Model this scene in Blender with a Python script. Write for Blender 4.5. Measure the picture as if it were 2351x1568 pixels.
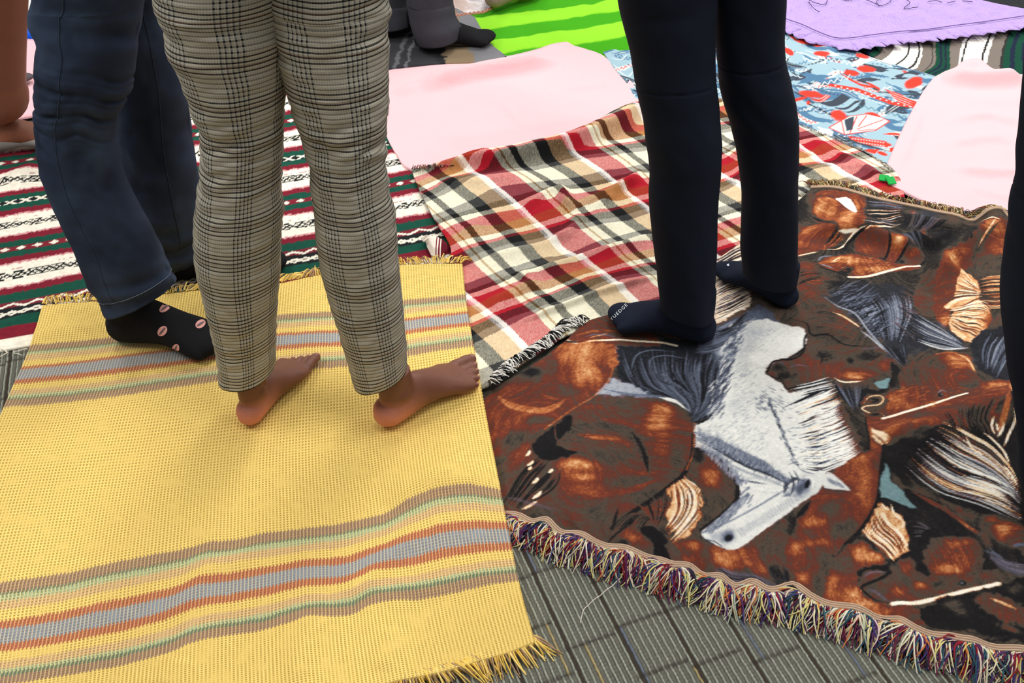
import bpy, bmesh, math, random
import numpy as np
from mathutils import Vector, Matrix
from mathutils.bvhtree import BVHTree

random.seed(7)
RNG = np.random.default_rng(7)
for _o in list(bpy.data.objects):
    bpy.data.objects.remove(_o)
SC = bpy.context.scene
COL = SC.collection

# ------------------------------------------------------------------ camera
F_PX, TH, CAM_H = 2200.0, math.radians(41.0), 1.30
CW, CH = 2351.0, 1568.0
cam_d = bpy.data.cameras.new('camera')
cam_d.sensor_width = 36.0
cam_d.lens = 36.0 * F_PX / CW
cam_d.clip_start = 0.02
cam = bpy.data.objects.new('camera', cam_d)
COL.objects.link(cam)
cam.location = (0, 0, CAM_H)
cam.rotation_euler = (math.pi / 2 - TH, 0, 0)
SC.camera = cam

# ------------------------------------------------------------------ light
world = bpy.data.worlds.new('room_light')
SC.world = world
world.use_nodes = True
world.node_tree.nodes['Background'].inputs[0].default_value = (1.0, 0.985, 0.97, 1)
world.node_tree.nodes['Background'].inputs[1].default_value = 0.28


def area_light(name, loc, sx, sy, power, col=(1, 0.985, 0.96)):
    d = bpy.data.lights.new(name, 'AREA')
    d.shape = 'RECTANGLE'
    d.size, d.size_y = sx, sy
    d.energy = power
    d.color = col
    o = bpy.data.objects.new(name, d)
    o.location = loc
    COL.objects.link(o)
    return o


for _i, _x in enumerate((-1.9, 0.5, 2.9)):
    for _j, _y in enumerate((0.9, 3.2, 5.5)):
        area_light('ceiling_panel_light', (_x, _y, 2.75), 0.6, 1.2, (34, 40, 38)[_j])
SC.view_settings.view_transform = 'Standard'
SC.view_settings.look = 'None'
SC.view_settings.gamma = 1
SC.view_settings.exposure = 0.0
SC.view_settings.use_curve_mapping = False

# ------------------------------------------------------------------ maths helpers
C_, S_ = math.cos(TH), math.sin(TH)


def G(p, z=0.0):
    """photo pixel(s) -> point(s) on the horizontal plane at height z (x, y)."""
    p = np.asarray(p, float)
    a = (p[..., 0] - CW / 2) / F_PX
    b = (p[..., 1] - CH / 2) / F_PX
    dy = C_ - b * S_
    dz = -S_ - b * C_
    t = (z - CAM_H) / dz
    return np.stack([a * t, dy * t], -1)


def V(px, py, Y):
    """photo pixel -> point on the upright plane y = Y."""
    a = (px - CW / 2) / F_PX
    b = (py - CH / 2) / F_PX
    t = Y / (C_ - b * S_)
    return np.array([a * t, Y, CAM_H + (-S_ - b * C_) * t])


def proj(P):
    P = np.asarray(P, float)
    x, y, z = P[..., 0], P[..., 1], P[..., 2] - CAM_H
    d = y * C_ - z * S_
    return np.stack([CW / 2 + F_PX * x / d, CH / 2 - F_PX * (y * S_ + z * C_) / d], -1)


def lin(c):
    """sRGB 0-255 -> linear rgb"""
    c = np.asarray(c, float) / 255.0
    return np.where(c <= 0.04045, c / 12.92, ((c + 0.055) / 1.055) ** 2.4)


def L4(c, k=1.0):
    v = lin(c) * k
    return (float(v[0]), float(v[1]), float(v[2]), 1.0)


_perm = np.random.default_rng(3).random((256, 256))


def vnoise(x, y, seed=0):
    x = np.asarray(x, float) + seed * 17.31
    y = np.asarray(y, float) + seed * 9.77
    xi, yi = np.floor(x).astype(int), np.floor(y).astype(int)
    fx, fy = x - xi, y - yi
    fx, fy = fx * fx * (3 - 2 * fx), fy * fy * (3 - 2 * fy)
    g = lambda a, b: _perm[a & 255, b & 255]
    return ((g(xi, yi) * (1 - fx) + g(xi + 1, yi) * fx) * (1 - fy)
            + (g(xi, yi + 1) * (1 - fx) + g(xi + 1, yi + 1) * fx) * fy) * 2 - 1


def fbm(x, y, o=3, seed=0):
    s, a = 0, 1.0
    for k in range(o):
        s = s + a * vnoise(np.asarray(x) * 2 ** k, np.asarray(y) * 2 ** k, seed + k * 5)
        a *= 0.5
    return s


def resample(pts, n):
    pts = np.asarray(pts, float)
    d = np.r_[0, np.cumsum(np.linalg.norm(np.diff(pts, axis=0), axis=1))]
    if d[-1] < 1e-9:
        return np.repeat(pts[:1], n, 0)
    t = np.linspace(0, d[-1], n)
    return np.stack([np.interp(t, d, pts[:, k]) for k in range(pts.shape[1])], -1)


def catmull(pts, sub=6):
    pts = np.asarray(pts, float)
    if len(pts) < 3:
        return pts
    P = np.vstack([2 * pts[0] - pts[1], pts, 2 * pts[-1] - pts[-2]])
    out = []
    for i in range(1, len(P) - 2):
        for t in np.linspace(0, 1, sub, endpoint=False):
            out.append(0.5 * ((2 * P[i]) + (-P[i - 1] + P[i + 1]) * t + (2 * P[i - 1] - 5 * P[i] + 4 * P[i + 1] - P[i + 2]) * t * t
                              + (-P[i - 1] + 3 * P[i] - 3 * P[i + 1] + P[i + 2]) * t ** 3))
    out.append(P[-2])
    return np.array(out)


def poly_dist(x, y, pts):
    """distance to an open polyline, and the running fraction along it"""
    best = np.full(x.shape, 1e9)
    frac = np.zeros(x.shape)
    side = np.zeros(x.shape)
    pts = np.asarray(pts, float)
    seg = np.linalg.norm(np.diff(pts, axis=0), axis=1)
    tot = seg.sum()
    acc = 0
    for i in range(len(pts) - 1):
        a, b = pts[i], pts[i + 1]
        d = b - a
        L2 = max((d ** 2).sum(), 1e-12)
        t = np.clip(((x - a[0]) * d[0] + (y - a[1]) * d[1]) / L2, 0, 1)
        dx, dy = x - a[0] - t * d[0], y - a[1] - t * d[1]
        r = np.hypot(dx, dy)
        m = r < best
        best = np.where(m, r, best)
        frac = np.where(m, (acc + t * seg[i]) / tot, frac)
        side = np.where(m, np.sign(d[0] * dy - d[1] * dx), side)
        acc += seg[i]
    return best, frac, side


def ridges(x, y, items):
    """sum of cloth folds; item = (pixel polyline, half width m, height m[, skew])"""
    z = np.zeros(x.shape)
    for it in items:
        pts = G(catmull(it[0], 4))
        w, h = it[1], it[2]
        lo, hi = pts.min(0) - 4 * w, pts.max(0) + 4 * w
        m = (x > lo[0]) & (x < hi[0]) & (y > lo[1]) & (y < hi[1])
        if not m.any():
            continue
        r, f, s = poly_dist(x[m], y[m], pts)
        sk = it[3] if len(it) > 3 else 0.0
        ww = w * (1 + sk * s)
        taper = np.clip(np.sin(np.pi * np.clip(f, 0.02, 0.98)) * 1.6, 0, 1)
        z[m] += h * np.exp(-(r / ww) ** 2) * taper
    return z


class TPS:
    """thin plate spline: floor point -> pattern coordinate(s)"""
    def __init__(self, px, val, reg=1e-4):
        P = G(px)
        v = np.asarray(val, float)
        if v.ndim == 1:
            v = v[:, None]
        n = len(P)
        r = np.linalg.norm(P[:, None] - P[None], axis=2)
        K = np.where(r > 0, r * r * np.log(r + 1e-12), 0) + reg * np.eye(n)
        A = np.zeros((n + 3, n + 3))
        A[:n, :n] = K
        A[:n, n] = 1
        A[:n, n + 1:] = P
        A[n, :n] = 1
        A[n + 1:, :n] = P.T
        self.w = np.linalg.solve(A, np.vstack([v, np.zeros((3, v.shape[1]))]))
        self.P = P

    def __call__(self, x, y):
        out = self.w[-3] + x[..., None] * self.w[-2] + y[..., None] * self.w[-1]
        for i, p in enumerate(self.P):
            r2 = (x - p[0]) ** 2 + (y - p[1]) ** 2
            out = out + (0.5 * r2 * np.log(r2 + 1e-12))[..., None] * self.w[i]
        return out


# ------------------------------------------------------------------ object helpers
def tag(o, label=None, cat=None, group=None, kind=None):
    if label:
        o['label'] = label
    if cat:
        o['category'] = cat
    if group:
        o['group'] = group
    if kind:
        o['kind'] = kind
    return o


def link(name, me, mat=None, parent=None):
    o = bpy.data.objects.new(name, me)
    COL.objects.link(o)
    if mat is not None:
        me.materials.clear()
        me.materials.append(mat)
    if parent is not None:
        o.parent = parent
        o.matrix_parent_inverse = parent.matrix_world.inverted()
    return o


def empty(name, loc, **k):
    o = bpy.data.objects.new(name, None)
    o.empty_display_size = 0.1
    o.location = loc
    COL.objects.link(o)
    bpy.context.view_layer.update()
    tag(o, **k)
    return o


def mesh_from(name, verts, faces, uv=None, col=None, smooth=True):
    verts = np.asarray(verts, np.float32)
    faces = np.asarray(faces, np.int32)
    me = bpy.data.meshes.new(name)
    nv, nf, k = len(verts), len(faces), faces.shape[1]
    me.vertices.add(nv)
    me.vertices.foreach_set('co', verts.ravel())
    me.loops.add(nf * k)
    me.polygons.add(nf)
    me.polygons.foreach_set('loop_start', np.arange(0, nf * k, k, dtype=np.int32))
    me.loops.foreach_set('vertex_index', faces.ravel())
    if smooth:
        me.polygons.foreach_set('use_smooth', np.ones(nf, bool))
    if uv is not None:
        l = me.uv_layers.new(name='UVMap')
        l.data.foreach_set('uv', np.asarray(uv, np.float32)[faces.ravel()].ravel())
    if col is not None:
        c = np.ones((nv, 4), np.float32)
        c[:, :3] = col
        a = me.color_attributes.new('Col', 'FLOAT_COLOR', 'POINT')
        a.data.foreach_set('color', c.ravel())
    me.update(calc_edges=True)
    me.validate()
    return me


def grid_faces(nr, nc, wrap=False):
    r = np.arange(nr - 1)[:, None]
    c = np.arange(nc if wrap else nc - 1)[None]
    c2 = (c + 1) % nc
    f = np.stack([r * nc + c, r * nc + c2, (r + 1) * nc + c2, (r + 1) * nc + c], -1)
    return f.reshape(-1, 4)


def coons(bot, right, top, left, nu, nv):
    """all four in floor metres; bot/top run left->right, left/right run bottom->top"""
    b, t = resample(bot, nu), resample(top, nu)
    l, r = resample(left, nv), resample(right, nv)
    u = np.linspace(0, 1, nu)[None, :, None]
    v = np.linspace(0, 1, nv)[:, None, None]
    P = (1 - v) * b[None] + v * t[None] + (1 - u) * l[:, None] + u * r[:, None]
    P = P - ((1 - u) * (1 - v) * b[0] + u * (1 - v) * b[-1] + (1 - u) * v * t[0] + u * v * t[-1])
    return P


def sheet(name, P, z, mat, uv=None, col=None, parent=None, thick=0.004, floor_z=None):
    """cloth from a (nv, nu, 2) grid and heights; its border is turned down so that it has thickness"""
    nv, nu = P.shape[:2]
    X = np.concatenate([P, z[..., None]], -1).reshape(-1, 3)
    F = grid_faces(nv, nu)
    idx = np.arange(nv * nu).reshape(nv, nu)
    ring = np.concatenate([idx[0, :], idx[1:, -1], idx[-1, -2::-1], idx[-2:0:-1, 0]])
    Vb = X[ring].copy()
    cen = X[ring].mean(0)
    Vb[:, 2] -= thick
    if floor_z is not None:
        Vb[:, 2] = np.minimum(Vb[:, 2], floor_z)
    k = len(X) + np.arange(len(ring))
    k2 = np.roll(k, -1)
    r2 = np.roll(ring, -1)
    Fs = np.stack([ring, k, k2, r2], -1)
    X = np.vstack([X, Vb])
    F = np.vstack([F, Fs])
    if uv is not None:
        uv = uv.reshape(-1, 2)
        uv = np.vstack([uv, uv[ring]])
    if col is not None:
        col = col.reshape(-1, 3)
        col = np.vstack([col, col[ring]])
    return link(name, mesh_from(name, X, F, uv, col), mat, parent)


def tubes(name, strands, mat, parent=None, sides=4, kind=None):
    """strands: list of (points Nx3, radius0, radius1, rgb)"""
    Vs, Fs, Cs = [], [], []
    off = 0
    for pts, r0, r1, c in strands:
        pts = np.asarray(pts, float)
        n = len(pts)
        tg = np.gradient(pts, axis=0)
        tg /= np.linalg.norm(tg, axis=1)[:, None] + 1e-9
        up = np.array([0.0, 0.0, 1.0])
        if abs(tg[0, 2]) > 0.9:
            up = np.array([1.0, 0, 0])
        a = np.cross(tg, up)
        a /= np.linalg.norm(a, axis=1)[:, None] + 1e-9
        b = np.cross(a, tg)
        rr = np.linspace(r0, r1, n)[:, None, None]
        ph = np.arange(sides) * 2 * math.pi / sides
        ring = pts[:, None] + rr * (np.cos(ph)[None, :, None] * a[:, None] + np.sin(ph)[None, :, None] * b[:, None])
        Vs.append(ring.reshape(-1, 3))
        Fs.append(grid_faces(n, sides, True) + off)
        Cs.append(np.repeat(np.asarray(c, float)[None], n * sides, 0))
        off += n * sides
    me = mesh_from(name, np.vstack(Vs), np.vstack(Fs), None, np.vstack(Cs))
    o = link(name, me, mat, parent)
    if kind:
        o['kind'] = kind
    return o


def fringe(name, line, dirv, n, length, cols, z0, mat, parent, rad=0.0011, spread=0.35, droop=None, clump=0, lift=0.004, zend=0.002):
    """line: floor polyline of the roots; dirv: unit floor direction or function; strands curl and splay"""
    roots = resample(line, n)
    st = []
    for i, r in enumerate(roots):
        t = np.array(dirv if not callable(dirv) else dirv(i / n), float)
        ang = random.gauss(0, spread)
        if clump:
            ang = math.sin(i // clump * 12.9898) * spread * 1.1 + random.gauss(0, spread * 0.35)
        ca, sa = math.cos(ang), math.sin(ang)
        d = np.array([t[0] * ca - t[1] * sa, t[0] * sa + t[1] * ca])
        L = length * random.uniform(0.65, 1.15)
        curl = random.gauss(0, 0.5)
        m = 7
        pts = []
        p = r.copy() + np.random.default_rng(i).normal(0, 0.0015, 2)
        hz = lift * random.uniform(0.3, 1.3)
        for k in range(m):
            f = k / (m - 1)
            zz = z0 * (1 - f) + zend * f + hz * math.sin(f * math.pi)
            pts.append([p[0], p[1], zz])
            aa = curl * (f - 0.3)
            p = p + (L / (m - 1)) * np.array([d[0] * math.cos(aa) - d[1] * math.sin(aa), d[0] * math.sin(aa) + d[1] * math.cos(aa)])
        st.append((pts, rad * random.uniform(0.8, 1.2), rad * 0.55, cols[random.randrange(len(cols))]))
    return tubes(name, st, mat, parent, 3, 'stuff')


# ------------------------------------------------------------------ shader expressions
class X_:
    """tiny wrapper to write node maths as expressions"""
    def __init__(self, nt, s):
        self.nt, self.s = nt, s

    def _m(self, op, b=None, c=None):
        n = self.nt.nodes.new('ShaderNodeMath')
        n.operation = op
        for i, v in enumerate((self, b, c)):
            if v is None:
                continue
            if isinstance(v, X_):
                self.nt.links.new(v.s, n.inputs[i])
            else:
                n.inputs[i].default_value = float(v)
        return X_(self.nt, n.outputs[0])

    def __add__(s, o): return s._m('ADD', o)
    def __radd__(s, o): return s._m('ADD', o)
    def __sub__(s, o): return s._m('SUBTRACT', o)
    def __rsub__(s, o): return (s * -1.0) + o
    def __mul__(s, o): return s._m('MULTIPLY', o)
    def __rmul__(s, o): return s._m('MULTIPLY', o)
    def __truediv__(s, o): return s._m('DIVIDE', o)
    def sin(s): return s._m('SINE')
    def abs(s): return s._m('ABSOLUTE')
    def frac(s): return s._m('FRACT')
    def floor(s): return s._m('FLOOR')
    def lt(s, o): return s._m('LESS_THAN', o)
    def gt(s, o): return s._m('GREATER_THAN', o)
    def max(s, o): return s._m('MAXIMUM', o)
    def min(s, o): return s._m('MINIMUM', o)
    def pingpong(s, o): return s._m('PINGPONG', o)

    def clamp(s):
        r = s._m('ADD', 0.0)
        r.s.node.use_clamp = True
        return r

    def smooth(s, a, b):
        n = s.nt.nodes.new('ShaderNodeMapRange')
        n.interpolation_type = 'SMOOTHSTEP'
        s.nt.links.new(s.s, n.inputs[0])
        n.inputs[1].default_value = a
        n.inputs[2].default_value = b
        return X_(s.nt, n.outputs[0])


class Mat:
    def __init__(self, name, rough=0.9, sheen=0.0, spec=0.2):
        self.m = bpy.data.materials.new(name)
        self.m.use_nodes = True
        self.nt = self.m.node_tree
        self.b = self.nt.nodes['Principled BSDF']
        self.b.inputs['Roughness'].default_value = rough
        self.b.inputs['Specular IOR Level'].default_value = spec
        if sheen:
            self.b.inputs['Sheen Weight'].default_value = sheen
        self.h = None

    def uv(self):
        n = self.nt.nodes.new('ShaderNodeUVMap')
        s = self.nt.nodes.new('ShaderNodeSeparateXYZ')
        self.nt.links.new(n.outputs[0], s.inputs[0])
        return X_(self.nt, s.outputs[0]), X_(self.nt, s.outputs[1])

    def pos(self):
        n = self.nt.nodes.new('ShaderNodeNewGeometry')
        s = self.nt.nodes.new('ShaderNodeSeparateXYZ')
        self.nt.links.new(n.outputs['Position'], s.inputs[0])
        return [X_(self.nt, s.outputs[i]) for i in range(3)]

    def vec(self, x, y, z=0.0):
        n = self.nt.nodes.new('ShaderNodeCombineXYZ')
        for i, v in enumerate((x, y, z)):
            if isinstance(v, X_):
                self.nt.links.new(v.s, n.inputs[i])
            else:
                n.inputs[i].default_value = v
        return n.outputs[0]

    def noise(self, vec, scale, detail=2.0, rough=0.5):
        n = self.nt.nodes.new('ShaderNodeTexNoise')
        n.inputs['Scale'].default_value = scale
        n.inputs['Detail'].default_value = detail
        n.inputs['Roughness'].default_value = rough
        if vec is not None:
            self.nt.links.new(vec, n.inputs['Vector'])
        return X_(self.nt, n.outputs['Fac'])

    def attr(self, name='Col'):
        n = self.nt.nodes.new('ShaderNodeAttribute')
        n.attribute_name = name
        return n.outputs['Color']

    def ramp(self, x, stops, interp='CONSTANT'):
        n = self.nt.nodes.new('ShaderNodeValToRGB')
        cr = n.color_ramp
        cr.interpolation = interp
        while len(cr.elements) > 1:
            cr.elements.remove(cr.elements[-1])
        cr.elements[0].position = stops[0][0]
        cr.elements[0].color = L4(stops[0][1])
        for p, c in stops[1:]:
            e = cr.elements.new(min(max(p, 0), 1))
            e.color = L4(c)
        self.nt.links.new(x.s, n.inputs[0])
        return n.outputs[0]

    def rgb(self, c):
        n = self.nt.nodes.new('ShaderNodeRGB')
        n.outputs[0].default_value = L4(c)
        return n.outputs[0]

    def mix(self, f, a, b, mode='MIX'):
        n = self.nt.nodes.new('ShaderNodeMix')
        n.data_type = 'RGBA'
        n.blend_type = mode
        for i, v in ((0, f), (6, a), (7, b)):
            if isinstance(v, X_):
                self.nt.links.new(v.s, n.inputs[i])
            elif isinstance(v, (int, float)):
                n.inputs[i].default_value = v
            elif isinstance(v, (tuple, list)):
                n.inputs[i].default_value = L4(v)
            else:
                self.nt.links.new(v, n.inputs[i])
        return n.outputs[2]

    def shade(self, col, f):
        """multiply a colour by a scalar expression"""
        n = self.nt.nodes.new('ShaderNodeVectorMath')
        n.operation = 'SCALE'
        self.nt.links.new(col, n.inputs[0])
        self.nt.links.new(f.s, n.inputs['Scale'])
        return n.outputs[0]

    def done(self, col, height=None, dist=0.002, strength=0.6):
        self.nt.links.new(col, self.b.inputs['Base Color'])
        if height is not None:
            n = self.nt.nodes.new('ShaderNodeBump')
            n.inputs['Strength'].default_value = strength
            n.inputs['Distance'].default_value = dist
            self.nt.links.new(height.s, n.inputs['Height'])
            self.nt.links.new(n.outputs[0], self.b.inputs['Normal'])
        return self.m


def simple_mat(name, c, rough=0.9, bump=None, sheen=0.0, amp=0.15, spec=0.2):
    M = Mat(name, rough, sheen, spec)
    x, y, z = M.pos()
    n = M.noise(M.vec(x, y, z), bump or 300, 3)
    col = M.shade(M.rgb(c), n * (amp * 2) + (1 - amp))
    return M.done(col, n, 0.002, 0.5)


def attr_mat(name, rough=0.9, grain=900, amp=0.12, dist=0.001):
    M = Mat(name, rough)
    x, y, z = M.pos()
    n = M.noise(M.vec(x, y, z), grain, 2)
    return M.done(M.shade(M.attr(), n * (amp * 2) + (1 - amp)), n, dist, 0.5)


thread_mat = attr_mat('dyed_yarn', 0.85, 1500, 0.2)

# ------------------------------------------------------------------ layer heights
Z_SERAPE, Z_LIME, Z_GSERAPE, Z_BLUE, Z_PINKC, Z_PINKR, Z_PLAID, Z_CHAR, Z_LAV = .005, .005, .005, .009, .012, .016, .017, .018, .020
Z_TAP, Z_YEL = .023, .029
# ================================================================== floor and carpet
carpet_base = simple_mat('carpet_backing', (88, 86, 78), 1.0, 500, amp=0.25)
bm = bmesh.new()
bmesh.ops.create_grid(bm, x_segments=8, y_segments=8, size=4.5, matrix=Matrix.Translation((0, 3.2, -0.0035)))
me = bpy.data.meshes.new('floor')
bm.to_mesh(me)
bm.free()
floor = link('floor', me, carpet_base)
tag(floor, 'dark grey ribbed loop carpet floor under all the blankets', kind='structure')


def carpet_patch(name, o, ds, dt, ns, nt, keep=True):
    """o: floor origin; ds along ribs' cross direction, dt along the ribs; loops stand 3 mm proud"""
    pitch = 0.0105
    s = np.arange(ns) * 0.0013
    t = np.arange(nt) * 0.0032
    Sg, Tg = np.meshgrid(s, t)
    x = o[0] + Sg * ds[0] + Tg * dt[0]
    y = o[1] + Sg * ds[1] + Tg * dt[1]
    wob = 0.0006 * vnoise(Tg * 180, Sg * 90, 3)
    ph = (Sg + wob) / pitch
    k = np.floor(ph).astype(int)
    f = ph - k
    # one thin bright loop row beside one broad dark one
    thin = np.exp(-((f - 0.18) / 0.13) ** 2)
    wide = np.clip(1 - ((f - 0.66) / 0.30) ** 2, 0, 1) ** 0.5
    loop = 0.5 + 0.5 * np.sin(Tg * 2 * math.pi / 0.0065 + k * 2.1)
    blk = k // 8
    rnd = _perm[(blk * 7) & 255, (blk * 13 + 5) & 255]
    seg = 0.085 + 0.10 * _perm[(blk * 3) & 255, 9]
    tt = (Tg + rnd * 0.3) / seg
    seg_f = np.abs(tt - np.round(tt)) * seg
    joint = np.exp(-(seg_f / 0.0032) ** 2)
    edge = ((k % 8) == 0) * 1.0
    z = 0.0028 * thin * (0.75 + 0.25 * loop) + 0.0016 * wide * (0.8 + 0.2 * loop)
    z = z * (1 - 0.85 * joint) - 0.001 * edge * (1 - thin)
    tint = _perm[(k * 11) & 255, (blk * 5 + np.floor(tt).astype(int)) & 255]
    c_thin = lin((172, 176, 160))[None, None] * (0.75 + 0.35 * loop[..., None])
    c_thin = np.where((tint > 0.95)[..., None], lin((186, 168, 118)), c_thin)
    c_thin = np.where((tint < 0.04)[..., None], lin((120, 130, 146)), c_thin)
    c_wide = lin((110, 109, 99)) * (0.85 + 0.25 * loop[..., None])
    c_wide = np.where((edge > 0)[..., None], lin((66, 58, 50)), c_wide)
    c_gap = lin((62, 60, 54))
    col = c_gap + (c_wide - c_gap) * wide[..., None]
    col = col + (c_thin - col) * np.clip(thin * 1.3, 0, 1)[..., None]
    col = col + (lin((48, 40, 36)) - col) * (joint * (0.7 + 0.3 * vnoise(Sg * 300, Tg * 300)))[..., None]
    col = col * (0.9 + 0.16 * vnoise(Sg * 700, Tg * 500, 4))[..., None]
    X = np.stack([x, y, z], -1).reshape(-1, 3)
    Fq = grid_faces(nt, ns)
    q = proj(X[Fq[:, 0]])
    edge = np.interp(q[:, 0], [0, 1100, 1160, 1600, 2000, 2351, 2600], [1440, 1440, 1130, 1250, 1360, 1440, 1500]) if keep else np.full(len(q), -1e9)
    Fq = Fq[(q[:, 1] > edge) & (q[:, 1] < 1680) & (q[:, 0] < 2500) & (q[:, 0] > (700 if keep else -350))]
    if keep:
        pass
    used = np.unique(Fq)
    remap = np.zeros(len(X), int)
    remap[used] = np.arange(len(used))
    o_ = link(name, mesh_from(name, X[used], remap[Fq], None, col.reshape(-1, 3)[used]), carpet_mat, floor)
    o_['kind'] = 'stuff'
    return o_


carpet_mat = attr_mat('carpet_loops', 1.0, 1400, 0.22)
a_, b_ = G((1201, 1287)), G((1261, 1418))
rib = (b_ - a_) / np.linalg.norm(b_ - a_)
rib = -rib if rib[1] < 0 else rib
crs = np.array([rib[1], -rib[0]])
o0 = np.array([0.42, 0.86])
carpet_patch('carpet_loops', o0 - crs * 0.85 - rib * .48, crs, rib, 1300, 300)
a_, b_ = G((22, 812)), G((8, 930))
rib2 = (a_ - b_) / np.linalg.norm(a_ - b_)
crs2 = np.array([rib2[1], -rib2[0]])
carpet_patch('carpet_loops', G((-350, 1060)), crs2, rib2, 360, 110, False)


# ================================================================== yellow throw
YEL_COL = {'y': (240, 205, 112), 'br': (160, 128, 106), 'g': (106, 128, 106), 'lg': (180, 190, 144), 't': (216, 178, 126),
           'r': (186, 104, 78), 'b': (150, 156, 164)}
grp = [(0, 'br'), (.09, 'g'), (.12, 'lg'), (.17, 't'), (.26, 'y'), (.35, 'r'), (.42, 'b'), (.57, 'r'), (.65, 'y'), (.74, 't'), (.82, 'lg'),
       (.865, 'g'), (.90, 'br'), (1.0, 'y')]
rows_px = [
    [(-250, 1740), (100, 1700), (500, 1640), (868, 1568), (898, 1555), (1002, 1534), (1046, 1522), (1106, 1504), (1166, 1489), (1229, 1463)],
    [(-215, 1590), (18, 1563), (128, 1546), (255, 1525), (383, 1492), (434, 1468), (485, 1456), (600, 1441), (704, 1409), (764, 1410), (808, 1406), (853, 1380),
     (898, 1374), (957, 1374), (1017, 1364), (1106, 1344), (1192, 1329)],
    [(-150, 1356), (0, 1332), (150, 1312), (245, 1289), (434, 1255), (472, 1241), (531, 1238), (600, 1221), (785, 1201), (881, 1178), (941, 1146), (1000, 1122), (1070, 1117),
     (1150, 1124)],
    [(-62, 1110), (300, 1080), (700, 1030), (1119, 965)],
    [(8, 937), (128, 927), (255, 913), (400, 892), (692, 850), (798, 843), (938, 818), (1088, 795)],
    [(69, 795), (212, 780), (420, 757), (638, 724), (772, 716), (928, 690), (1069, 677)],
    [(97, 700), (230, 690), (430, 668), (640, 650), (740, 630), (920, 607), (1062, 605)],
]
rv = [1.0, .80, .60, .42, .28, .12, 0.0]
NU, NV = 300, 370
R_ = []
for r in rows_px:
    q = resample(G(r, Z_YEL), NU)
    k = np.array([1, 2, 3, 2, 1]) / 9.0
    q2 = q.copy()
    for _ in range(3):
        pad = np.vstack([2 * q2[0] - q2[2:0:-1], q2, 2 * q2[-1] - q2[-2:-4:-1]])
        q2 = sum(k[j] * pad[j:j + NU] for j in range(5))
    R_.append(q2)
R_ = np.array(R_)[::-1]
rv = np.array(rv)[::-1]
vv = np.linspace(0, 1, NV)
m_ = np.zeros_like(R_)
for i in range(len(rv)):
    if i == 0:
        m_[i] = (R_[1] - R_[0]) / (rv[1] - rv[0])
    elif i == len(rv) - 1:
        m_[i] = (R_[-1] - R_[-2]) / (rv[-1] - rv[-2])
    else:
        d0, d1 = (R_[i] - R_[i - 1]) / (rv[i] - rv[i - 1]), (R_[i + 1] - R_[i]) / (rv[i + 1] - rv[i])
        m_[i] = 0.5 * (d0 + d1)
PY = np.zeros((NV, NU, 2))
for j, v in enumerate(vv):
    i = min(np.searchsorted(rv, v, 'right') - 1, len(rv) - 2)
    h = rv[i + 1] - rv[i]
    t = (v - rv[i]) / h
    PY[j] = ((2 * t ** 3 - 3 * t ** 2 + 1) * R_[i] + (t ** 3 - 2 * t ** 2 + t) * h * m_[i] + (-2 * t ** 3 + 3 * t ** 2) * R_[i + 1]
             + (t ** 3 - t ** 2) * h * m_[i + 1])
xg, yg = PY[..., 0], PY[..., 1]
zg = Z_YEL + ridges(xg, yg, [
    ([(1150, 1135), (1000, 1118), (930, 1150), (885, 1190)], .030, .012),
    ([(990, 1240), (900, 1290), (850, 1350), (760, 1400)], .022, .008),
    ([(620, 1290), (480, 1330), (440, 1380), (380, 1450)], .020, .007),
    ([(1190, 1330), (1100, 1345), (950, 1370), (860, 1380)], .022, .006),
    ([(740, 1420), (700, 1500), (680, 1600)], .022, .008),
    ([(900, 1450), (880, 1560)], .020, .005),
    ([(420, 1520), (380, 1600)], .030, .006),
    ([(70, 800), (220, 775), (330, 790)], .02, .005),
    ([(60, 900), (420, 830), (700, 790)], .03, .003),
]) + 0.0012 * fbm(xg * 9, yg * 14, 3, 2)
zg -= np.clip((1.15 - yg) / 0.4, 0, 1) * 0.012
uvy = np.zeros((NV, NU, 2))
wid = np.linalg.norm(PY[180, -1] - PY[180, 0])
uvy[..., 0] = np.linspace(0, wid, NU)[None]
uvy[..., 1] = vv[:, None]
print('yellow width', wid, 'length', np.linalg.norm(PY[-1, 200] - PY[0, 200]))

M = Mat('yellow_waffle_weave', 0.95)
u, v = M.uv()
px_, py_, pz_ = M.pos()
pv = M.vec(px_, py_, pz_)
LEN = float(np.linalg.norm(PY[-1, 200] - PY[0, 200]))
colw = 0.0057
cu = u / colw
teeth = (cu.frac() - 0.5).abs() * 0.012 + (M.noise(pv, 60, 2) - 0.5) * 0.006
vw = v + teeth
stops = [(0.0, YEL_COL['y'])]
stops += [(0.12 + 0.16 * p, YEL_COL[c]) for p, c in grp]
stops += [(0.60 + 0.20 * p, YEL_COL[c]) for p, c in grp]
colr = M.ramp(vw, stops)
rowm = v * (LEN / 0.0052)
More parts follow.
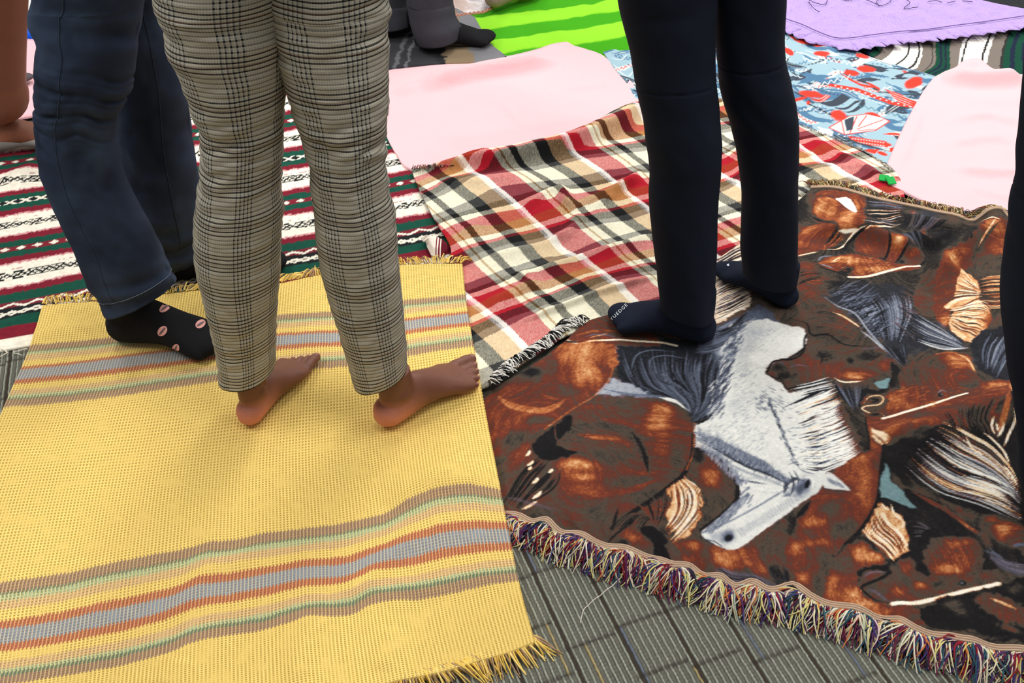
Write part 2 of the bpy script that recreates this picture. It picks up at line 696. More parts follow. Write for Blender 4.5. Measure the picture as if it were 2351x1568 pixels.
# the weft strings show as pale upright cords, the gaps between them as small dark holes
cord = (cu * (2 * math.pi)).sin() * 0.5 + 0.5
rowp = (rowm * (2 * math.pi)).sin() * 0.5 + 0.5
hole = cord.smooth(0.60, 0.10) * rowp.smooth(0.30, 0.70)
nz = M.noise(pv, 38, 3)
hole = hole * nz.smooth(0.22, 0.58)
colr = M.mix(cord.smooth(0.55, 1.0) * 0.35, colr, (250, 222, 146))
colr = M.mix(hole * 0.66, colr, (136, 104, 40))
colr = M.shade(colr, nz * 0.34 + M.noise(pv, 1200, 2) * 0.50 + 0.60)
hgt = cord * 0.42 + rowp * 0.35 - hole * 0.8
yellow_mat = M.done(colr, hgt, 0.0018, 0.75)
yel = sheet('yellow_throw', PY, zg, yellow_mat, uv=uvy, thick=0.020)
tag(yel, 'yellow waffle-weave throw with blue, green and red stripe bands under the bare feet', 'blanket')
YC = [lin((250, 212, 104)), lin((240, 200, 96)), lin((232, 194, 100)), lin((170, 140, 110)), lin((255, 226, 140))]
# knotted ends at the far and the near edge
fringe('fringe', G([(97, 698), (230, 690), (430, 668), (640, 648), (740, 630), (920, 607), (1062, 603)], Z_YEL),
       lambda f: np.array([0.02, 1.0]) / 1.0, 430, 0.042, YC, Z_YEL + .001, thread_mat, yel, 0.0016, 0.5, clump=6, lift=.010, zend=.018)
fringe('fringe', G([(500, 1640), (868, 1568), (898, 1555), (1002, 1534), (1046, 1522), (1106, 1504), (1166, 1489), (1229, 1463)], .012),
       lambda f: np.array([0.30 + 0.5 * f, -0.85]) / 1.0, 240, 0.036, [YC[0], YC[1], YC[2], YC[3], YC[3], YC[4]], .016, thread_mat, yel, 0.0020, 0.35, clump=5)


# ================================================================== helper for blankets bounded by four traced sides
def blanket(bot, right, top, left, z, res, zf=None, smooth=5):
    e = [G(catmull(s, smooth) if len(s) > 2 else s, z) for s in (bot, right, top, left)]
    L = lambda q: np.linalg.norm(np.diff(q, axis=0), axis=1).sum()
    nu = int(max(L(e[0]), L(e[2])) / res) + 2
    nv = int(max(L(e[1]), L(e[3])) / res) + 2
    P = coons(e[0], e[1], e[2], e[3], nu, nv)
    zz = np.full(P.shape[:2], z)
    if zf is not None:
        zz = zz + zf(P[..., 0], P[..., 1])
    return P, zz


def band(x, lo, hi, s=0.0):
    return np.clip((x - lo) / max(s, 1e-6) + .5, 0, 1) * np.clip((hi - x) / max(s, 1e-6) + .5, 0, 1)


# ================================================================== maroon, green and white serape (left)
P, zz = blanket([(-420, 885), (0, 806), (620, 690), (1012, 606), (1090, 592)], [(1090, 592), (1060, 540), (1010, 460), (990, 395), (940, 330), (890, 250), (850, 168)],
                [(-420, 372), (0, 300), (655, 196), (850, 168)], [(-420, 885), (-420, 372)], Z_SERAPE, .0036,
                lambda x, y: .0015 * fbm(x * 7, y * 9, 3, 5) + ridges(x, y, [
                    ([(0, 430), (60, 395), (95, 385)], .03, .012), ([(0, 760), (60, 730), (110, 690)], .02, .004)]))
A = G((0, 525))
Bp = G((950, 370))
eu = (Bp - A) / np.linalg.norm(Bp - A)
ev = np.array([-eu[1], eu[0]])
p0 = float((G((0, 425)) - A) @ ev)
xs, ys = P[..., 0], P[..., 1]
un = (xs - A[0]) * eu[0] + (ys - A[1]) * eu[1]
vn = ((xs - A[0]) * ev[0] + (ys - A[1]) * ev[1]) / p0
print('serape period', p0)
vn = vn + 0.012 * fbm(un * 8, vn * 3, 3, 9)
uv = np.stack([un, vn * 1.0], -1)
wc, gr, mr, bk = (248, 240, 222), (20, 78, 62), (128, 28, 46), (28, 32, 34)


def serape_colour(u_, v_):
    ph = v_ - np.round(v_)
    fz = 0.016 * vnoise(u_ * 160, v_ * 20, 7) + .010 * vnoise(u_ * 500, v_ * 50, 8)
    a = np.abs(ph + fz)
    col = np.where((a < .22)[..., None], lin(wc), np.where((a < .335)[..., None], lin(mr), lin(gr)))
    col = np.where(((a > .205) & (a < .235))[..., None], lin((214, 150, 150)), col)
    # zigzag figures
    tri = lambda w: np.abs(((u_ / w) % 1.0) - 0.5) * 4 - 1
    kk = np.round(v_).astype(int)
    z1 = .036 * tri(.030)
    d = np.abs(ph - z1)
    d2 = np.abs(ph + z1)
    wht = a < .075
    col = np.where((wht & ((d < .018) | (d2 < .011)))[..., None], lin(bk), col)
    col = np.where((np.abs(np.abs(ph) - .058) < .011)[..., None] & (vnoise(u_ * 120, kk * 3.3, 2) > -.25)[..., None], lin(bk), col)
    col = np.where((np.abs(ph - .118) < .006)[..., None] & (vnoise(u_ * 300, kk * 1.3, 3) > .1)[..., None], lin((190, 120, 120)), col)
    # little crosses in the middle of the green stripes, alternately edged black or maroon
    gp = (v_ % 1.0) - .5
    kg = np.floor(v_).astype(int)
    cell = ((u_ / .036) % 1.0) - .5
    inb = np.abs(gp) < .050
    odd = (kg % 2 == 0)
    basec = np.where(odd[..., None], lin(bk), lin((128, 34, 48)))
    col = np.where(inb[..., None], basec, col)
    crs_ = (np.abs(np.abs(cell) * .14 - np.abs(gp)) < .018) & inb
    dia = (np.abs(cell) * .13 + np.abs(gp) < .040) & inb
    col = np.where((np.where(odd, crs_, dia))[..., None], lin(wc), col)
    # the border at the near end
    nb = v_ < -.40 - 1.0
    q = v_ + 1.0
    bd = q < -.40
    bc = np.where((q > -.50)[..., None], lin(gr), np.where((q > -.60)[..., None], lin((122, 40, 52)), np.where((q > -.78)[..., None], lin(bk),
         np.where((q > -.93)[..., None], lin(gr), np.where((q > -1.10)[..., None], lin(mr), lin(wc))))))
    zz1 = .028 * tri(.05)
    bc = np.where((np.abs(q + .56 - zz1) < .018)[..., None], lin(wc), bc)
    bc = np.where(((np.abs(q + .70 - zz1) < .020) | (np.abs(q + .70 + zz1) < .014))[..., None], lin(wc), bc)
    col = np.where(bd[..., None], bc, col)
    return col


col = serape_colour(un, vn)
col = col * (0.93 + .12 * vnoise(xs * 120, ys * 300, 6) + .06 * vnoise(xs * 400, ys * 400, 1))[..., None]
wool = attr_mat('woven_wool', 1.0, 700, .16, .0015)
ser = sheet('striped_serape', P, zz, wool, col=col, thick=.004)
tag(ser, 'Mexican style serape with maroon, green and white zigzag stripes behind the yellow throw', 'blanket')
st = []
for px, L in ((4, .05), (12, .035), (52, .02)):
    r = G((px, 806))
    pts = [[r[0] + .012 * math.sin(k * .9 + px), r[1] - L * k / 6, .006 + .002 * (k % 2)] for k in range(7)]
    st.append((pts, .0016, .0008, lin(wc)))
# white tassel of the turned-up corner
r = G((1003, 565))
for i in range(46):
    a = -2.3 + random.gauss(0, .35)
    d = np.array([math.cos(a), math.sin(a)])
    L = random.uniform(.018, .03)
    pts = [[r[0] + d[0] * L * f - .006, r[1] + d[1] * L * f + random.gauss(0, .0012), .019 + .012 * math.sin(f * 2.6)] for f in (0, .3, .6, 1)]
    st.append((pts, .0013, .0007, lin((236, 224, 208))))
tubes('fringe', st, thread_mat, ser, 4, 'stuff')
# the turned corner itself
cpx = [(975, 540), (1003, 543), (1026, 556), (1027, 570), (1012, 590), (990, 585), (980, 565)]
cf = G(cpx, .02)
cc = cf.mean(0)
vs = [[cc[0], cc[1], .034]] + [[*(cc + (p - cc) * .6), .031] for p in cf] + [[*p, .018] for p in cf]
n = len(cf)
fs = [[0, 1 + i, 1 + (i + 1) % n, 1 + (i + 1) % n] for i in range(n)]
bm = bmesh.new()
bv = [bm.verts.new(v) for v in vs]
for i in range(n):
    bm.faces.new((bv[0], bv[1 + i], bv[1 + (i + 1) % n]))
    bm.faces.new((bv[1 + i], bv[1 + n + i], bv[1 + n + (i + 1) % n], bv[1 + (i + 1) % n]))
bmesh.ops.subdivide_edges(bm, edges=bm.edges[:], cuts=3, use_grid_fill=True, smooth=.8)
for f in bm.faces:
    f.smooth = True
me = bpy.data.meshes.new('folded_corner')
bm.to_mesh(me)
bm.free()
M = Mat('corner_stripes', 1.0)
x, y, z = M.pos()
c_ = M.ramp((x - float(cc[0] - .03)) * (1 / .06), [(0, (240, 228, 212)), (.50, (120, 30, 46)), (.54, (240, 230, 216)), (.60, (120, 30, 46)), (.66, (236, 226, 210)), (.70, (110, 26, 42))])
cm = M.done(M.shade(c_, M.noise(M.vec(x, y, z), 600, 2) * .3 + .82), M.noise(M.vec(x, y, z), 500, 2), .001, .4)
link('folded_corner', me, cm, ser)

# ================================================================== pink fleece blankets
def pink_mat(name, c):
    M = Mat(name, 1.0, 0.25)
    x, y, z = M.pos()
    pv = M.vec(x, y, z)
    n1, n2 = M.noise(pv, 14, 3), M.noise(pv, 900, 2)
    return M.done(M.shade(M.rgb(c), n2 * .10 + .95), n1 * 2.0 + n2 * .3, .006, .5)


pk = pink_mat('pink_fleece', (244, 194, 199))
P, zz = blanket([(905, 345), (948, 390), (1100, 400), (1300, 380), (1480, 300)], [(1480, 300), (1475, 262), (1455, 195), (1435, 180)],
                [(860, 165), (900, 158), (1000, 148), (1150, 132), (1230, 112), (1293, 99), (1320, 108), (1380, 125), (1435, 180)],
                [(905, 345), (885, 300), (893, 250), (880, 200), (860, 165)], Z_PINKC, .009,
                lambda x, y: ridges(x, y, [([(960, 222), (1080, 190), (1180, 172), (1290, 148)], .034, .045, .4), ([(900, 230), (980, 205), (1040, 190)], .02, .012),
                                           ([(1140, 230), (1215, 312)], .008, .004), ([(960, 340), (1200, 300), (1400, 260)], .03, .004),
                                           ([(1290, 215), (1360, 205), (1420, 200)], .02, .006), ([(1230, 112), (1293, 100), (1360, 118)], .03, .012)]) + .003 * fbm(x * 5, y * 6, 3, 8), smooth=4)
o = sheet('pink_blanket', P, zz, pk, thick=.006)
tag(o, 'pale pink fleece blanket lying between the striped trousers and the navy legs', 'blanket')
P, zz = blanket([(2020, 415), (2140, 470), (2300, 530), (2480, 600)], [(2480, 600), (2480, 176)],
                [(2143, 180), (2185, 160), (2236, 143), (2265, 160), (2290, 170), (2351, 172), (2480, 176)],
                [(2020, 415), (2056, 330), (2090, 260), (2122, 205), (2143, 180)], Z_PINKR, .009,
                lambda x, y: ridges(x, y, [([(2150, 195), (2240, 205), (2351, 195)], .038, .040, .3), ([(2190, 170), (2240, 158), (2290, 180)], .03, .014),
                                           ([(2110, 260), (2085, 330), (2060, 400)], .014, .006),
                                           ([(2180, 290), (2260, 280), (2351, 300)], .02, .012), ([(2170, 345), (2260, 330), (2320, 340)], .02, .012), ([(2180, 400), (2300, 410), (2351, 405)], .02, .014),
                                           ([(2230, 240), (2351, 250)], .03, .006), ([(2210, 440), (2340, 470)], .02, .005)]) + .003 * fbm(x * 6, y * 8, 3, 3), smooth=4)
o = sheet('pink_blanket', P, zz, pk, thick=.006)
tag(o, 'pale pink fleece blanket at the right with a green tag at its corner', 'blanket')
# green fabric tag at its corner
bm = bmesh.new()
for (x0, y0), w, h, a in (((2028, 414), .016, .012, -.3), ((2044, 420), .015, .014, .2)):
    c = G((x0, y0), .02)
    bmesh.ops.create_cube(bm, size=1, matrix=Matrix.Translation((c[0], c[1], .027)) @ Matrix.Rotation(a, 4, 'Z') @ Matrix.Rotation(.35, 4, 'X') @ Matrix.Diagonal((w * 1.5, h * 1.7, .003, 1)))
bmesh.ops.bevel(bm, geom=bm.edges[:], offset=.001, segments=2, affect='EDGES')
me = bpy.data.meshes.new('green_tag')
bm.to_mesh(me)
bm.free()
link('tag', me, simple_mat('green_satin', (20, 168, 70), .6, 200), o)['label'] = 'bright green tag'
P, zz = blanket([(-300, 330), (60, 268), (110, 262), (300, 240)], [(300, 240), (260, 88)], [(-250, 120), (60, 88), (260, 88)], [(-300, 330), (-250, 120)], .012, .02,
                lambda x, y: .003 * fbm(x * 5, y * 6, 3, 1))
o = sheet('pink_blanket', P, zz, pink_mat('rose_fleece', (242, 184, 191)), thick=.006)
tag(o, 'pink blanket far left behind the bare brown leg', 'blanket')
P, zz = blanket([(-300, 90), (60, 87), (300, 86)], [(300, 86), (280, -60)], [(-260, -60), (280, -60)], [(-300, 90), (-260, -60)], .006, .03)
o = sheet('pale_blanket', P, zz, pink_mat('pale_fleece', (250, 238, 232)), thick=.005)
tag(o, 'whitish blanket at the top left corner beyond the blue one', 'blanket')
P, zz = blanket([(40, 87), (60, 86), (120, 86)], [(120, 86), (130, 30)], [(62, 55), (72, 42), (130, 30)], [(40, 87), (62, 55)], .016, .012,
                lambda x, y: .01 + .006 * fbm(x * 9, y * 9, 2, 1), smooth=2)
o = sheet('blue_blanket', P, zz, simple_mat('royal_blue_fleece', (20, 84, 206), 1.0, 300), thick=.02)
tag(o, 'royal blue folded cloth seen between the bare leg and the jeans', 'blanket')

# ================================================================== lime green striped blanket
P, zz = blanket([(980, 190), (1150, 165), (1300, 150), (1475, 135)], [(1475, 135), (1455, 60), (1430, -60)], [(1020, -60), (1430, -60)], [(980, 190), (1040, 40), (1020, -60)], Z_LIME, .008)
T = TPS([(1046, 47), (1160, 36), (1419, 0), (1102, 74), (1421, 29), (1300, 48), (1140, 97), (1424, 52), (1280, 76), (1314, 105), (1431, 88), (1120, 132), (1100, 18), (1200, 4), (1416, -30)],
        [0, 0, 0, 1, 1, 1, 2, 2, 2, 3, 3, 3, -1, -1, -1])
tv = T(P[..., 0], P[..., 1])[..., 0] + .10 * fbm(P[..., 0] * 16, P[..., 1] * 9, 3, 2)
zz = zz + .003 * np.clip(np.sin(np.pi * tv) * 3, 0, 1)
f = np.clip(np.sin(np.pi * tv) * 5 + .5, 0, 1)[..., None]
col = lin((62, 156, 14)) * (1 - f) + lin((140, 212, 44)) * f
lime = attr_mat('lime_fleece', 1.0, 500, .14, .002)
o = sheet('lime_striped_blanket', P, zz, lime, col=col, thick=.005)
tag(o, 'lime green fleece blanket with darker green stripes behind the pink one', 'blanket')

# ================================================================== charcoal checked blanket under the dark socks
P, zz = blanket([(840, 172), (900, 156), (1000, 146), (1090, 143), (1140, 141), (1169, 134)], [(1169, 134), (1150, 118), (1120, 92), (1090, 40)], [(820, 10), (1000, 5), (1090, 40)],
                [(840, 172), (820, 10)], Z_CHAR, .006, lambda x, y: .002 * fbm(x * 6, y * 6, 3, 2) + ridges(x, y, [([(1000, 135), (1060, 128), (1120, 118)], .02, .006)]), smooth=3)
T = TPS([(895, 150), (960, 150), (1020, 143), (1090, 140), (1165, 134), (900, 95), (1110, 95), (870, 60), (1085, 50)],
        [[0, 0], [.24, 0], [.45, 0], [.72, 0], [1, 0], [-.10, .5], [.92, .5], [-.3, 1], [.9, 1]])
q = T(P[..., 0], P[..., 1])
qu = q[..., 0] + .02 * vnoise(P[..., 0] * 40, P[..., 1] * 40)
qv = q[..., 1]
col = np.broadcast_to(lin((52, 52, 56)), qu.shape + (3,)).copy()
stair = .03 * np.round(vnoise(P[..., 0] * 60, P[..., 1] * 90, 3) * 2) / 2
for lo, hi, c in ((.05, .09, (96, 96, 100)), (.15, .175, (104, 104, 108)), (.47, .70, (134, 116, 92)), (.70, .98, (120, 120, 124)), (.40, .47, (38, 38, 42))):
    col = np.where(((qu + stair * (lo > .3) > lo) & (qu + stair * (lo > .3) < hi))[..., None], lin(c), col)
o = sheet('charcoal_checked_blanket', P, zz, wool, col=col, thick=.010)
tag(o, 'charcoal wool blanket with tan and grey checks at the corner under a black sock', 'blanket')

# ================================================================== green and white serape (top right)
P, zz = blanket([(1900, 118), (1960, 108), (2140, 200), (2351, 210), (2480, 220)], [(2480, 220), (2460, 20)], [(1900, 60), (2100, 30), (2460, 20)], [(1900, 118), (1900, 60)], Z_GSERAPE, .0034)
c5 = lambda x, y: (1651 + x / 3.136, y / 3.136)
bl, sv = [], []
lines = [((1000, 330), (985, 400), 0), ((1180, 290), (1140, 400), 1), ((1260, 265), (1200, 440), 2), ((1350, 250), (1295, 460), 2.9), ((1440, 240), (1380, 490), 3.7),
         ((1500, 240), (1450, 510), 4.3), ((1560, 235), (1480, 520), 5), ((1745, 200), (1650, 500), 6), ((1830, 200), (1740, 460), 7), ((2040, 180), (1920, 470), 8.4), ((2130, 170), (2010, 530), 9),
         ((2260, 150), (2195, 530), 10)]
pts, val = [], []
for a, b, s in lines:
    pts += [c5(*a), c5(*b)]
    val += [s, s]
T = TPS(pts, val)
tv = T(P[..., 0], P[..., 1])[..., 0] + .03 * vnoise(P[..., 0] * 20, P[..., 1] * 30) + .02 * vnoise(P[..., 0] * 90, P[..., 1] * 160, 3)
W_, Gy, Gn, Nv, Bk = (236, 232, 224), (122, 112, 104), (14, 68, 50), (24, 34, 56), (48, 46, 46)
segs = [(-3, 0, W_), (0, .35, Gn), (.35, .6, Nv), (.6, 1.0, Gn), (1.0, 1.12, Bk), (1.12, 1.8, Gy), (1.8, 2.0, W_), (2.0, 2.85, W_), (2.85, 2.98, Bk), (2.98, 3.62, W_), (3.62, 3.76, Bk),
        (3.76, 3.95, W_), (3.95, 4.7, Gy), (4.7, 4.78, Bk), (4.78, 5.0, Gy), (5.0, 5.3, Gn), (5.3, 5.5, Nv), (5.5, 5.7, Gn), (5.7, 5.85, Nv), (5.85, 6.1, Gn), (6.1, 6.8, Gy), (6.8, 7.0, W_), (7.0, 7.1, Bk),
        (7.1, 8.1, W_), (8.1, 8.22, Bk), (8.22, 8.42, W_), (8.42, 9.0, Gy), (9.0, 9.12, Bk), (9.12, 9.4, Gn), (9.4, 9.6, Nv), (9.6, 9.9, Gn), (9.9, 10.3, Nv), (10.3, 14, Gn)]
col = np.zeros(tv.shape + (3,))
for lo, hi, c in segs:
    col = np.where(((tv >= lo) & (tv < hi))[..., None], lin(c), col)
o = sheet('green_serape', P, zz + .002 * fbm(P[..., 0] * 8, P[..., 1] * 8, 2), wool, col=col, thick=.004)
tag(o, 'dark green, grey and white striped wool serape below the lavender quilt', 'blanket')

# ================================================================== lavender ruffled quilt
e_bot = [(1780, 38), (1806, 50), (1840, 62), (1880, 80), (1915, 92), (1950, 93), (2000, 86), (2066, 78), (2120, 74), (2193, 64), (2270, 54), (2351, 42), (2480, 22)]
P, zz = blanket(e_bot, [(2480, 22), (2470, -90)], [(1780, -90), (2470, -90)], [(1780, 38), (1780, -90)], Z_LAV, .006,
                lambda x, y: .003 * fbm(x * 12, y * 12, 3, 5) + .004 * np.abs(vnoise(x * 24, y * 14, 9)), smooth=4)
M = Mat('lavender_cotton', .9, .1)
x, y, z = M.pos()
pv = M.vec(x, y, z)
n = M.noise(pv, 26, 4, .6)
lavm = M.done(M.shade(M.rgb((186, 158, 220)), n * .24 + .86), n, .022, 1.0)
lav = sheet('lavender_quilt', P, zz, lavm, thick=.010)
tag(lav, 'lavender crinkled quilt with a ruffled edge and dark stitched outlines', 'blanket')
# ruffle
e = resample(G(catmull(e_bot, 8), Z_LAV), 900)
tg = np.gradient(e, axis=0)
tg /= np.linalg.norm(tg, axis=1)[:, None]
nrm = np.stack([tg[:, 1], -tg[:, 0]], -1)
s_ = np.arange(900) * .0016
NR = 9
Pr = np.zeros((NR, 900, 2))
zr = np.zeros((NR, 900))
wv = np.sin(s_ * 2 * math.pi / .060 + 2.2 * vnoise(s_ * 12, s_ * 0, 4))
for j in range(NR):
    f = j / (NR - 1)
    Pr[j] = e + nrm * (-.004 + f * (.066 + .012 * wv[:, None] + .014 * np.sign(wv[:, None]) * np.abs(np.roll(wv, 5)[:, None]))) + tg * (.012 * f * np.roll(wv, 7)[:, None])
    zr[j] = Z_LAV + .002 + .006 * math.sin(f * 2.6) + .007 * f * wv - .004 * f
o = sheet('ruffle', Pr, zr, lavm, parent=lav, thick=.002)
st = []
for run in ([(0, 0)], ):
    pass
sq = [[(630, 0), (690, 30), (760, 40), (780, 0)], [(1040, 0), (1110, 30), (1160, 50), (1220, 30), (1240, 0)], [(1180, 0), (1130, 20), (1150, 50)], [(1340, 0), (1370, 30), (1330, 70), (1430, 60)],
      [(1500, 20), (1560, 15), (1600, 25)], [(640, 20), (680, 70), (720, 95)], [(1640, 25), (1700, 20)], [(860, -20), (900, 10), (960, 5), (1000, -20)], [(1750, 10), (1820, 25)]]
for s in sq:
    q = G([c5(*p) for p in catmull(s, 6)], Z_LAV + .004)
    st.append(([[a, b, Z_LAV + .006 + .004 * abs(math.sin(i * 1.7))] for i, (a, b) in enumerate(q)], .0012, .0012, lin((70, 56, 92))))
for s_1 in st:
    tubes('stitching', [s_1], thread_mat, lav, 4)['label'] = 'dark violet stitched outline'
e_ = e[::3]
tubes('ruffle_shade_seam', [([[a, b, Z_LAV + .009] for a, b in e_], .0016, .0016, lin((120, 96, 156)))], thread_mat, lav, 4)  # dark seam line added to stand in for the ruffle's lost shading

# ================================================================== grey floral blanket with braided edge, top centre
P, zz = blanket([(1000, 42), (1050, 32), (1110, 24), (1140, 10), (1180, -10), (1420, -26)], [(1420, -26), (1420, -120)], [(960, -120), (1420, -120)], [(1000, 42), (960, -120)], .012, .008,
                lambda x, y: .004 * fbm(x * 8, y * 8, 3, 4) + .003, smooth=3)
M = Mat('grey_floral_cloth', 1.0)
x, y, z = M.pos()
n = M.noise(M.vec(x, y, z), 9, 3)
c_ = M.ramp(n, [(0, (150, 120, 108)), (.42, (196, 176, 168)), (.50, (222, 216, 216)), (.62, (158, 150, 152))], 'LINEAR')
o = sheet('floral_blanket', P, zz, M.done(c_, n, .003, .5), thick=.006)
tag(o, 'grey and blush patterned blanket with a pink braided edge at the top centre', 'blanket')
st = []
q = resample(G([(1000, 44), (1050, 35), (1110, 27), (1142, 12)], .02), 60)
for k_ in (0, math.pi):
    st.append(([[a + .003 * math.cos(i * .9 + k_), b + .003 * math.sin(i * .9 + k_), .02 + .003 * math.sin(i * .9 + k_)] for i, (a, b) in enumerate(q)], .0028, .0028, lin((196, 140, 120))))
tubes('braid', st, thread_mat, o, 5)['label'] = 'salmon braided edge'
# ================================================================== painting yarn colours onto cloth
class Canvas:
    """a raster lying on the floor plane, in metres; woven pictures are drawn into it and given to the cloth's vertices"""
    def __init__(self, x0, y0, x1, y1, res, **ch):
        self.x0, self.y0, self.res = x0, y0, res
        self.nx, self.ny = int((x1 - x0) / res) + 1, int((y1 - y0) / res) + 1
        self.ch = {k: np.full((self.ny, self.nx) + np.shape(v), v, float) for k, v in ch.items()}
        self.z = 0.0

    def to(self, pts):
        g = G(pts, self.z)
        return (g - [self.x0, self.y0]) / self.res

    def box(self, lo, hi, pad):
        a = np.maximum(np.floor(lo - pad).astype(int), 0)
        b = np.minimum(np.ceil(hi + pad).astype(int) + 1, [self.nx, self.ny])
        if (b <= a).any():
            return None
        Y, X = np.mgrid[a[1]:b[1], a[0]:b[0]].astype(float)
        return (slice(a[1], b[1]), slice(a[0], b[0])), X, Y

    def put(self, sl, m, kw):
        for k, v in kw.items():
            c = self.ch[k]
            mm = m[..., None] if c.ndim == 3 else m
            c[sl] = c[sl] * (1 - mm) + np.asarray(v) * mm

    def poly(self, pts, a=1.0, soft=1.0, rough=1.2, rs=.12, **kw):
        P = self.to(pts)
        r = self.box(P.min(0), P.max(0), soft * 3 + rough * 2)
        if r is None:
            return
        sl, X, Y = r
        if rough:
            Xw = X + rough * fbm(X * rs, Y * rs, 3, len(pts))
            Yw = Y + rough * fbm(X * rs + 40, Y * rs, 3, len(pts) + 3)
        else:
            Xw, Yw = X, Y
        ins = np.zeros(X.shape, bool)
        n = len(P)
        dmin = np.full(X.shape, 1e9)
        for i in range(n):
            p, q = P[i], P[(i + 1) % n]
            if p[1] != q[1]:
                c = ((p[1] > Yw) != (q[1] > Yw)) & (Xw < (q[0] - p[0]) * (Yw - p[1]) / (q[1] - p[1]) + p[0])
                ins ^= c
            d = q - p
            t = np.clip(((Xw - p[0]) * d[0] + (Yw - p[1]) * d[1]) / max((d ** 2).sum(), 1e-9), 0, 1)
            dmin = np.minimum(dmin, np.hypot(Xw - p[0] - t * d[0], Yw - p[1] - t * d[1]))
        sd = np.where(ins, dmin, -dmin)
        self.put(sl, a * np.clip(sd / soft + .5, 0, 1), kw)

    def stroke(self, pts, w, a=1.0, taper=True, soft=.7, **kw):
        P = self.to(pts)
        dep = 1.75
        ww = w * dep / F_PX / self.res * .62
        r = self.box(P.min(0), P.max(0), ww + 2)
        if r is None:
            return
        sl, X, Y = r
        d, f, _ = poly_dist(X, Y, P)
        wl = ww * (np.clip(np.sin(np.pi * np.clip(f, .03, .97)) * 1.5, .25, 1) if taper else 1.0)
        m = np.clip((wl - d) / soft + .5, 0, 1) * a
        self.put(sl, m, kw)

    def blob(self, cen, rx, ry, ang=0, a=1.0, pw=1.0, rough=.35, **kw):
        ca, sa = math.cos(math.radians(ang)), math.sin(math.radians(ang))
        C0 = self.to(cen)
        A = self.to((cen[0] + rx * ca, cen[1] + rx * sa)) - C0
        B = self.to((cen[0] - ry * sa, cen[1] + ry * ca)) - C0
        R = np.linalg.norm(A) + np.linalg.norm(B)
        r = self.box(C0 - 1.6 * R, C0 + 1.6 * R, 1)
        if r is None:
            return
        sl, X, Y = r
        M_ = np.linalg.inv(np.array([A, B]).T)
        dx, dy = X - C0[0], Y - C0[1]
        p, q = M_[0, 0] * dx + M_[0, 1] * dy, M_[1, 0] * dx + M_[1, 1] * dy
        rr = p * p + q * q + rough * fbm(X * .09, Y * .09, 3, int(cen[0]) % 50)
        self.put(sl, np.clip(a * np.exp(-np.clip(rr, 0, 20) ** pw), 0, 1), kw)

    def sample(self, x, y, k):
        c = self.ch[k]
        fx = np.clip((x - self.x0) / self.res, 0, self.nx - 1.001)
        fy = np.clip((y - self.y0) / self.res, 0, self.ny - 1.001)
        i, j = fx.astype(int), fy.astype(int)
        u, v = fx - i, fy - j
        if c.ndim == 3:
            u, v = u[..., None], v[..., None]
        return (c[j, i] * (1 - u) + c[j, i + 1] * u) * (1 - v) + (c[j + 1, i] * (1 - u) + c[j + 1, i + 1] * u) * v


# ================================================================== red tartan throw
P, zz = blanket([(1075, 900), (1130, 884), (1205, 832), (1255, 798), (1300, 770), (1390, 748), (1500, 728), (1640, 668), (1760, 600), (1900, 520), (2080, 470)],
                [(2080, 470), (2060, 400), (1990, 352), (1910, 318), (1835, 288), (1740, 240)],
                [(945, 392), (1050, 385), (1100, 372), (1200, 352), (1260, 345), (1300, 335), (1345, 312), (1385, 282), (1430, 262), (1465, 242), (1600, 225), (1740, 240)],
                [(1075, 900), (1040, 800), (1020, 740), (1010, 650), (1034, 590), (1030, 560), (1000, 510), (985, 480), (960, 430), (945, 392)], Z_PLAID, .0023)
xs, ys = P[..., 0], P[..., 1]
zf = ridges(xs, ys, [
    ([(950, 402), (1100, 396), (1200, 380), (1300, 356), (1400, 316), (1475, 276), (1560, 250)], .036, .044, .45),
    ([(1540, 545), (1440, 575), (1340, 607), (1180, 655)], .016, .013, .35),
    ([(1282, 440), (1300, 480), (1330, 500)], .016, .016), ([(1282, 445), (1240, 470), (1200, 500)], .014, .010), ([(1330, 500), (1375, 470), (1480, 425)], .016, .014, .3),
    ([(1480, 400), (1420, 455), (1350, 505)], .014, .011), ([(1310, 540), (1290, 560), (1200, 590), (1120, 610)], .016, .010, .3),
    ([(1330, 505), (1310, 545), (1260, 575)], .016, .010), ([(1180, 640), (1220, 660), (1190, 690)], .018, .008),
    ([(1120, 720), (1170, 690), (1260, 670)], .020, .008), ([(1510, 650), (1380, 692), (1290, 722), (1180, 760)], .010, .012, -.3),
    ([(1000, 440), (1100, 430), (1200, 425)], .022, .008), ([(1060, 560), (1110, 520), (1200, 500)], .02, .006), ([(1380, 640), (1290, 690), (1200, 720)], .02, .006),
    ([(1850, 330), (1900, 360), (2000, 410)], .02, .010), ([(1840, 420), (1900, 400), (1980, 405), (2020, 430)], .018, .009), ([(1680, 330), (1700, 400), (1690, 470)], .02, .01),
    ([(1660, 380), (1720, 370), (1830, 380)], .018, .008), ([(1840, 380), (1900, 360)], .02, .006)])
zf = zf + .0032 * fbm(xs * 9, ys * 11, 3, 4) + .003
zz = zz + zf
lat = {-1: [(820, 440), (1040, 385), (1261, 325), (1470, 285), (1660, 243), (1860, 205)],
       0: [(942, 545), (1172, 477), (1396, 424), (1600, 378), (1805, 335), (2010, 290)],
       1: [(1062, 692), (1324, 608), (1543, 539), (1755, 480), (1960, 425), (2165, 375)],
       2: [(1235, 850), (1490, 750), (1720, 665), (1930, 600), (2140, 540), (2340, 490)]}
pts, val = [], []
for j, r in lat.items():
    for i, p in enumerate(r):
        pts.append(p)
        val.append([i, j])
pts += [(1122, 438), (1173, 480), (1253, 550), (1279, 582), (1422, 681), (1480, 492), (1438, 461), (1336, 383), (1142, 751), (1893, 395), (1703, 450)]
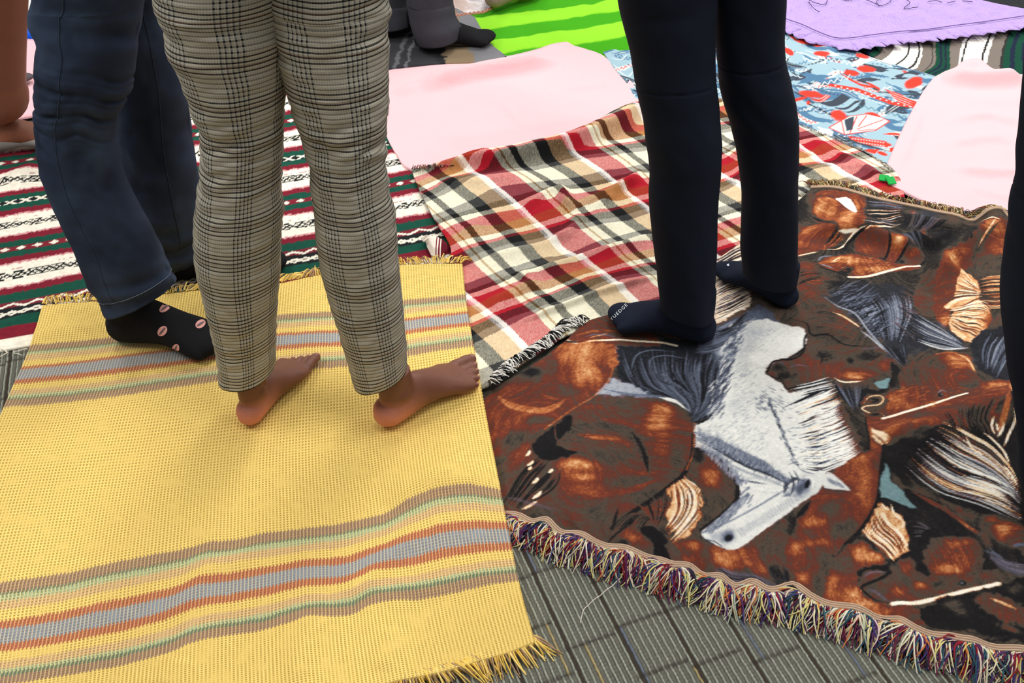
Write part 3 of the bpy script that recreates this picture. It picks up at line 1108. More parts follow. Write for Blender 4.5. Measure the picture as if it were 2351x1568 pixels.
val += [[1, -.2], [1, .01], [1, .58], [1, .80], [1, 1.75], [2, .58], [2, .30], [2, -.35], [0, 1.55], [4, .55], [3, .72]]
T = TPS(pts, val, 2e-4)
q = T(xs, ys)
# the cloth creeps over its folds, so the stripes kink there
qu = q[..., 0] + .010 * fbm(xs * 12, ys * 12, 2, 5) + zf * .8
qv = q[..., 1] + .016 * fbm(xs * 8, ys * 8, 2, 6) + zf * 2.2
cr, rd, bl_, gy, wh, tn, bn = (236, 230, 204), (172, 24, 40), (18, 20, 20), (92, 92, 92), (252, 244, 236), (204, 160, 110), (150, 78, 30)
warp = [(0, .040, wh), (.040, .28, rd), (.28, .335, cr), (.335, .355, (150, 104, 48)), (.355, .43, cr), (.43, .50, bl_), (.50, .68, cr), (.68, .80, bl_), (.80, .97, tn), (.97, 1, wh)]
weft = [(0, .06, bl_), (.06, .14, cr), (.14, .25, rd), (.25, .38, bn), (.38, .46, cr), (.46, .505, rd), (.505, .60, bl_), (.60, .67, gy), (.67, .90, cr), (.90, 1, gy)]


def stripes(v, tab):
    v = v % 1.0
    c = np.zeros(v.shape + (3,))
    for lo, hi, k in tab:
        c = np.where(((v >= lo) & (v < hi))[..., None], np.array(k, float), c)
    return c


fz = .0018 * vnoise(xs * 400, ys * 400, 3)
c1, c2 = stripes(qu + fz, warp), stripes(qv + fz, weft)
tw = .5 + .16 * vnoise(qu * 700, qv * 700, 2)
tw = tw[..., None]
cc = c1 * tw + c2 * (1 - tw)
whm = (((qu % 1.0) < .040))[..., None]
cc = np.where(whm, c1 * .80 + c2 * .20, cc)
col = lin(np.clip(cc, 0, 255)) * (1 + .10 * vnoise(xs * 350, ys * 350, 8))[..., None]
flannel = attr_mat('brushed_flannel', 1.0, 1100, .14, .001)
tar = sheet('tartan_throw', P, zz, flannel, col=col, thick=.004)
tag(tar, 'crumpled red, cream, grey and black tartan throw in the middle of the floor', 'blanket')
BW = [lin((236, 232, 224))] * 3 + [lin((26, 26, 28))] * 2
fringe('fringe', G([(1118, 874), (1161, 832), (1205, 806), (1250, 776), (1288, 742), (1330, 728)], Z_PLAID), lambda f: np.array([.72, -.62]), 300, .034, BW, Z_PLAID + .002, thread_mat, tar, .0014, .45, clump=7, lift=.006, zend=.026)
fringe('fringe', G([(1118, 874), (1161, 832), (1205, 806), (1250, 776), (1288, 742), (1330, 728)], Z_PLAID), lambda f: np.array([.65, -.75]), 260, .024, [lin((20, 20, 22))], Z_PLAID + .001, thread_mat, tar, .0014, .3, lift=.003, zend=.020)
FR = [lin((120, 40, 40)), lin((60, 40, 36)), lin((30, 28, 28)), lin((180, 60, 60)), lin((150, 110, 90))]
fringe('fringe', G([(945, 392), (1050, 383), (1100, 370), (1200, 350), (1260, 343), (1300, 333), (1345, 310), (1385, 280), (1430, 260), (1465, 240)], .03), lambda f: np.array([.25, .97]), 420, .024, FR, .034, thread_mat, tar, .0010, .5, clump=5, lift=.004, zend=.030)
fringe('fringe', G([(2050, 395), (1990, 350), (1910, 316), (1835, 286)], .02), lambda f: np.array([.6, .8]), 160, .010, [lin((200, 190, 170)), lin((120, 100, 90))], .020, thread_mat, tar, .0009, .5, lift=.002, zend=.018)

# ================================================================== blue, red and white patterned blanket
P, zz = blanket([(1480, 260), (1700, 330), (1850, 400), (2000, 400), (2060, 400)], [(2060, 400), (2080, 330), (2110, 270), (2135, 230), (2150, 178)],
                [(1385, 122), (1412, 116), (1440, 118), (1600, 90), (1800, 52), (1840, 75), (1913, 96), (1985, 128), (2060, 152), (2150, 178)],
                [(1480, 260), (1462, 235), (1440, 195), (1410, 160), (1385, 122)], Z_BLUE, .0030,
                lambda x, y: .002 * fbm(x * 6, y * 6, 3, 3) + .004, smooth=4)
xs, ys = P[..., 0], P[..., 1]
BL, SL, RD, WH, LB = (80, 120, 152), (62, 70, 82), (222, 62, 46), (216, 224, 222), (156, 186, 198)
cv = Canvas(xs.min() - .02, ys.min() - .02, xs.max() + .02, ys.max() + .02, .0018, c=lin(LB))
cv.z = Z_BLUE
rnd = random.Random(11)
for i in range(620):
    x0, y0 = rnd.uniform(1385, 2150), rnd.uniform(60, 400)
    a = rnd.choice((.25, .3, -.25, .35, -.3, .15))
    L = rnd.uniform(22, 90)
    c = rnd.choice((BL, BL, SL, SL, WH, BL, LB, LB, BL, SL, WH, BL, RD))
    w = rnd.uniform(8, 34)
    bend = rnd.uniform(-.22, .22) * L
    pp = [(x0, y0), (x0 + L * .5, y0 + a * L * .5 + bend), (x0 + L, y0 + a * L)]
    cv.stroke(catmull(pp, 5), w, c=lin(c))
    if rnd.random() < .55:
        c2 = rnd.choice((WH, SL, LB, BL)) if c != WH else rnd.choice((SL, BL, RD))
        kind = rnd.random()
        cm = catmull(pp, 8)
        if kind < .4:
            zzg = [(p[0], p[1] + (3.2 if k % 2 else -3.2) * min(1, w / 14)) for k, p in enumerate(resample(cm, max(5, int(L / 4))))]
            cv.stroke(zzg, 3, taper=False, c=lin(c2))
        elif kind < .7:
            for p in resample(cm, max(4, int(L / 7))):
                cv.blob(p, 2.4, 1.8, 0, pw=2, rough=0, c=lin(c2))
        else:
            for off in (-3, 3):
                cv.stroke([(p[0], p[1] + off) for p in cm], 2.2, c=lin(c2))
for (x, y, rx, ry, an) in ((650, 270, 50, 18, 5), (740, 395, 62, 22, 4), (1030, 410, 52, 22, 8), (1055, 505, 66, 26, 5), (950, 535, 60, 20, 8), (660, 690, 85, 24, 6), (855, 835, 62, 40, 8), (640, 750, 15, 14, 0), (500, 380, 40, 20, 30),
                           (1400, 600, 70, 40, -20), (1180, 1050, 60, 14, 5), (1175, 1115, 40, 12, 20), (1100, 840, 60, 22, 10)):
    cv.blob(c5(x, y), rx / 3.136, ry / 3.136, an, pw=8, rough=.25, c=lin(RD))


def c5s(pts):
    return [c5(*p) for p in pts]


cv.stroke(c5s([(815, 625), (990, 655), (1240, 750), (1400, 770)]), 22, taper=False, c=lin(RD))
for f in range(26):
    t = f / 25
    cv.blob(c5(835 + 540 * t, 635 + 130 * t + (8 if f % 2 else -8)), 2.2, 1.6, 0, pw=2, rough=0, c=lin(WH))
cv.poly(c5s([(1190, 650), (1290, 680), (1420, 740), (1410, 780), (1300, 750)]), c=lin(RD))
for k in range(4):
    cv.stroke(c5s([(1220, 665 + k * 14), (1400, 730 + k * 16)]), 2.5, c=lin(WH))
cv.poly(c5s([(790, 925), (930, 845), (1060, 830), (1160, 850), (1225, 880), (1120, 950), (900, 975)]), rough=.3, c=lin(WH))
cv.stroke(c5s([(790, 925), (930, 845), (1060, 830), (1160, 850), (1225, 880), (1120, 950), (900, 975), (790, 925)]), 4, taper=False, c=lin(RD))
for a_, b_ in (((900, 970), (880, 880)), ((940, 965), (990, 845)), ((990, 940), (1180, 870)), ((1000, 950), (1120, 940)), ((1000, 920), (1060, 840))):
    cv.stroke(c5s([a_, b_]), 3.5, taper=False, c=lin(RD))
cv.poly(c5s([(900, 870), (970, 845), (960, 940), (915, 950)]), rough=.3, c=lin(SL))
cv.poly(c5s([(920, 985), (1210, 1030), (1210, 1070), (1000, 1050)]), c=lin(RD))
for k in range(24):
    cv.blob(c5(960 + (k % 12) * 20, 1005 + (k // 12) * 22 + (k % 12) * 3), 1.9, 1.4, 0, pw=2, rough=0, c=lin(WH))
cv.stroke(c5s([(860, 980), (1000, 1040), (1220, 1100)]), 10, c=lin(SL))
for k in range(6):
    a0 = k * math.pi / 3
    cv.stroke(c5s([(1390, 690), (1390 + 55 * math.cos(a0), 690 + 26 * math.sin(a0))]), 4.5, c=lin(SL))
zg_ = lambda x0, y0, x1, y1, n, h: [(x0 + (x1 - x0) * k / n, y0 + (y1 - y0) * k / n + (h if k % 2 else -h)) for k in range(n + 1)]
cv.stroke(c5s(zg_(750, 430, 1010, 480, 14, 14)), 3, taper=False, c=lin(WH))
cv.stroke(c5s(zg_(620, 650, 940, 560, 14, 14)), 3, taper=False, c=lin(WH))
cv.stroke(c5s(zg_(1000, 770, 1380, 860, 16, 10)), 3, taper=False, c=lin((70, 120, 140)))
cv.stroke(c5s([(650, 760), (720, 790), (800, 830)]), 7, taper=False, c=lin((30, 34, 40)))
for k in range(12):
    cv.blob(c5(640 + k * 14, 790 + k * 4 - (k % 3) * 12), 1.8, 1.5, 0, pw=2, rough=0, c=lin(WH))
cv.stroke(c5s([(480, 200), (650, 260), (850, 330), (1100, 430), (1320, 500), (1560, 560)]), 3, taper=False, c=lin(SL))
cv.stroke([(1452, 166), (1490, 186)], 9, c=lin(RD))
for s in ([(1400, 135), (1425, 140), (1440, 128)], [(1405, 150), (1430, 165), (1450, 150)], [(1412, 160), (1440, 178), (1455, 165)], [(1420, 125), (1440, 122)]):
    cv.stroke(catmull(s, 4), 4, c=lin(WH))
col = cv.sample(xs, ys, 'c')
prn = attr_mat('printed_fleece', .95, 900, .08, .001)
o = sheet('geometric_print_blanket', P, zz, prn, col=col, thick=.004)
tag(o, 'blue, red and white geometric leaf print blanket behind the navy trousers', 'blanket')

# ================================================================== horse tapestry throw
bot = [(1142, 1166), (1162, 1170), (1198, 1176), (1225, 1191), (1255, 1194), (1285, 1216), (1320, 1221), (1356, 1240), (1386, 1246), (1416, 1255), (1469, 1268), (1517, 1281), (1547, 1297), (1588, 1298), (1621, 1318),
       (1657, 1326), (1689, 1339), (1722, 1335), (1755, 1350), (1776, 1350), (1818, 1339), (1859, 1368), (1913, 1382), (2002, 1411), (2059, 1421), (2098, 1444), (2172, 1454), (2208, 1467), (2280, 1478), (2351, 1492), (2430, 1512), (2540, 1560)]
rgt = [(2540, 1560), (2500, 1000), (2470, 560)]
top = [(1862, 434), (1905, 434), (1950, 442), (2000, 458), (2040, 468), (2110, 480), (2150, 488), (2200, 498), (2235, 512), (2290, 506), (2330, 520), (2400, 535), (2470, 560)]
lft = [(1142, 1166), (1110, 1120), (1075, 1000), (1085, 905), (1165, 866), (1230, 836), (1298, 783), (1340, 742), (1400, 722), (1520, 690), (1640, 600), (1700, 562), (1780, 500), (1840, 455), (1862, 434)]
P, zz = blanket(bot, rgt, top, lft, Z_TAP, .0022, smooth=3)
xs, ys = P[..., 0], P[..., 1]
cv = Canvas(xs.min() - .01, ys.min() - .01, xs.max() + .01, ys.max() + .01, .0013, t=.30, g=0.0, sp=np.zeros(4))
cv.z = Z_TAP
K3 = .31888
def c2(x, y): return (1651 + x * K3, 400 + y * K3)
def c3(x, y): return (1100 + x * K3, 800 + y * K3)
def c4(x, y): return (1651 + x * K3, 800 + y * K3)
def c1(x, y): return (1100 + x * K3, 400 + y * K3)
def d5(x, y): return (1100 + x * .29775, 1168 + y * .29775)
def d6(x, y): return (1651 + x * .29775, 1168 + y * .29775)


def PO(f, pts, t, g=0.0, a=1.0, soft=2.0, rough=2.5, sm=True):
    p = [f(*q) for q in pts]
    if sm and len(p) > 3:
        p = catmull(p + [p[0]], 3)[:-1]
    cv.poly(p, a=a, soft=soft, rough=rough, t=t, g=g)


def ST(f, pts, w, t, g=0.0, a=1.0, taper=True):
    cv.stroke(catmull([f(*q) for q in pts], 5), w, a=a, taper=taper, t=t, g=g)


def BB(f, c, rx, ry, t, ang=0, g=0.0, a=1.0, k=K3, pw=1.3):
    cv.blob(f(*c), rx * k, ry * k, ang, a=a, pw=pw, t=t, g=g)


hr = random.Random(5)


def HA(f, ga, gb, n, w, tones, g=0.0, jit=.02, part=(0, 1), a=.95, m=12, wave=0.0):
    """locks of hair interpolated between two guide curves"""
    A_ = resample(catmull([f(*q) for q in ga], 6), m)
    B_ = resample(catmull([f(*q) for q in gb], 6), m)
    for i in range(n):
        s = (i + hr.uniform(-.4, .4)) / max(n - 1, 1)
        L = A_ * (1 - s) + B_ * s
        i0 = int(m * max(0, part[0] + hr.uniform(0, .25)))
        i1 = int(m * min(1, part[1] - hr.uniform(0, .2))) + 1
        L = L[i0:i1].copy()
        if len(L) < 3:
            continue
        ln = np.linalg.norm(L[-1] - L[0])
        L += np.array([hr.uniform(-1, 1), hr.uniform(-1, 1)]) * ln * jit
        if wave:
            tt = np.linspace(0, 1, len(L))
            L[:, 1] += wave * np.sin(tt * 9 + s * 5)
        tn_ = hr.choice(tones)
        cv.stroke(L, w * hr.uniform(.6, 1.3), a=a, t=tn_, g=g if isinstance(g, float) else hr.choice(g))


Kd = .29775
# ---- two rust horses at the left
PO(c3, [(30, 320), (350, 150), (560, 20), (620, -80), (800, -100), (980, -60), (970, 120), (930, 240), (830, 340), (700, 420), (560, 520), (470, 600), (380, 690), (170, 1050), (100, 900), (40, 500)], .50)
for c, rx, ry, t in (((250, 480), 190, 90, .56), ((180, 600), 120, 70, .52), ((620, 40), 100, 60, .60), ((520, 150), 60, 70, .32), ((330, 230), 130, 35, .34), ((370, 185), 80, 35, .08), ((880, 90), 50, 130, .36), ((680, 300), 110, 50, .36),
                     ((300, 640), 190, 55, .32), ((130, 850), 90, 110, .31), ((120, 980), 60, 50, .5), ((430, 520), 90, 30, .36)):
    BB(c3, c, rx, ry, t)
BB(c3, (740, 50), 110, 110, .73); BB(c3, (780, 180), 100, 110, .76); BB(c3, (820, 240), 50, 60, .66)
for dx, w in ((0, 13), (18, 6)):
    ST(c3, [(140, 310 + dx), (220, 380 + dx), (330, 425 + dx), (450, 445 + dx), (560, 410 + dx), (620, 370)], w, .72, a=.8)
ST(c3, [(230, 330), (330, 310), (430, 340)], 7, .5, a=.7)
ST(c3, [(440, 330), (520, 360), (590, 370)], 6, .66, a=.8)
PO(c3, [(560, 520), (700, 430), (850, 360), (1050, 350), (1250, 360), (1400, 420), (1500, 500), (1540, 620), (1530, 720), (1490, 860), (1390, 985), (1250, 1080), (1100, 1180), (980, 1290), (960, 1420), (600, 1270), (480, 1210), (200, 1150), (180, 1040), (370, 720)], .42)
for c, rx, ry, t in (((950, 400), 140, 45, .33), ((820, 430), 100, 20, .52), ((1200, 440), 150, 60, .48), ((1440, 560), 60, 120, .46), ((750, 600), 130, 60, .33), ((900, 700), 240, 80, .44), ((950, 780), 200, 60, .33), ((1000, 900), 220, 50, .50),
                     ((650, 880), 90, 90, .5), ((1250, 920), 90, 40, .52), ((1100, 960), 150, 40, .33), ((750, 1020), 130, 40, .54), ((950, 1040), 200, 40, .52), ((620, 1150), 60, 100, .44), ((850, 1230), 170, 90, .31), ((1150, 1080), 140, 60, .31),
                     ((1300, 760), 50, 120, .46), ((1420, 820), 50, 110, .30), ((1330, 600), 70, 60, .58), ((480, 1180), 110, 60, .31), ((700, 1230), 70, 60, .44)):
    BB(c3, c, rx, ry, t)
BB(c3, (1320, 460), 100, 75, .75); BB(c3, (1270, 560), 80, 60, .74); BB(c3, (1320, 690), 60, 90, .58); BB(c3, (720, 840), 140, 45, .74); BB(c3, (760, 930), 90, 30, .66); BB(c3, (1180, 600), 70, 20, .64, 30)
ST(c3, [(700, 620), (820, 640), (950, 650), (1050, 690), (1100, 750)], 14, .58, a=.85)
ST(c3, [(780, 640), (900, 650), (1000, 660)], 7, .70, a=.8)
ST(c3, [(880, 510), (1000, 530), (1130, 570), (1220, 630)], 14, .55, a=.8)
ST(c3, [(660, 560), (850, 560), (1030, 590), (1150, 690), (1200, 820), (1230, 900)], 18, .30, a=.9)
ST(c3, [(1100, 610), (1160, 700), (1195, 790), (1215, 890)], 8, .06, a=.9)
ST(c3, [(640, 1050), (760, 1040), (900, 1060), (1100, 1020), (1300, 940)], 12, .56, a=.8)
PO(c3, [(372, 700), (560, 545), (650, 480), (680, 500), (660, 570), (600, 650), (560, 700), (710, 760), (600, 790), (520, 810), (430, 790)], .05)
ST(c3, [(548, 560), (550, 640), (590, 690), (650, 660)], 3, .45)
ST(c3, [(1545, 640), (1530, 800), (1470, 920), (1380, 1000), (1250, 1090), (1100, 1190), (960, 1310)], 9, .05, taper=False)
ST(c3, [(1000, 1160), (960, 1300)], 5, .05)
ST(c3, [(978, 0), (970, 120), (930, 240), (830, 345), (700, 425), (560, 520), (470, 590)], 3.2, .68, taper=False)
ST(c3, [(1547, 560), (1540, 760), (1490, 890)], 3, .62, taper=False)
# tail hair, left
HA(c3, [(420, 780), (300, 880), (160, 1080)], [(600, 860), (560, 980), (330, 1160)], 46, 3.6, (.05, .08, .35, .42, .05), wave=1.5)
for a_, b_ in (((335, 770), (365, 735)), ((345, 840), (390, 810)), ((350, 870), (372, 850)), ((380, 975), (425, 935)), ((380, 1090), (450, 1030)), ((310, 1140), (420, 1110)), ((500, 900), (525, 870))):
    ST(c3, [a_, ((a_[0] + b_[0]) / 2 + 6, (a_[1] + b_[1]) / 2 + 4), b_], 6, .95)
ST(c3, [(170, 1050), (260, 1060), (400, 1130), (560, 1160)], 6, .55, g=1.0, a=.4)
# ---- grey swirling mane of the white horse
PO(c3, [(985, -50), (1300, -60), (1600, -60), (1900, -80), (1870, 60), (1810, 200), (1760, 420), (1620, 520), (1540, 560), (1500, 470), (1400, 380), (1260, 350), (1100, 330), (1000, 180)], .13, 1.0)
PO(c3, [(850, 340), (930, 240), (980, 225), (1080, 250), (1200, 310), (1300, 350), (1100, 345), (950, 350)], .66, 1.0, rough=4, soft=5)
ST(c3, [(900, 300), (1060, 330), (1280, 350), (1420, 380), (1515, 465)], 9, .45, g=1.0, a=.7)
ST(c3, [(1300, 355), (1420, 385), (1480, 430), (1512, 468)], 9, .95, g=1.0)
HA(c3, [(1000, 30), (1060, 180), (1150, 290), (1400, 350), (1530, 480)], [(1900, 0), (1800, 180), (1740, 380), (1600, 510), (1540, 540)], 80, 3.0, (.04, .30, .40, .46, .05, .34, .52), 1.0, .015, wave=2.0)
HA(c3, [(1250, 70), (1230, 160), (1330, 260), (1500, 300), (1560, 440)], [(1700, 60), (1650, 180), (1640, 300), (1600, 420), (1560, 500)], 26, 3.0, (.04, .42, .05, .36), 1.0, .02, wave=3)
ST(c3, [(1090, 180), (1130, 60), (1240, 20), (1400, 30)], 3, .45, g=1.0); ST(c3, [(1225, 170), (1240, 80), (1360, 60), (1500, 90)], 3, .45, g=1.0)
ST(c3, [(980, 60), (1010, 160), (1090, 250)], 4, .05, g=1.0)
# ---- strip between tartan, foot and rust horse
PO(c1, [(610, 1190), (700, 1120), (760, 1060), (900, 990), (1000, 1000), (1300, 1200), (1250, 1240), (900, 1250), (760, 1230)], .42)
ST(c1, [(700, 1160), (850, 1130), (1000, 1130)], 8, .62, a=.8); ST(c1, [(800, 1190), (930, 1150)], 5, .75)
ST(c1, [(770, 1180), (850, 1160), (1000, 1180)], 5, .46, g=1.0, a=.6)
ST(c1, [(640, 1200), (700, 1225), (780, 1225), (900, 1210), (1020, 1198), (1130, 1205), (1300, 1215), (1420, 1240)], 6, .97, taper=False)
ST(c1, [(600, 1200), (680, 1215), (760, 1222)], 7, .05)
BB(c1, (740, 1218), 28, 10, .08)
ST(c1, [(720, 1080), (790, 1040), (900, 1000)], 5, .5, g=1.0, a=.5)
PO(c1, [(560, 1230), (700, 1235), (900, 1240), (980, 1260), (980, 1400), (600, 1290)], .60, rough=4)
BB(c1, (760, 1290), 130, 90, .74)
# ---- cream mane under the navy feet
PO(c1, [(1690, 700), (1720, 600), (1860, 520), (2000, 470), (2010, 620), (1900, 760), (1960, 930), (1860, 990), (1700, 1090), (1680, 1000), (1640, 900)], .86, .4, rough=4)
HA(c1, [(1660, 640), (1780, 590), (1900, 530), (2000, 490)], [(1680, 1090), (1780, 1030), (1880, 990), (1960, 940)], 74, 2.5, (.95, .08, .12, .30, .92, .1, 1.0), (.2, .6, .9), .02, wave=1.6)
PO(c1, [(1690, 1110), (1900, 1010), (2000, 960), (2090, 1010), (2150, 1080), (1900, 1070), (1850, 1200), (1760, 1300), (1560, 1290), (1600, 1200)], .36, 1.0, rough=4, soft=4)
HA(c1, [(1660, 1140), (1800, 1080), (1960, 970)], [(1560, 1310), (1700, 1290), (1900, 1180)], 30, 3, (.05, .45, .5, .3), 1.0, .02)
ST(c1, [(1690, 1150), (1800, 1110), (1930, 1000)], 6, .04); ST(c1, [(1720, 1120), (1850, 1050)], 4, .55, g=1.0)
# ---- the white horse
WHITE = [(1688, 800), (1694, 750), (1724, 736), (1760, 735), (1804, 748), (1842, 760), (1860, 776), (1849, 799), (1815, 822), (1780, 832), (1760, 848), (1770, 870), (1795, 885), (1812, 905), (1850, 900), (1905, 915), (1915, 960),
         (1935, 1010), (1950, 1045), (1935, 1072), (1893, 1087), (1890, 1120), (1858, 1144), (1779, 1199), (1705, 1253), (1689, 1261), (1667, 1260), (1640, 1250), (1615, 1238), (1608, 1226), (1617, 1216), (1648, 1196), (1671, 1172),
         (1690, 1140), (1692, 1118), (1668, 1087), (1642, 1055), (1594, 1036), (1593, 985), (1625, 966), (1655, 940), (1674, 864)]
cv.poly(WHITE, soft=2, rough=2.0, t=.93, g=1.0)
# outline and dark ground around it
cv.stroke([(1594, 1038), (1642, 1058), (1668, 1090), (1693, 1120), (1692, 1142), (1672, 1175), (1648, 1200), (1612, 1220)], 9, t=.06, g=0.0, taper=False)
cv.stroke([(1606, 1232), (1640, 1252), (1668, 1264)], 4, t=.10, g=1.0)
cv.stroke([(1593, 985), (1623, 968), (1657, 940), (1664, 925)], 6, t=.05, g=1.0)
cv.stroke([(1860, 778), (1849, 802), (1815, 826), (1782, 838)], 6, t=.05, g=0.0)
# neck fur: grey flecks toward the mane
for i in range(330):
    s = hr.random()
    x = 1700 - 30 * s + abs(hr.gauss(0, 34))
    y = 742 + 240 * s + hr.uniform(-8, 8)
    cv.stroke([(x, y), (x + hr.uniform(4, 12), y - hr.uniform(3, 9))], 2.2, t=hr.choice((.66, .72, .78, .98)), g=1.0, a=.65)
for i in range(330):
    x, y = 1610 + 150 * hr.random(), 985 + 60 * hr.random()
    cv.stroke([(x, y), (x + hr.uniform(4, 9), y - hr.uniform(5, 10))], 2, t=hr.choice((.68, .78, 1.0, .72)), g=1.0, a=.55)
BB(c4, (60, 60), 90, 60, .80, g=1.0); cv.blob((1715, 800), 24, 60, 12, a=.8, t=.76, g=1.0); cv.blob((1735, 765), 40, 16, -12, a=.8, t=.72, g=1.0); cv.blob((1700, 930), 50, 24, -20, a=.6, t=.80, g=1.0); BB(c4, (300, 90), 120, 60, .97, g=1.0)
# throat, cheek and jaw shading
for pts, w, t in (([(1595, 1000), (1640, 1022), (1690, 1045), (1740, 1068), (1800, 1098)], 20, .50), ([(1598, 1012), (1660, 1042), (1720, 1072), (1780, 1095), (1808, 1108)], 6, .22),
                  ([(1600, 1035), (1650, 1055), (1680, 1082), (1700, 1108)], 13, .58), ([(1612, 1228), (1650, 1205), (1685, 1170), (1710, 1130), (1720, 1118)], 15, .50),
                  ([(1650, 1060), (1700, 1080), (1750, 1100), (1800, 1118)], 9, .82), ([(1706, 1118), (1740, 1128), (1790, 1130)], 5, .60),
                  ([(1625, 1222), (1690, 1190), (1760, 1150), (1815, 1118)], 5, .58), ([(1700, 1140), (1740, 1125), (1790, 1128)], 12, .94), ([(1660, 1240), (1720, 1200), (1800, 1150), (1850, 1125)], 16, .96),
                  ([(1690, 1118), (1700, 1104), (1760, 1112)], 4, .35)):
    cv.stroke(catmull(pts, 4), w, t=t, g=1.0, a=.85)
for i in range(60):
    f_ = i / 60
    x, y = 1700 + 150 * f_, 1222 - 92 * f_
    cv.stroke([(x - 8, y - 10), (x + 2, y + 8)], 1.5, t=.62, g=1.0, a=.7)
for i in range(160):
    f_ = hr.random()
    x, y = 1600 + 190 * f_ + hr.gauss(0, 5), 1015 + 90 * f_ + hr.gauss(0, 6)
    cv.stroke([(x, y), (x + 5, y - 11)], 1.8, t=hr.choice((.4, .5, .7, .85)), g=1.0, a=.75)
# nostril, mouth, eye, ear
cv.blob((1672, 1233), 17, 12, -20, t=.42, g=1.0); cv.blob((1674, 1236), 11, 8, -20, pw=2, t=.05, g=1.0); cv.blob((1640, 1232), 14, 9, -10, t=.60, g=1.0)
cv.stroke([(1618, 1240), (1640, 1243), (1662, 1256)], 3, t=.35, g=1.0)
cv.blob((1846, 1117), 10, 14, 20, t=.20, g=1.0); cv.blob((1853, 1114), 5, 9, 10, pw=2, t=.03, g=1.0); cv.stroke([(1800, 1132), (1806, 1108), (1826, 1100), (1844, 1106)], 7, t=.30, g=1.0); cv.blob((1806, 1140), 10, 6, -30, t=.30, g=1.0)
cv.stroke([(1816, 1092), (1822, 1112), (1818, 1130)], 4, t=.45, g=1.0); cv.stroke([(1855, 1098), (1870, 1108), (1866, 1124)], 5, t=.94, g=1.0)
cv.poly([(1884, 1112), (1898, 1091), (1912, 1094), (1935, 1115), (1950, 1132), (1915, 1126), (1893, 1122)], soft=1.5, rough=.8, t=.86, g=1.0)
for k in range(7):
    cv.stroke([(1896 + k * 4, 1098 + k * 2), (1910 + k * 5, 1114 + k * 2.4)], 1.6, t=.4, g=1.0, a=.8)
cv.stroke([(1884, 1086), (1905, 1090), (1930, 1104), (1948, 1126)], 2.5, t=.99, g=1.0)
# forelock line of grey flecks along the crest
for i in range(70):
    f_ = i / 70
    x = 1765 + 66 * f_ + hr.gauss(0, 2.5)
    y = 925 + 150 * f_ + hr.gauss(0, 2)
    cv.stroke([(x - 2, y - 5), (x + 3, y + 4)], 3, t=hr.choice((.25, .4, .6)), g=1.0, a=.9)
for i in range(60):
    x, y = 1735 + hr.uniform(-8, 60), 925 + hr.gauss(0, 14)
    cv.stroke([(x, y), (x + 9, y + 5)], 2.4, t=hr.choice((.45, .6, .35)), g=1.0, a=.8)
for i in range(160):
    x, y = 1800 + hr.uniform(0, 110), 960 + hr.uniform(-40, 110)
    cv.stroke([(x, y), (x + 12, y + hr.uniform(-5, 2))], 2.2, t=hr.choice((.62, .72, 1.0, .98, .5)), g=1.0, a=.75)
# ---- dark rust field right of the white mane, then its locks
PO(c4, [(640, 330), (850, 250), (900, 380), (990, 560), (1050, 760), (1160, 780), (1120, 860), (960, 820), (985, 740), (900, 600), (850, 420)], .36)
PO(c4, [(850, 380), (900, 500), (960, 640), (1000, 760), (940, 830), (880, 700), (800, 560), (700, 420), (620, 350)], .46)
PO(c4, [(990, 420), (1060, 540), (1062, 780), (1020, 770), (985, 600), (900, 420), (820, 330), (900, 300)], .20)
HA(c4, [(430, 440), (620, 350), (760, 250)], [(620, 400), (760, 340), (850, 300)], 14, 3.2, (.97, .9, .08, 1.0), 1.0, .02)
HA(c4, [(560, 420), (720, 360), (860, 300)], [(600, 880), (780, 880), (970, 790)], 62, 3.4, (.97, 1.0, .93, .97, .45, .40, .12), (1.0, 1.0, 0.0), .02, wave=1.2)
for i in range(34):
    s = i / 33
    x1, y1 = 850 + 140 * s + hr.uniform(-18, 18), 380 + 390 * s
    ST(c4, [(x1 - 190, y1 + 62), (x1 - 90, y1 + 40), (x1, y1)], 2.8, hr.choice((.97, 1.0, .93)), g=1.0)
    if i % 2:
        ST(c4, [(x1 - 150, y1 + 60), (x1 - 60, y1 + 42), (x1 + 6, y1 + 14)], 2.4, hr.choice((.40, .12, .44)), g=0.0)
HA(c4, [(800, 240), (860, 330), (960, 450)], [(1090, 270), (1060, 330), (1010, 440)], 26, 2.6, (.05, .1, .42, .05, .5), 1.0, .03)
# ---- dark brown horse whose muzzle crosses the white neck
PO(c4, [(335, 185), (370, 130), (430, 95), (520, 90), (620, 20), (640, -110), (800, -130), (1100, -100), (1300, -60), (1300, 100), (1240, 150), (1150, 200), (1000, 240), (860, 225), (700, 245), (560, 275), (480, 300), (430, 235), (370, 220)], .38)
for c, rx, ry, t in (((640, 110), 120, 70, .44), ((560, 190), 120, 30, .34), ((850, 150), 160, 40, .46), ((1050, 70), 150, 40, .14), ((760, 60), 60, 40, .10), ((900, 60), 90, 40, .40), ((980, 205), 110, 28, .72), ((1200, 120), 60, 50, .52), ((950, -60), 160, 40, .36), ((420, 150), 60, 30, .12), ((460, 210), 60, 26, .10)):
    BB(c4, c, rx, ry, t)
BB(c4, (540, 195), 26, 12, .42); BB(c4, (545, 200), 14, 7, .05); BB(c4, (940, 100), 26, 20, .04)
ST(c4, [(335, 190), (400, 225), (440, 235), (480, 300), (520, 300)], 4, .05, taper=False); ST(c4, [(340, 180), (380, 110), (440, 95), (520, 90), (600, 40), (620, -80), (700, -130)], 4.5, .05, taper=False)
ST(c4, [(610, 120), (700, 100), (800, 70)], 3, .5, a=.7); ST(c4, [(500, 150), (560, 130), (640, 140)], 2.5, .5, g=1.0, a=.6); ST(c4, [(700, 20), (740, 80), (720, 130)], 4, .06)
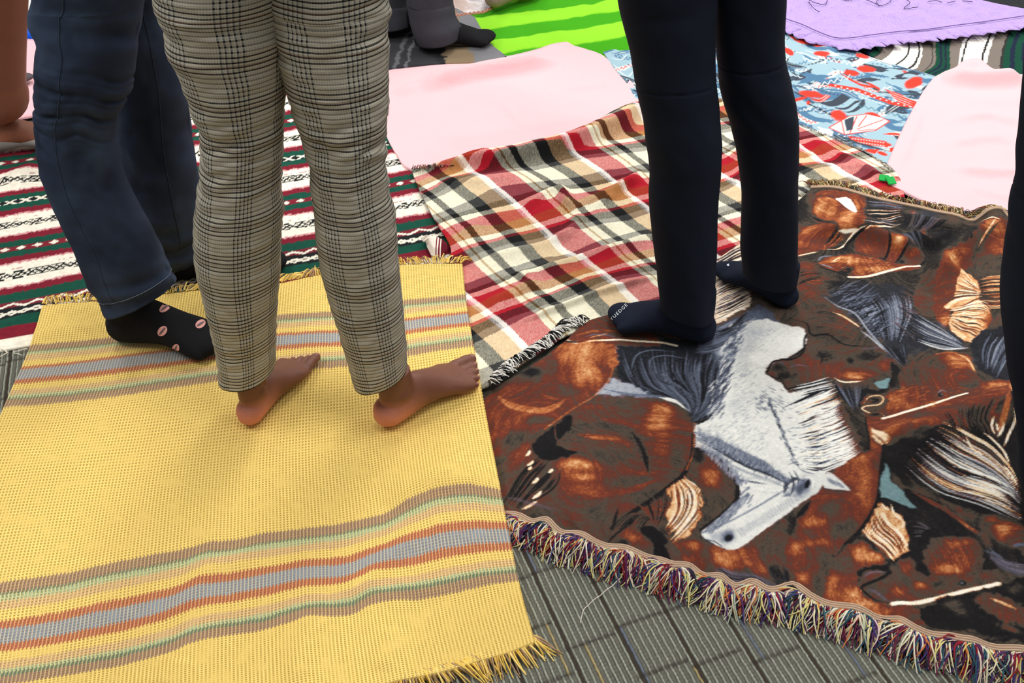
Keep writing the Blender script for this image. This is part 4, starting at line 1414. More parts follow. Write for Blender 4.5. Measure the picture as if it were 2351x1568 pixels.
ST(c4, [(1000, 20), (1100, 10), (1200, -10)], 4, .50, g=1.0, a=.5); ST(c4, [(1040, 160), (1180, 50)], 3, .50, a=.8); ST(c4, [(430, 110), (470, 120)], 3, .4, g=1.0)
ST(c4, [(828, 220), (860, 240), (900, 252), (960, 250), (1030, 243)], 4.5, .97)
HA(c4, [(500, 290), (640, 265), (790, 215)], [(560, 360), (700, 320), (840, 290)], 18, 3, (.95, .06, .9, .06), 1.0, .02)
PO(c4, [(1240, 100), (1300, 160), (1310, 300), (1180, 320), (1060, 330), (1030, 300), (1200, 290)], .10)
# ---- horse facing left with a white blaze
PO(c4, [(1020, 430), (1040, 360), (1100, 335), (1180, 345), (1300, 290), (1290, 180), (1400, 110), (1560, 50), (1700, 25), (1790, 60), (1840, 160), (1900, 250), (2000, 230), (2100, 250), (2125, 320), (2060, 440), (1950, 500), (1700, 600), (1450, 690), (1200, 745), (1170, 700), (1080, 600), (1055, 510)], .46)
for c, rx, ry, t in (((1260, 370), 60, 70, .76), ((1380, 350), 90, 90, .58), ((1350, 420), 70, 30, .68), ((1500, 250), 130, 90, .46), ((1400, 200), 100, 60, .33), ((1650, 240), 100, 70, .52), ((1720, 90), 90, 55, .74), ((1820, 260), 90, 60, .30), ((1560, 110), 110, 40, .30),
                     ((2000, 300), 110, 50, .72), ((1900, 390), 160, 40, .58), ((2080, 380), 36, 60, .92), ((1250, 580), 150, 60, .60), ((1500, 520), 150, 40, .34), ((1400, 640), 140, 40, .66), ((1700, 500), 150, 50, .54), ((1650, 590), 120, 30, .42), ((1200, 680), 60, 50, .66), ((1550, 420), 140, 30, .60)):
    BB(c4, c, rx, ry, t)
PO(c4, [(1030, 430), (1050, 365), (1110, 340), (1180, 350), (1210, 400), (1190, 500), (1100, 490), (1060, 470)], .34)
ST(c4, [(1040, 400), (1080, 355), (1150, 345), (1180, 370), (1150, 410), (1060, 420), (1030, 440), (1090, 470), (1160, 470), (1190, 500)], 3, .9)
ST(c4, [(1080, 370), (1140, 375), (1100, 400)], 5, .06); BB(c4, (1120, 478), 40, 12, .05)
ST(c4, [(1175, 512), (1250, 495), (1400, 450), (1530, 410), (1640, 375), (1775, 345)], 5.5, 1.0, taper=False)
BB(c4, (1592, 335), 26, 18, .08); ST(c4, [(1570, 330), (1600, 305), (1640, 320)], 2.5, .5, g=1.0); BB(c4, (1600, 336), 8, 6, .6, g=1.0)
for i in range(120):
    x, y = hr.uniform(1200, 2080), hr.uniform(280, 460)
    ST(c4, [(x, y), (x + 40, y - 14)], 2, hr.choice((.72, .78, .4, .62)), a=.55)
ST(c4, [(2120, 330), (2060, 450), (2010, 540), (1960, 560)], 10, .9, a=.8)
PO(c4, [(1062, 500), (1100, 620), (1170, 690), (1200, 755), (1070, 785), (1062, 640)], .6, rough=2)
HA(c4, [(1085, 600), (1110, 660), (1195, 752)], [(1080, 700), (1100, 740), (1150, 778)], 16, 4, (.95, .9, .5, .97), 0.0, .02)
# ---- great rust chest in the middle
PO(c4, [(640, 1090), (760, 980), (840, 880), (960, 820), (1090, 790), (1165, 775), (1150, 900), (1140, 1080), (1090, 1220), (1000, 1340), (900, 1430), (800, 1568), (400, 1568), (480, 1400), (560, 1260)], .50)
for c, rx, ry, t in (((1030, 830), 90, 40, .66), ((1020, 1000), 60, 120, .68), ((930, 960), 90, 60, .56), ((860, 1030), 110, 50, .44), ((830, 1150), 90, 60, .36), ((920, 1180), 60, 90, .52), ((1060, 1120), 40, 90, .60), ((680, 1250), 90, 50, .70), ((620, 1290), 70, 40, .66), ((760, 1270), 90, 20, .64),
                     ((860, 1320), 90, 70, .33), ((560, 1420), 80, 60, .62), ((700, 1400), 120, 30, .58), ((620, 1480), 80, 60, .48), ((720, 1500), 60, 60, .31), ((950, 1300), 60, 60, .30)):
    BB(c4, c, rx, ry, t)
PO(c4, [(0, 1450), (140, 1430), (420, 1240), (640, 1090), (660, 1120), (600, 1240), (480, 1380), (420, 1568), (0, 1568)], .38)
BB(c4, (60, 1500), 120, 60, .70); BB(c4, (300, 1450), 90, 50, .42); BB(c4, (480, 1250), 50, 40, .06); BB(c4, (430, 1380), 60, 50, .46)
ST(c4, [(1162, 780), (1150, 950), (1140, 1100), (1090, 1220), (1000, 1340), (880, 1450), (790, 1540)], 9, .06, taper=False)
ST(c4, [(660, 1100), (560, 1230), (500, 1330)], 9, .08)
ST(c4, [(1055, 500), (1062, 780)], 4, .08, taper=False)
# ---- black maned horse at the right
PO(c4, [(1170, 790), (1350, 740), (1600, 650), (1800, 560), (1960, 520), (2060, 420), (2195, 420), (2400, 600), (2500, 1000), (2450, 1300), (2100, 1260), (1800, 1160), (1500, 1100), (1250, 960), (1180, 900)], .09)
for c, rx, ry, t in (((1700, 640), 120, 30, .40), ((1900, 600), 90, 40, .42), ((1350, 740), 110, 25, .36), ((2000, 600), 50, 60, .48), ((1500, 960), 120, 50, .18), ((1450, 1040), 150, 30, .34), ((2120, 580), 60, 50, .40), ((2130, 520), 50, 40, .28)):
    BB(c4, c, rx, ry, t)
HA(c4, [(1560, 660), (1750, 700), (1950, 760), (2080, 860), (2160, 1010)], [(1320, 900), (1600, 1040), (1900, 1130), (2170, 1250)], 96, 2.8, (.05, .97, .9, .34, .06, .95, .42), (0.0, 0.0, 1.0), .012, (0.0, 1), wave=1.0)
HA(c4, [(1500, 870), (1750, 880), (1950, 930), (2100, 1000)], [(1560, 1010), (1800, 1060), (2000, 1120), (2140, 1180)], 30, 3.4, (.97, 1.0, .95, .06), (0.0, 1.0), .012, (.3, 1))
HA(c4, [(1560, 560), (1600, 640), (1660, 700)], [(1960, 500), (1900, 600), (1990, 700)], 24, 4.0, (.05, .34, .40, .06, .46), 0.0, .03, wave=4)
for s in ([(1870, 680), (1950, 710), (2040, 770), (2090, 850)], [(1930, 590), (1925, 640), (1960, 680)], [(2000, 600), (2010, 640), (1980, 690)], [(2060, 565), (2085, 610), (2060, 670), (2035, 740)], [(1960, 620), (1975, 660)], [(2040, 850), (2100, 920), (2150, 1000)], [(1740, 715), (1800, 770), (1900, 800)]):
    ST(c4, s, 4.5, .97)
ST(c4, [(2030, 440), (2010, 520), (2000, 600), (1980, 660)], 10, .82, a=.7)
# teal glimpses
for pts in ([c4(1170, 880), c4(1200, 925), c4(1225, 990), c4(1320, 1060), c4(1415, 1168), c4(1300, 1140), c4(1150, 1100), c4(1142, 1030)], [c4(1100, 252), c4(1235, 222), c4(1212, 290), c4(1155, 302)]):
    cv.poly(pts, soft=1.5, rough=1.5, sp=np.r_[lin((116, 146, 150)), 1.0])
ST(c4, [(1170, 870), (1205, 930), (1240, 1000)], 3, .06)
# ---- cream tail above the bottom muzzle
PO(c4, [(1360, 1040), (1560, 1110), (1750, 1230), (2000, 1400), (2200, 1568), (1250, 1568), (1100, 1400), (1150, 1120)], .10, rough=3)
PO(c4, [(1150, 1140), (1200, 1170), (1290, 1220), (1345, 1300), (1365, 1410), (1340, 1500), (1250, 1545), (1180, 1470), (1040, 1330), (1080, 1250)], .82)
HA(c4, [(1150, 1135), (1200, 1250), (1290, 1330), (1360, 1450)], [(1030, 1330), (1080, 1400), (1170, 1470), (1250, 1560)], 34, 3.6, (.97, .9, .5, .97, .45, 1.0, .60), 0.0, .03)
ST(c4, [(1230, 1150), (1250, 1210), (1310, 1260)], 4, .97); ST(c4, [(1270, 1210), (1320, 1270), (1310, 1310)], 4, .97); ST(c4, [(1150, 1140), (1190, 1180), (1215, 1190)], 4, .97)
ST(c4, [(940, 1380), (1040, 1380), (1120, 1450), (1200, 1540)], 8, .16)
for s, t in (([(1380, 1050), (1560, 1130), (1700, 1215), (1850, 1340), (1950, 1440)], .52), ([(1330, 950), (1500, 1060), (1800, 1180), (1900, 1230)], .30), ([(1600, 1090), (1760, 1190), (1880, 1220)], .40)):
    ST(c4, s, 10, t, a=.85)
ST(c4, [(1700, 1220), (1850, 1335), (1950, 1440)], 4, .68)
HA(c4, [(1370, 1230), (1440, 1250), (1540, 1330)], [(1400, 1390), (1480, 1370), (1560, 1330)], 10, 2.5, (.30, .40, .06), .5, .03)
BB(c4, (2060, 1320), 90, 100, .70, 25); BB(c4, (1960, 1230), 60, 30, .60); BB(c4, (2110, 1400), 70, 50, .44); BB(c4, (1900, 1380), 40, 100, .32, -30)
PO(d6, [(1560, 330), (1650, 240), (1800, 210), (1950, 240), (2030, 330), (2010, 450), (1900, 520), (1700, 540), (1580, 480), (1540, 400)], .34, rough=3)
BB(d6, (1800, 380), 140, 120, .54, k=Kd); BB(d6, (1840, 270), 90, 40, .66, k=Kd); BB(d6, (1760, 480), 120, 40, .70, k=Kd); BB(d6, (1900, 400), 60, 70, .60, k=Kd)
for s in ([(2080, 330), (2150, 400), (2250, 470), (2380, 520)], [(2030, 340), (2130, 380), (2200, 440), (2300, 500)], [(2250, 310), (2320, 290), (2400, 300)]):
    ST(d6, s, 6, .42, g=1.0)
HA(d6, [(2050, 330), (2180, 420), (2400, 480)], [(2060, 380), (2180, 470), (2400, 560)], 16, 2.8, (.05, .5, .38), .7, .02)
# ---- orange arched neck and the dark muzzle at the bottom
PO(d6, [(850, 480), (900, 380), (980, 300), (1080, 275), (1180, 330), (1280, 430), (1150, 480), (1070, 560), (1110, 690), (1280, 750), (1500, 760), (1560, 900), (1400, 905), (1200, 830), (950, 770), (810, 690)], .50, rough=3)
for c, rx, ry, t in (((960, 430), 90, 110, .42), ((1080, 360), 60, 60, .72), ((1180, 390), 70, 40, .74), ((870, 600), 50, 90, .72), ((960, 680), 130, 60, .74), ((1120, 750), 130, 40, .76), ((1250, 800), 90, 40, .68), ((1420, 820), 90, 60, .48), ((1500, 850), 70, 50, .34), ((1000, 560), 60, 50, .46)):
    BB(d6, c, rx, ry, t, k=Kd)
for i in range(90):
    x, y = hr.uniform(830, 1300), hr.uniform(560, 810)
    ST(d6, [(x, y), (x + 8, y + 34)], 2, hr.choice((.82, .70, .6, .78)), a=.5)
PO(d6, [(500, 360), (560, 200), (640, 60), (800, 60), (900, 130), (960, 250), (880, 380), (830, 500), (800, 680), (720, 640), (600, 620), (560, 520), (520, 440)], .46, rough=3)
for c, rx, ry, t in (((690, 110), 120, 45, .70), ((610, 320), 90, 60, .78), ((760, 270), 120, 30, .62), ((780, 180), 100, 30, .46), ((640, 440), 80, 70, .50), ((640, 540), 60, 50, .66), ((820, 400), 60, 90, .31), ((760, 600), 50, 90, .30), ((720, 330), 110, 30, .44), ((900, 200), 50, 60, .30)):
    BB(d6, c, rx, ry, t, k=Kd)
PO(d6, [(0, 330), (120, 320), (350, 200), (520, 60), (560, 140), (510, 340), (560, 520), (560, 600), (0, 560)], .38, rough=3)
for c, rx, ry, t in (((80, 370), 130, 70, .74), ((250, 360), 90, 60, .56), ((330, 460), 80, 60, .60), ((440, 280), 80, 60, .32), ((400, 400), 50, 60, .46), ((560, 130), 40, 60, .07), ((150, 430), 90, 30, .66), ((420, 470), 40, 60, .20)):
    BB(d6, c, rx, ry, t, k=Kd)
HA(d6, [(-100, 420), (150, 500), (350, 560), (480, 600)], [(-100, 520), (150, 560), (330, 600), (470, 620)], 18, 3.4, (.05, .46, .40, .05), .6, .02)
HA(d6, [(380, 440), (420, 540), (480, 610)], [(520, 440), (540, 540), (540, 600)], 9, 4, (.06, .2, .06), .3, .02)
# dark ground round the muzzle
PO(d6, [(1060, 590), (1060, 520), (1120, 470), (1280, 450), (1440, 340), (1580, 180), (1720, 160), (1650, 220), (1560, 300), (1560, 420), (1620, 520), (1560, 560), (1350, 420), (1300, 560), (1130, 640)], .06, rough=3)
PO(d6, [(1070, 580), (1120, 500), (1250, 480), (1330, 540), (1350, 440), (1430, 400), (1500, 420), (1520, 500), (1640, 540), (1800, 540), (1900, 560), (2150, 560), (2160, 590), (1900, 650), (1750, 680), (1500, 740), (1340, 745), (1200, 710), (1110, 660)], .34, rough=2.5)
for c, rx, ry, t in (((1430, 480), 50, 60, .56), ((1600, 610), 120, 40, .48), ((1380, 660), 60, 40, .70), ((1540, 610), 60, 30, .66), ((1180, 540), 70, 30, .46), ((1230, 680), 90, 26, .42), ((1700, 600), 90, 30, .30), ((1900, 540), 60, 26, .50), ((2050, 520), 80, 30, .44), ((1480, 700), 100, 26, .44), ((1300, 600), 90, 30, .40)):
    BB(d6, c, rx, ry, t, k=Kd)
ST(d6, [(1080, 560), (1100, 500), (1200, 480), (1290, 520), (1230, 560), (1130, 600), (1090, 640), (1180, 700), (1310, 735)], 5, .05); ST(d6, [(1130, 640), (1200, 650), (1300, 720)], 4, .45, g=.6)
ST(d6, [(1100, 550), (1170, 510), (1280, 510)], 3, .5, g=.5); BB(d6, (1870, 575), 34, 22, .05, k=Kd); BB(d6, (1870, 575), 10, 8, .5, g=1.0, k=Kd)
ST(d6, [(1330, 745), (1480, 742), (1620, 705), (1760, 670), (1960, 620), (2155, 578)], 6.5, 1.0, taper=False)
PO(d6, [(1560, 780), (1700, 700), (1950, 640), (2160, 600), (2500, 500), (2700, 700), (2700, 1400), (2351, 1060), (2050, 1010), (1750, 930), (1560, 870)], .06, rough=3)
PO(d6, [(1980, 690), (2060, 640), (2200, 700), (2400, 770), (2500, 860), (2400, 950), (2250, 900), (2080, 800)], .42, rough=4, soft=6)
BB(d6, (1800, 740), 70, 40, .28, k=Kd); BB(d6, (1950, 960), 60, 18, .36, k=Kd); BB(d6, (2100, 990), 120, 20, .30, k=Kd); BB(d6, (2230, 930), 90, 20, .46, 25, k=Kd); BB(d6, (1850, 800), 60, 30, .32, 20, k=Kd)
ST(d6, [(2090, 690), (2190, 730), (2290, 775)], 5, .80); ST(d6, [(2000, 720), (2150, 790), (2300, 860), (2400, 890)], 8, .46, a=.7)
BB(d6, (2280, 620), 60, 40, .30, k=Kd)
# ---- lower left: muzzle, black strap, cream tail
PO(d5, [(930, 290), (1020, 190), (1150, 100), (1280, 60), (1380, 150), (1480, 230), (1700, 260), (1850, 300), (1900, 420), (1750, 500), (1500, 430), (1300, 330), (1050, 270)], .38, rough=3)
for c, rx, ry, t in (((1180, 230), 110, 60, .58), ((1120, 280), 60, 30, .12), ((1620, 290), 120, 40, .66), ((1600, 380), 70, 40, .66), ((1560, 350), 70, 60, .44), ((1900, 370), 130, 70, .72), ((1850, 300), 60, 40, .60), ((1650, 200), 60, 40, .32), ((1950, 240), 60, 30, .46), ((2050, 420), 70, 40, .60)):
    BB(d5, c, rx, ry, t, k=Kd)
PO(d5, [(1220, 160), (1330, 140), (1420, 220), (1450, 320), (1480, 420), (1420, 410), (1330, 370), (1340, 270)], .05)
ST(d5, [(960, 280), (1060, 210), (1180, 100), (1260, 60)], 4, .06); HA(d5, [(1010, 190), (1140, 60), (1280, 40)], [(1240, 160), (1300, 90), (1380, 70)], 16, 3, (.06, .44, .34), 0.0, .03)
PO(c3, [(1480, 930), (1500, 960), (1570, 1010), (1615, 1080), (1610, 1180), (1560, 1290), (1500, 1350), (1410, 1410), (1420, 1340), (1360, 1240), (1330, 1190), (1390, 1120), (1350, 1040), (1400, 990)], .84)
HA(c3, [(1490, 950), (1600, 1040), (1590, 1190), (1400, 1410)], [(1390, 980), (1400, 1080), (1400, 1180), (1330, 1300)], 40, 3.4, (.97, .95, .5, .42, 1.0, .90, .58), 0.0, .02)
HA(c3, [(1360, 1010), (1380, 1100), (1290, 1280)], [(1150, 1130), (1200, 1180), (1250, 1260)], 26, 3.2, (.44, .08, .40, .06, .5), 0.0, .03)
ST(c3, [(1490, 960), (1580, 1020), (1612, 1110), (1580, 1220)], 4, .98)
PO(c3, [(1550, 740), (1700, 800), (1800, 900), (1860, 1010), (1800, 1170), (1640, 1290), (1600, 1180), (1610, 1060), (1540, 960), (1500, 900), (1540, 820)], .33, rough=3)
BB(c3, (1670, 930), 80, 90, .66); BB(c3, (1620, 840), 60, 50, .46); BB(c3, (1700, 1080), 90, 60, .34); BB(c3, (1580, 790), 40, 60, .10); BB(c3, (1640, 1180), 60, 40, .32)
ST(c3, [(1560, 745), (1700, 800), (1800, 890), (1862, 1000), (1850, 1090), (1750, 1200), (1620, 1300)], 7, .06, taper=False)
# ---- upper right: small horses and flying manes
PO(c2, [(545, 300), (600, 180), (700, 120), (900, 120), (1050, 170), (1500, 260), (2000, 400), (2400, 500), (2400, 1200), (1700, 1300), (560, 960)], .22, rough=4)
PO(c2, [(640, 160), (760, 125), (900, 130), (1050, 185), (1030, 330), (1010, 450), (860, 455), (800, 390), (700, 300)], .54, rough=3)
for c, rx, ry, t in (((730, 230), 60, 70, .76), ((800, 300), 40, 50, .74), ((890, 400), 60, 60, .78), ((980, 230), 40, 50, .70), ((760, 170), 90, 20, .40), ((930, 350), 60, 50, .70), ((600, 260), 50, 90, .12), ((590, 400), 60, 60, .34), ((660, 200), 30, 60, .36)):
    BB(c2, c, rx, ry, t)
PO(c2, [(830, 185), (900, 170), (950, 195), (990, 280), (950, 305), (880, 270)], .98, g=1.0, rough=1.5)
ST(c2, [(650, 300), (720, 350), (780, 440)], 8, .05); ST(c2, [(680, 340), (730, 380), (770, 440)], 6, .48); ST(c2, [(590, 190), (560, 300), (600, 360)], 8, .05)
HA(c2, [(1050, 200), (1200, 220), (1340, 240)], [(1010, 450), (1120, 450), (1300, 370)], 46, 2.8, (.05, .95, .35, .06, .5, .9, .06), (0.0, 1.0), .012, wave=1)
BB(c2, (1390, 330), 40, 60, .42); BB(c2, (1400, 300), 16, 30, .62); BB(c2, (1500, 300), 80, 40, .25, g=1.0); BB(c2, (1650, 360), 140, 50, .38); BB(c2, (1830, 350), 50, 40, .34)
HA(c2, [(1300, 260), (1340, 340), (1310, 410)], [(1700, 330), (1600, 390), (1500, 420)], 26, 2.8, (.05, .35, .45, .06), (.9, .4), .03)
PO(c2, [(545, 470), (600, 410), (700, 390), (790, 430), (840, 480), (800, 540), (700, 560), (560, 600)], .52, rough=3)
BB(c2, (640, 420), 70, 24, .70); BB(c2, (700, 490), 60, 24, .42); BB(c2, (600, 520), 60, 30, .58)
HA(c2, [(740, 520), (800, 470), (830, 440)], [(800, 540), (860, 500), (900, 480)], 10, 3, (.05, .62, .06), 0.0, .03)
ST(c2, [(555, 602), (640, 585), (710, 568)], 4, .97); ST(c2, [(775, 545), (840, 545), (900, 520), (940, 480), (1000, 465), (1100, 468), (1180, 450), (1260, 400)], 6, .96)
ST(c2, [(845, 460), (920, 462), (1000, 465)], 6, .96); ST(c2, [(890, 560), (930, 500), (980, 480)], 8, .05)
PO(c2, [(980, 480), (1080, 465), (1190, 490), (1210, 560), (1180, 610), (1060, 590), (980, 560)], .46, rough=2)
BB(c2, (1060, 550), 70, 24, .58); PO(c2, [(1210, 500), (1290, 490), (1340, 560), (1290, 640), (1220, 640), (1190, 580)], .52, rough=2); BB(c2, (1270, 540), 40, 24, .80)
PO(c2, [(1280, 640), (1330, 580), (1430, 590), (1470, 630), (1400, 680), (1300, 690)], .40, rough=2); BB(c2, (1400, 600), 50, 16, .60); BB(c2, (1310, 650), 20, 20, .04)
for s in ([(1190, 480), (1215, 560), (1180, 640)], [(1340, 560), (1290, 620), (1260, 660)], [(890, 540), (960, 480), (1060, 460)], [(1300, 700), (1400, 690), (1480, 640)], [(1140, 620), (1200, 650), (1260, 650)]):
    ST(c2, s, 6, .05)
HA(c2, [(1270, 460), (1330, 520), (1400, 570)], [(1420, 430), (1440, 500), (1500, 600)], 18, 3, (.05, .5, .38, .06), (1.0, .3), .03)
BB(c2, (1470, 450), 20, 50, .6); ST(c2, [(1470, 420), (1480, 480), (1500, 560)], 4, .75); BB(c2, (1400, 460), 60, 40, .36); BB(c2, (1640, 480), 160, 60, .07); BB(c2, (1560, 560), 120, 50, .08)
PO(c2, [(710, 655), (760, 610), (860, 600), (1000, 585), (1150, 620), (1300, 670), (1440, 672), (1400, 710), (1250, 725), (1000, 760), (900, 715), (800, 700)], .54, rough=2)
BB(c2, (870, 635), 70, 20, .86); BB(c2, (960, 650), 120, 22, .72); BB(c2, (1120, 710), 120, 20, .76); BB(c2, (1060, 640), 70, 18, .62); BB(c2, (920, 708), 40, 20, .08)
for i in range(50):
    x, y = hr.uniform(800, 1250), hr.uniform(610, 740)
    ST(c2, [(x, y), (x + 36, y - 10)], 2.2, hr.choice((.85, .75, .5, .42)), a=.6)
ST(c2, [(705, 640), (740, 605), (820, 598)], 4, .55, g=1.0); ST(c2, [(705, 650), (740, 680), (800, 700), (880, 730), (930, 752)], 5, .10); ST(c2, [(720, 655), (760, 665), (820, 690)], 3, .6, g=1.0)
ST(c2, [(930, 750), (1020, 752), (1120, 742), (1250, 715), (1350, 690), (1440, 668)], 6, 1.0, taper=False)
# body left of the slate mane
PO(c2, [(545, 700), (700, 740), (900, 770), (870, 860), (780, 900), (850, 960), (560, 960)], .36, rough=4)
HA(c2, [(545, 640), (620, 640), (700, 650)], [(560, 960), (650, 900), (780, 860)], 60, 3.4, (.44, .34, .10, .46, .30, .52), 0.0, .04)
BB(c2, (620, 680), 60, 30, .50); BB(c2, (660, 820), 90, 20, .46); BB(c2, (880, 800), 90, 30, .09)
PO(c2, [(540, 980), (640, 950), (760, 945), (880, 990), (1000, 1090), (1120, 1200), (1000, 1260), (820, 1220), (660, 1180), (560, 1080), (500, 1040)], .32, rough=3)
BB(c2, (760, 1000), 130, 24, .44); BB(c2, (900, 1080), 100, 40, .42); BB(c2, (700, 1080), 110, 30, .30); BB(c2, (880, 1180), 90, 30, .34)
HA(c2, [(600, 980), (750, 960), (900, 1010)], [(700, 1180), (850, 1190), (1030, 1210)], 60, 2.6, (.44, .32, .28, .50, .40), 0.0, .04)
ST(c2, [(820, 1000), (900, 1035), (970, 1080), (1020, 1120)], 5, .90)
ST(c2, [(500, 1060), (620, 1100), (660, 1170), (780, 1180), (900, 1240), (1100, 1250)], 4, .08)
# slate flying mane
PO(c2, [(760, 885), (900, 830), (1050, 790), (1350, 830), (1400, 1000), (1600, 1090), (1790, 1250), (1500, 1275), (1300, 1330), (1200, 1300), (1080, 1100), (950, 1010)], .18, 1.0, a=.80, rough=9, soft=9)
HA(c2, [(810, 860), (960, 960), (1060, 1080), (1130, 1210)], [(1360, 860), (1380, 1000), (1340, 1120), (1300, 1210)], 66, 2.8, (.05, .42, .56, .62, .06, .36, .50), 1.0, .012, wave=1.5)
for i in range(150):
    s = hr.random()
    x0, y0 = 800 + 300 * s + hr.gauss(0, 26), 850 + 330 * s + hr.gauss(0, 26)
    x1 = x0 + hr.uniform(120, 300) * (1 - .4 * s)
    ST(c2, [(x0, y0), ((x0 + x1) / 2, y0 - hr.uniform(10, 50)), (x1, y0 - hr.uniform(30, 110))], 2.3, hr.choice((.5, .6, .05, .40, .06, .10)), g=1.0, a=.75)
for i in range(70):
    s = hr.random()
    x0, y0 = 1330 + hr.gauss(0, 40) - 30 * s, 830 + 330 * s
    ST(c2, [(x0, y0), (x0 + 40, y0 + 26), (x0 + hr.uniform(70, 130), y0 + hr.uniform(20, 90))], 2.3, hr.choice((.5, .08, .34, .42, .06)), g=hr.choice((1.0, 0.0)), a=.75)
HA(c2, [(1380, 980), (1500, 1060), (1640, 1140), (1780, 1250)], [(1400, 1200), (1520, 1240), (1640, 1255), (1770, 1262)], 24, 3, (.05, .58, .64, .06, .75, .4), 1.0, .012)
ST(c2, [(760, 890), (860, 960), (980, 1010), (1060, 1120), (1160, 1240), (1320, 1370)], 5, .62, g=1.0); ST(c2, [(1790, 1250), (1600, 1262), (1430, 1210)], 4, .85, g=1.0)
ST(c2, [(1010, 1130), (1100, 1200), (1200, 1290)], 3.5, .75, g=1.0)
HA(c2, [(1160, 1240), (1250, 1330), (1330, 1400)], [(1330, 1240), (1340, 1300), (1350, 1380)], 16, 3, (.05, .45, .06), 1.0, .03)
PO(c2, [(1400, 830), (1500, 720), (1560, 900), (1540, 1040), (1400, 960)], .36, rough=3); BB(c2, (1450, 900), 40, 40, .46)
# rust leg and cream mane right
PO(c2, [(1580, 680), (1640, 640), (1760, 560), (1840, 480), (1960, 400), (2090, 395), (2300, 500), (2300, 700), (2080, 600), (1900, 600), (1790, 700), (1745, 720), (1700, 860), (1660, 1000), (1670, 1090), (1560, 1060), (1540, 900), (1540, 760)], .48, rough=3)
for c, rx, ry, t in (((1650, 680), 70, 40, .76), ((1740, 610), 60, 26, .60, ), ((1950, 450), 110, 36, .66), ((2020, 540), 80, 50, .64), ((1850, 560), 40, 70, .30), ((1640, 800), 60, 60, .44), ((1580, 860), 50, 70, .46), ((1620, 1060), 40, 50, .70), ((1950, 640), 120, 50, .33), ((1900, 700), 110, 40, .32), ((2040, 720), 60, 40, .30)):
    BB(c2, c, rx, ry, t)
ST(c2, [(1825, 440), (1900, 415), (1990, 405)], 7, .93); ST(c2, [(1990, 420), (1880, 530), (1800, 650)], 6, .30); ST(c2, [(1960, 410), (1890, 500), (1850, 560)], 4, .84)
PO(c2, [(1740, 705), (1830, 745), (1880, 830), (1870, 900), (1960, 1020), (1930, 1110), (1810, 1215), (1700, 1150), (1650, 1090), (1680, 990), (1620, 960), (1690, 880), (1700, 800)], .84, rough=2)
HA(c2, [(1750, 720), (1800, 760), (1880, 830)], [(1620, 950), (1740, 900), (1890, 880)], 18, 3.4, (.95, .5, .97, .66, .3), 0.0, .02)
HA(c2, [(1640, 960), (1750, 950), (1900, 900), (1960, 960)], [(1650, 1080), (1760, 1130), (1860, 1180), (1900, 1180)], 40, 3.4, (.97, .58, .95, .44, .9, .2), 0.0, .02, wave=2)
HA(c2, [(1860, 760), (1950, 740), (2060, 740), (2200, 760)], [(1890, 960), (1980, 970), (2080, 960), (2200, 960)], 34, 3.0, (.82, .62, .9, .40, .72, .3), 0.0, .012)
BB(c2, (2000, 1060), 80, 60, .34); PO(c2, [(1800, 1230), (1880, 1140), (2000, 1120), (2200, 1100), (2300, 1500), (2050, 1500), (1860, 1400)], .14, .8, rough=3)
HA(c2, [(1960, 1120), (1900, 1250), (1900, 1390)], [(2200, 1150), (2100, 1290), (2000, 1460)], 34, 3, (.05, .45, .56, .06, .3), 1.0, .03, wave=2)
ST(c2, [(1560, 1300), (1700, 1290), (1760, 1330), (1830, 1420)], 8, .62); BB(c2, (1720, 1340), 90, 50, .70); ST(c2, [(1700, 1290), (1790, 1330), (1845, 1430)], 5, .86)

# the white nose again, over the rust ground below it
cv.poly([(1780, 1199), (1705, 1253), (1689, 1261), (1667, 1260), (1640, 1250), (1615, 1238), (1608, 1226), (1617, 1216), (1648, 1196), (1671, 1172), (1700, 1146), (1760, 1140), (1858, 1142)], soft=1.6, rough=1.2, t=.92, g=1.0)
cv.stroke(catmull([(1612, 1226), (1650, 1203), (1685, 1168), (1706, 1140)], 4), 15, t=.52, g=1.0, a=.8)
cv.stroke(catmull([(1626, 1222), (1690, 1190), (1760, 1150), (1812, 1120)], 4), 4, t=.56, g=1.0, a=.8)
for i in range(70):
    f_ = i / 70
    x, y = 1700 + 150 * f_, 1226 - 92 * f_
    cv.stroke([(x - 9, y - 11), (x + 3, y + 9)], 1.4, t=.66, g=1.0, a=.7)
cv.blob((1668, 1232), 20, 14, -20, a=.9, t=.46, g=1.0)
cv.blob((1674, 1235), 12, 8, -25, pw=3, t=.04, g=1.0)
cv.blob((1642, 1232), 13, 8, -10, a=.8, t=.62, g=1.0)
cv.stroke([(1618, 1240), (1640, 1244), (1662, 1257)], 2.5, t=.35, g=1.0)
cv.blob((1832, 1120), 22, 9, -25, a=.8, t=.50, g=1.0)
cv.blob((1852, 1112), 6, 11, 25, pw=3, t=.04, g=1.0)
cv.stroke([(1800, 1134), (1808, 1110), (1826, 1100)], 5, t=.32, g=1.0)
# feathered edge of the grey mane over the neck
for i in range(260):
    s = hr.random()
    x = 1697 - 62 * s + hr.gauss(0, 9)
    y = 745 + 215 * s
    cv.stroke([(x + hr.uniform(2, 14), y - hr.uniform(6, 16)), (x, y), (x - hr.uniform(4, 12), y + hr.uniform(6, 14))], 2.2, t=hr.choice((.34, .45, .56, .93, .28)), g=1.0, a=.85)
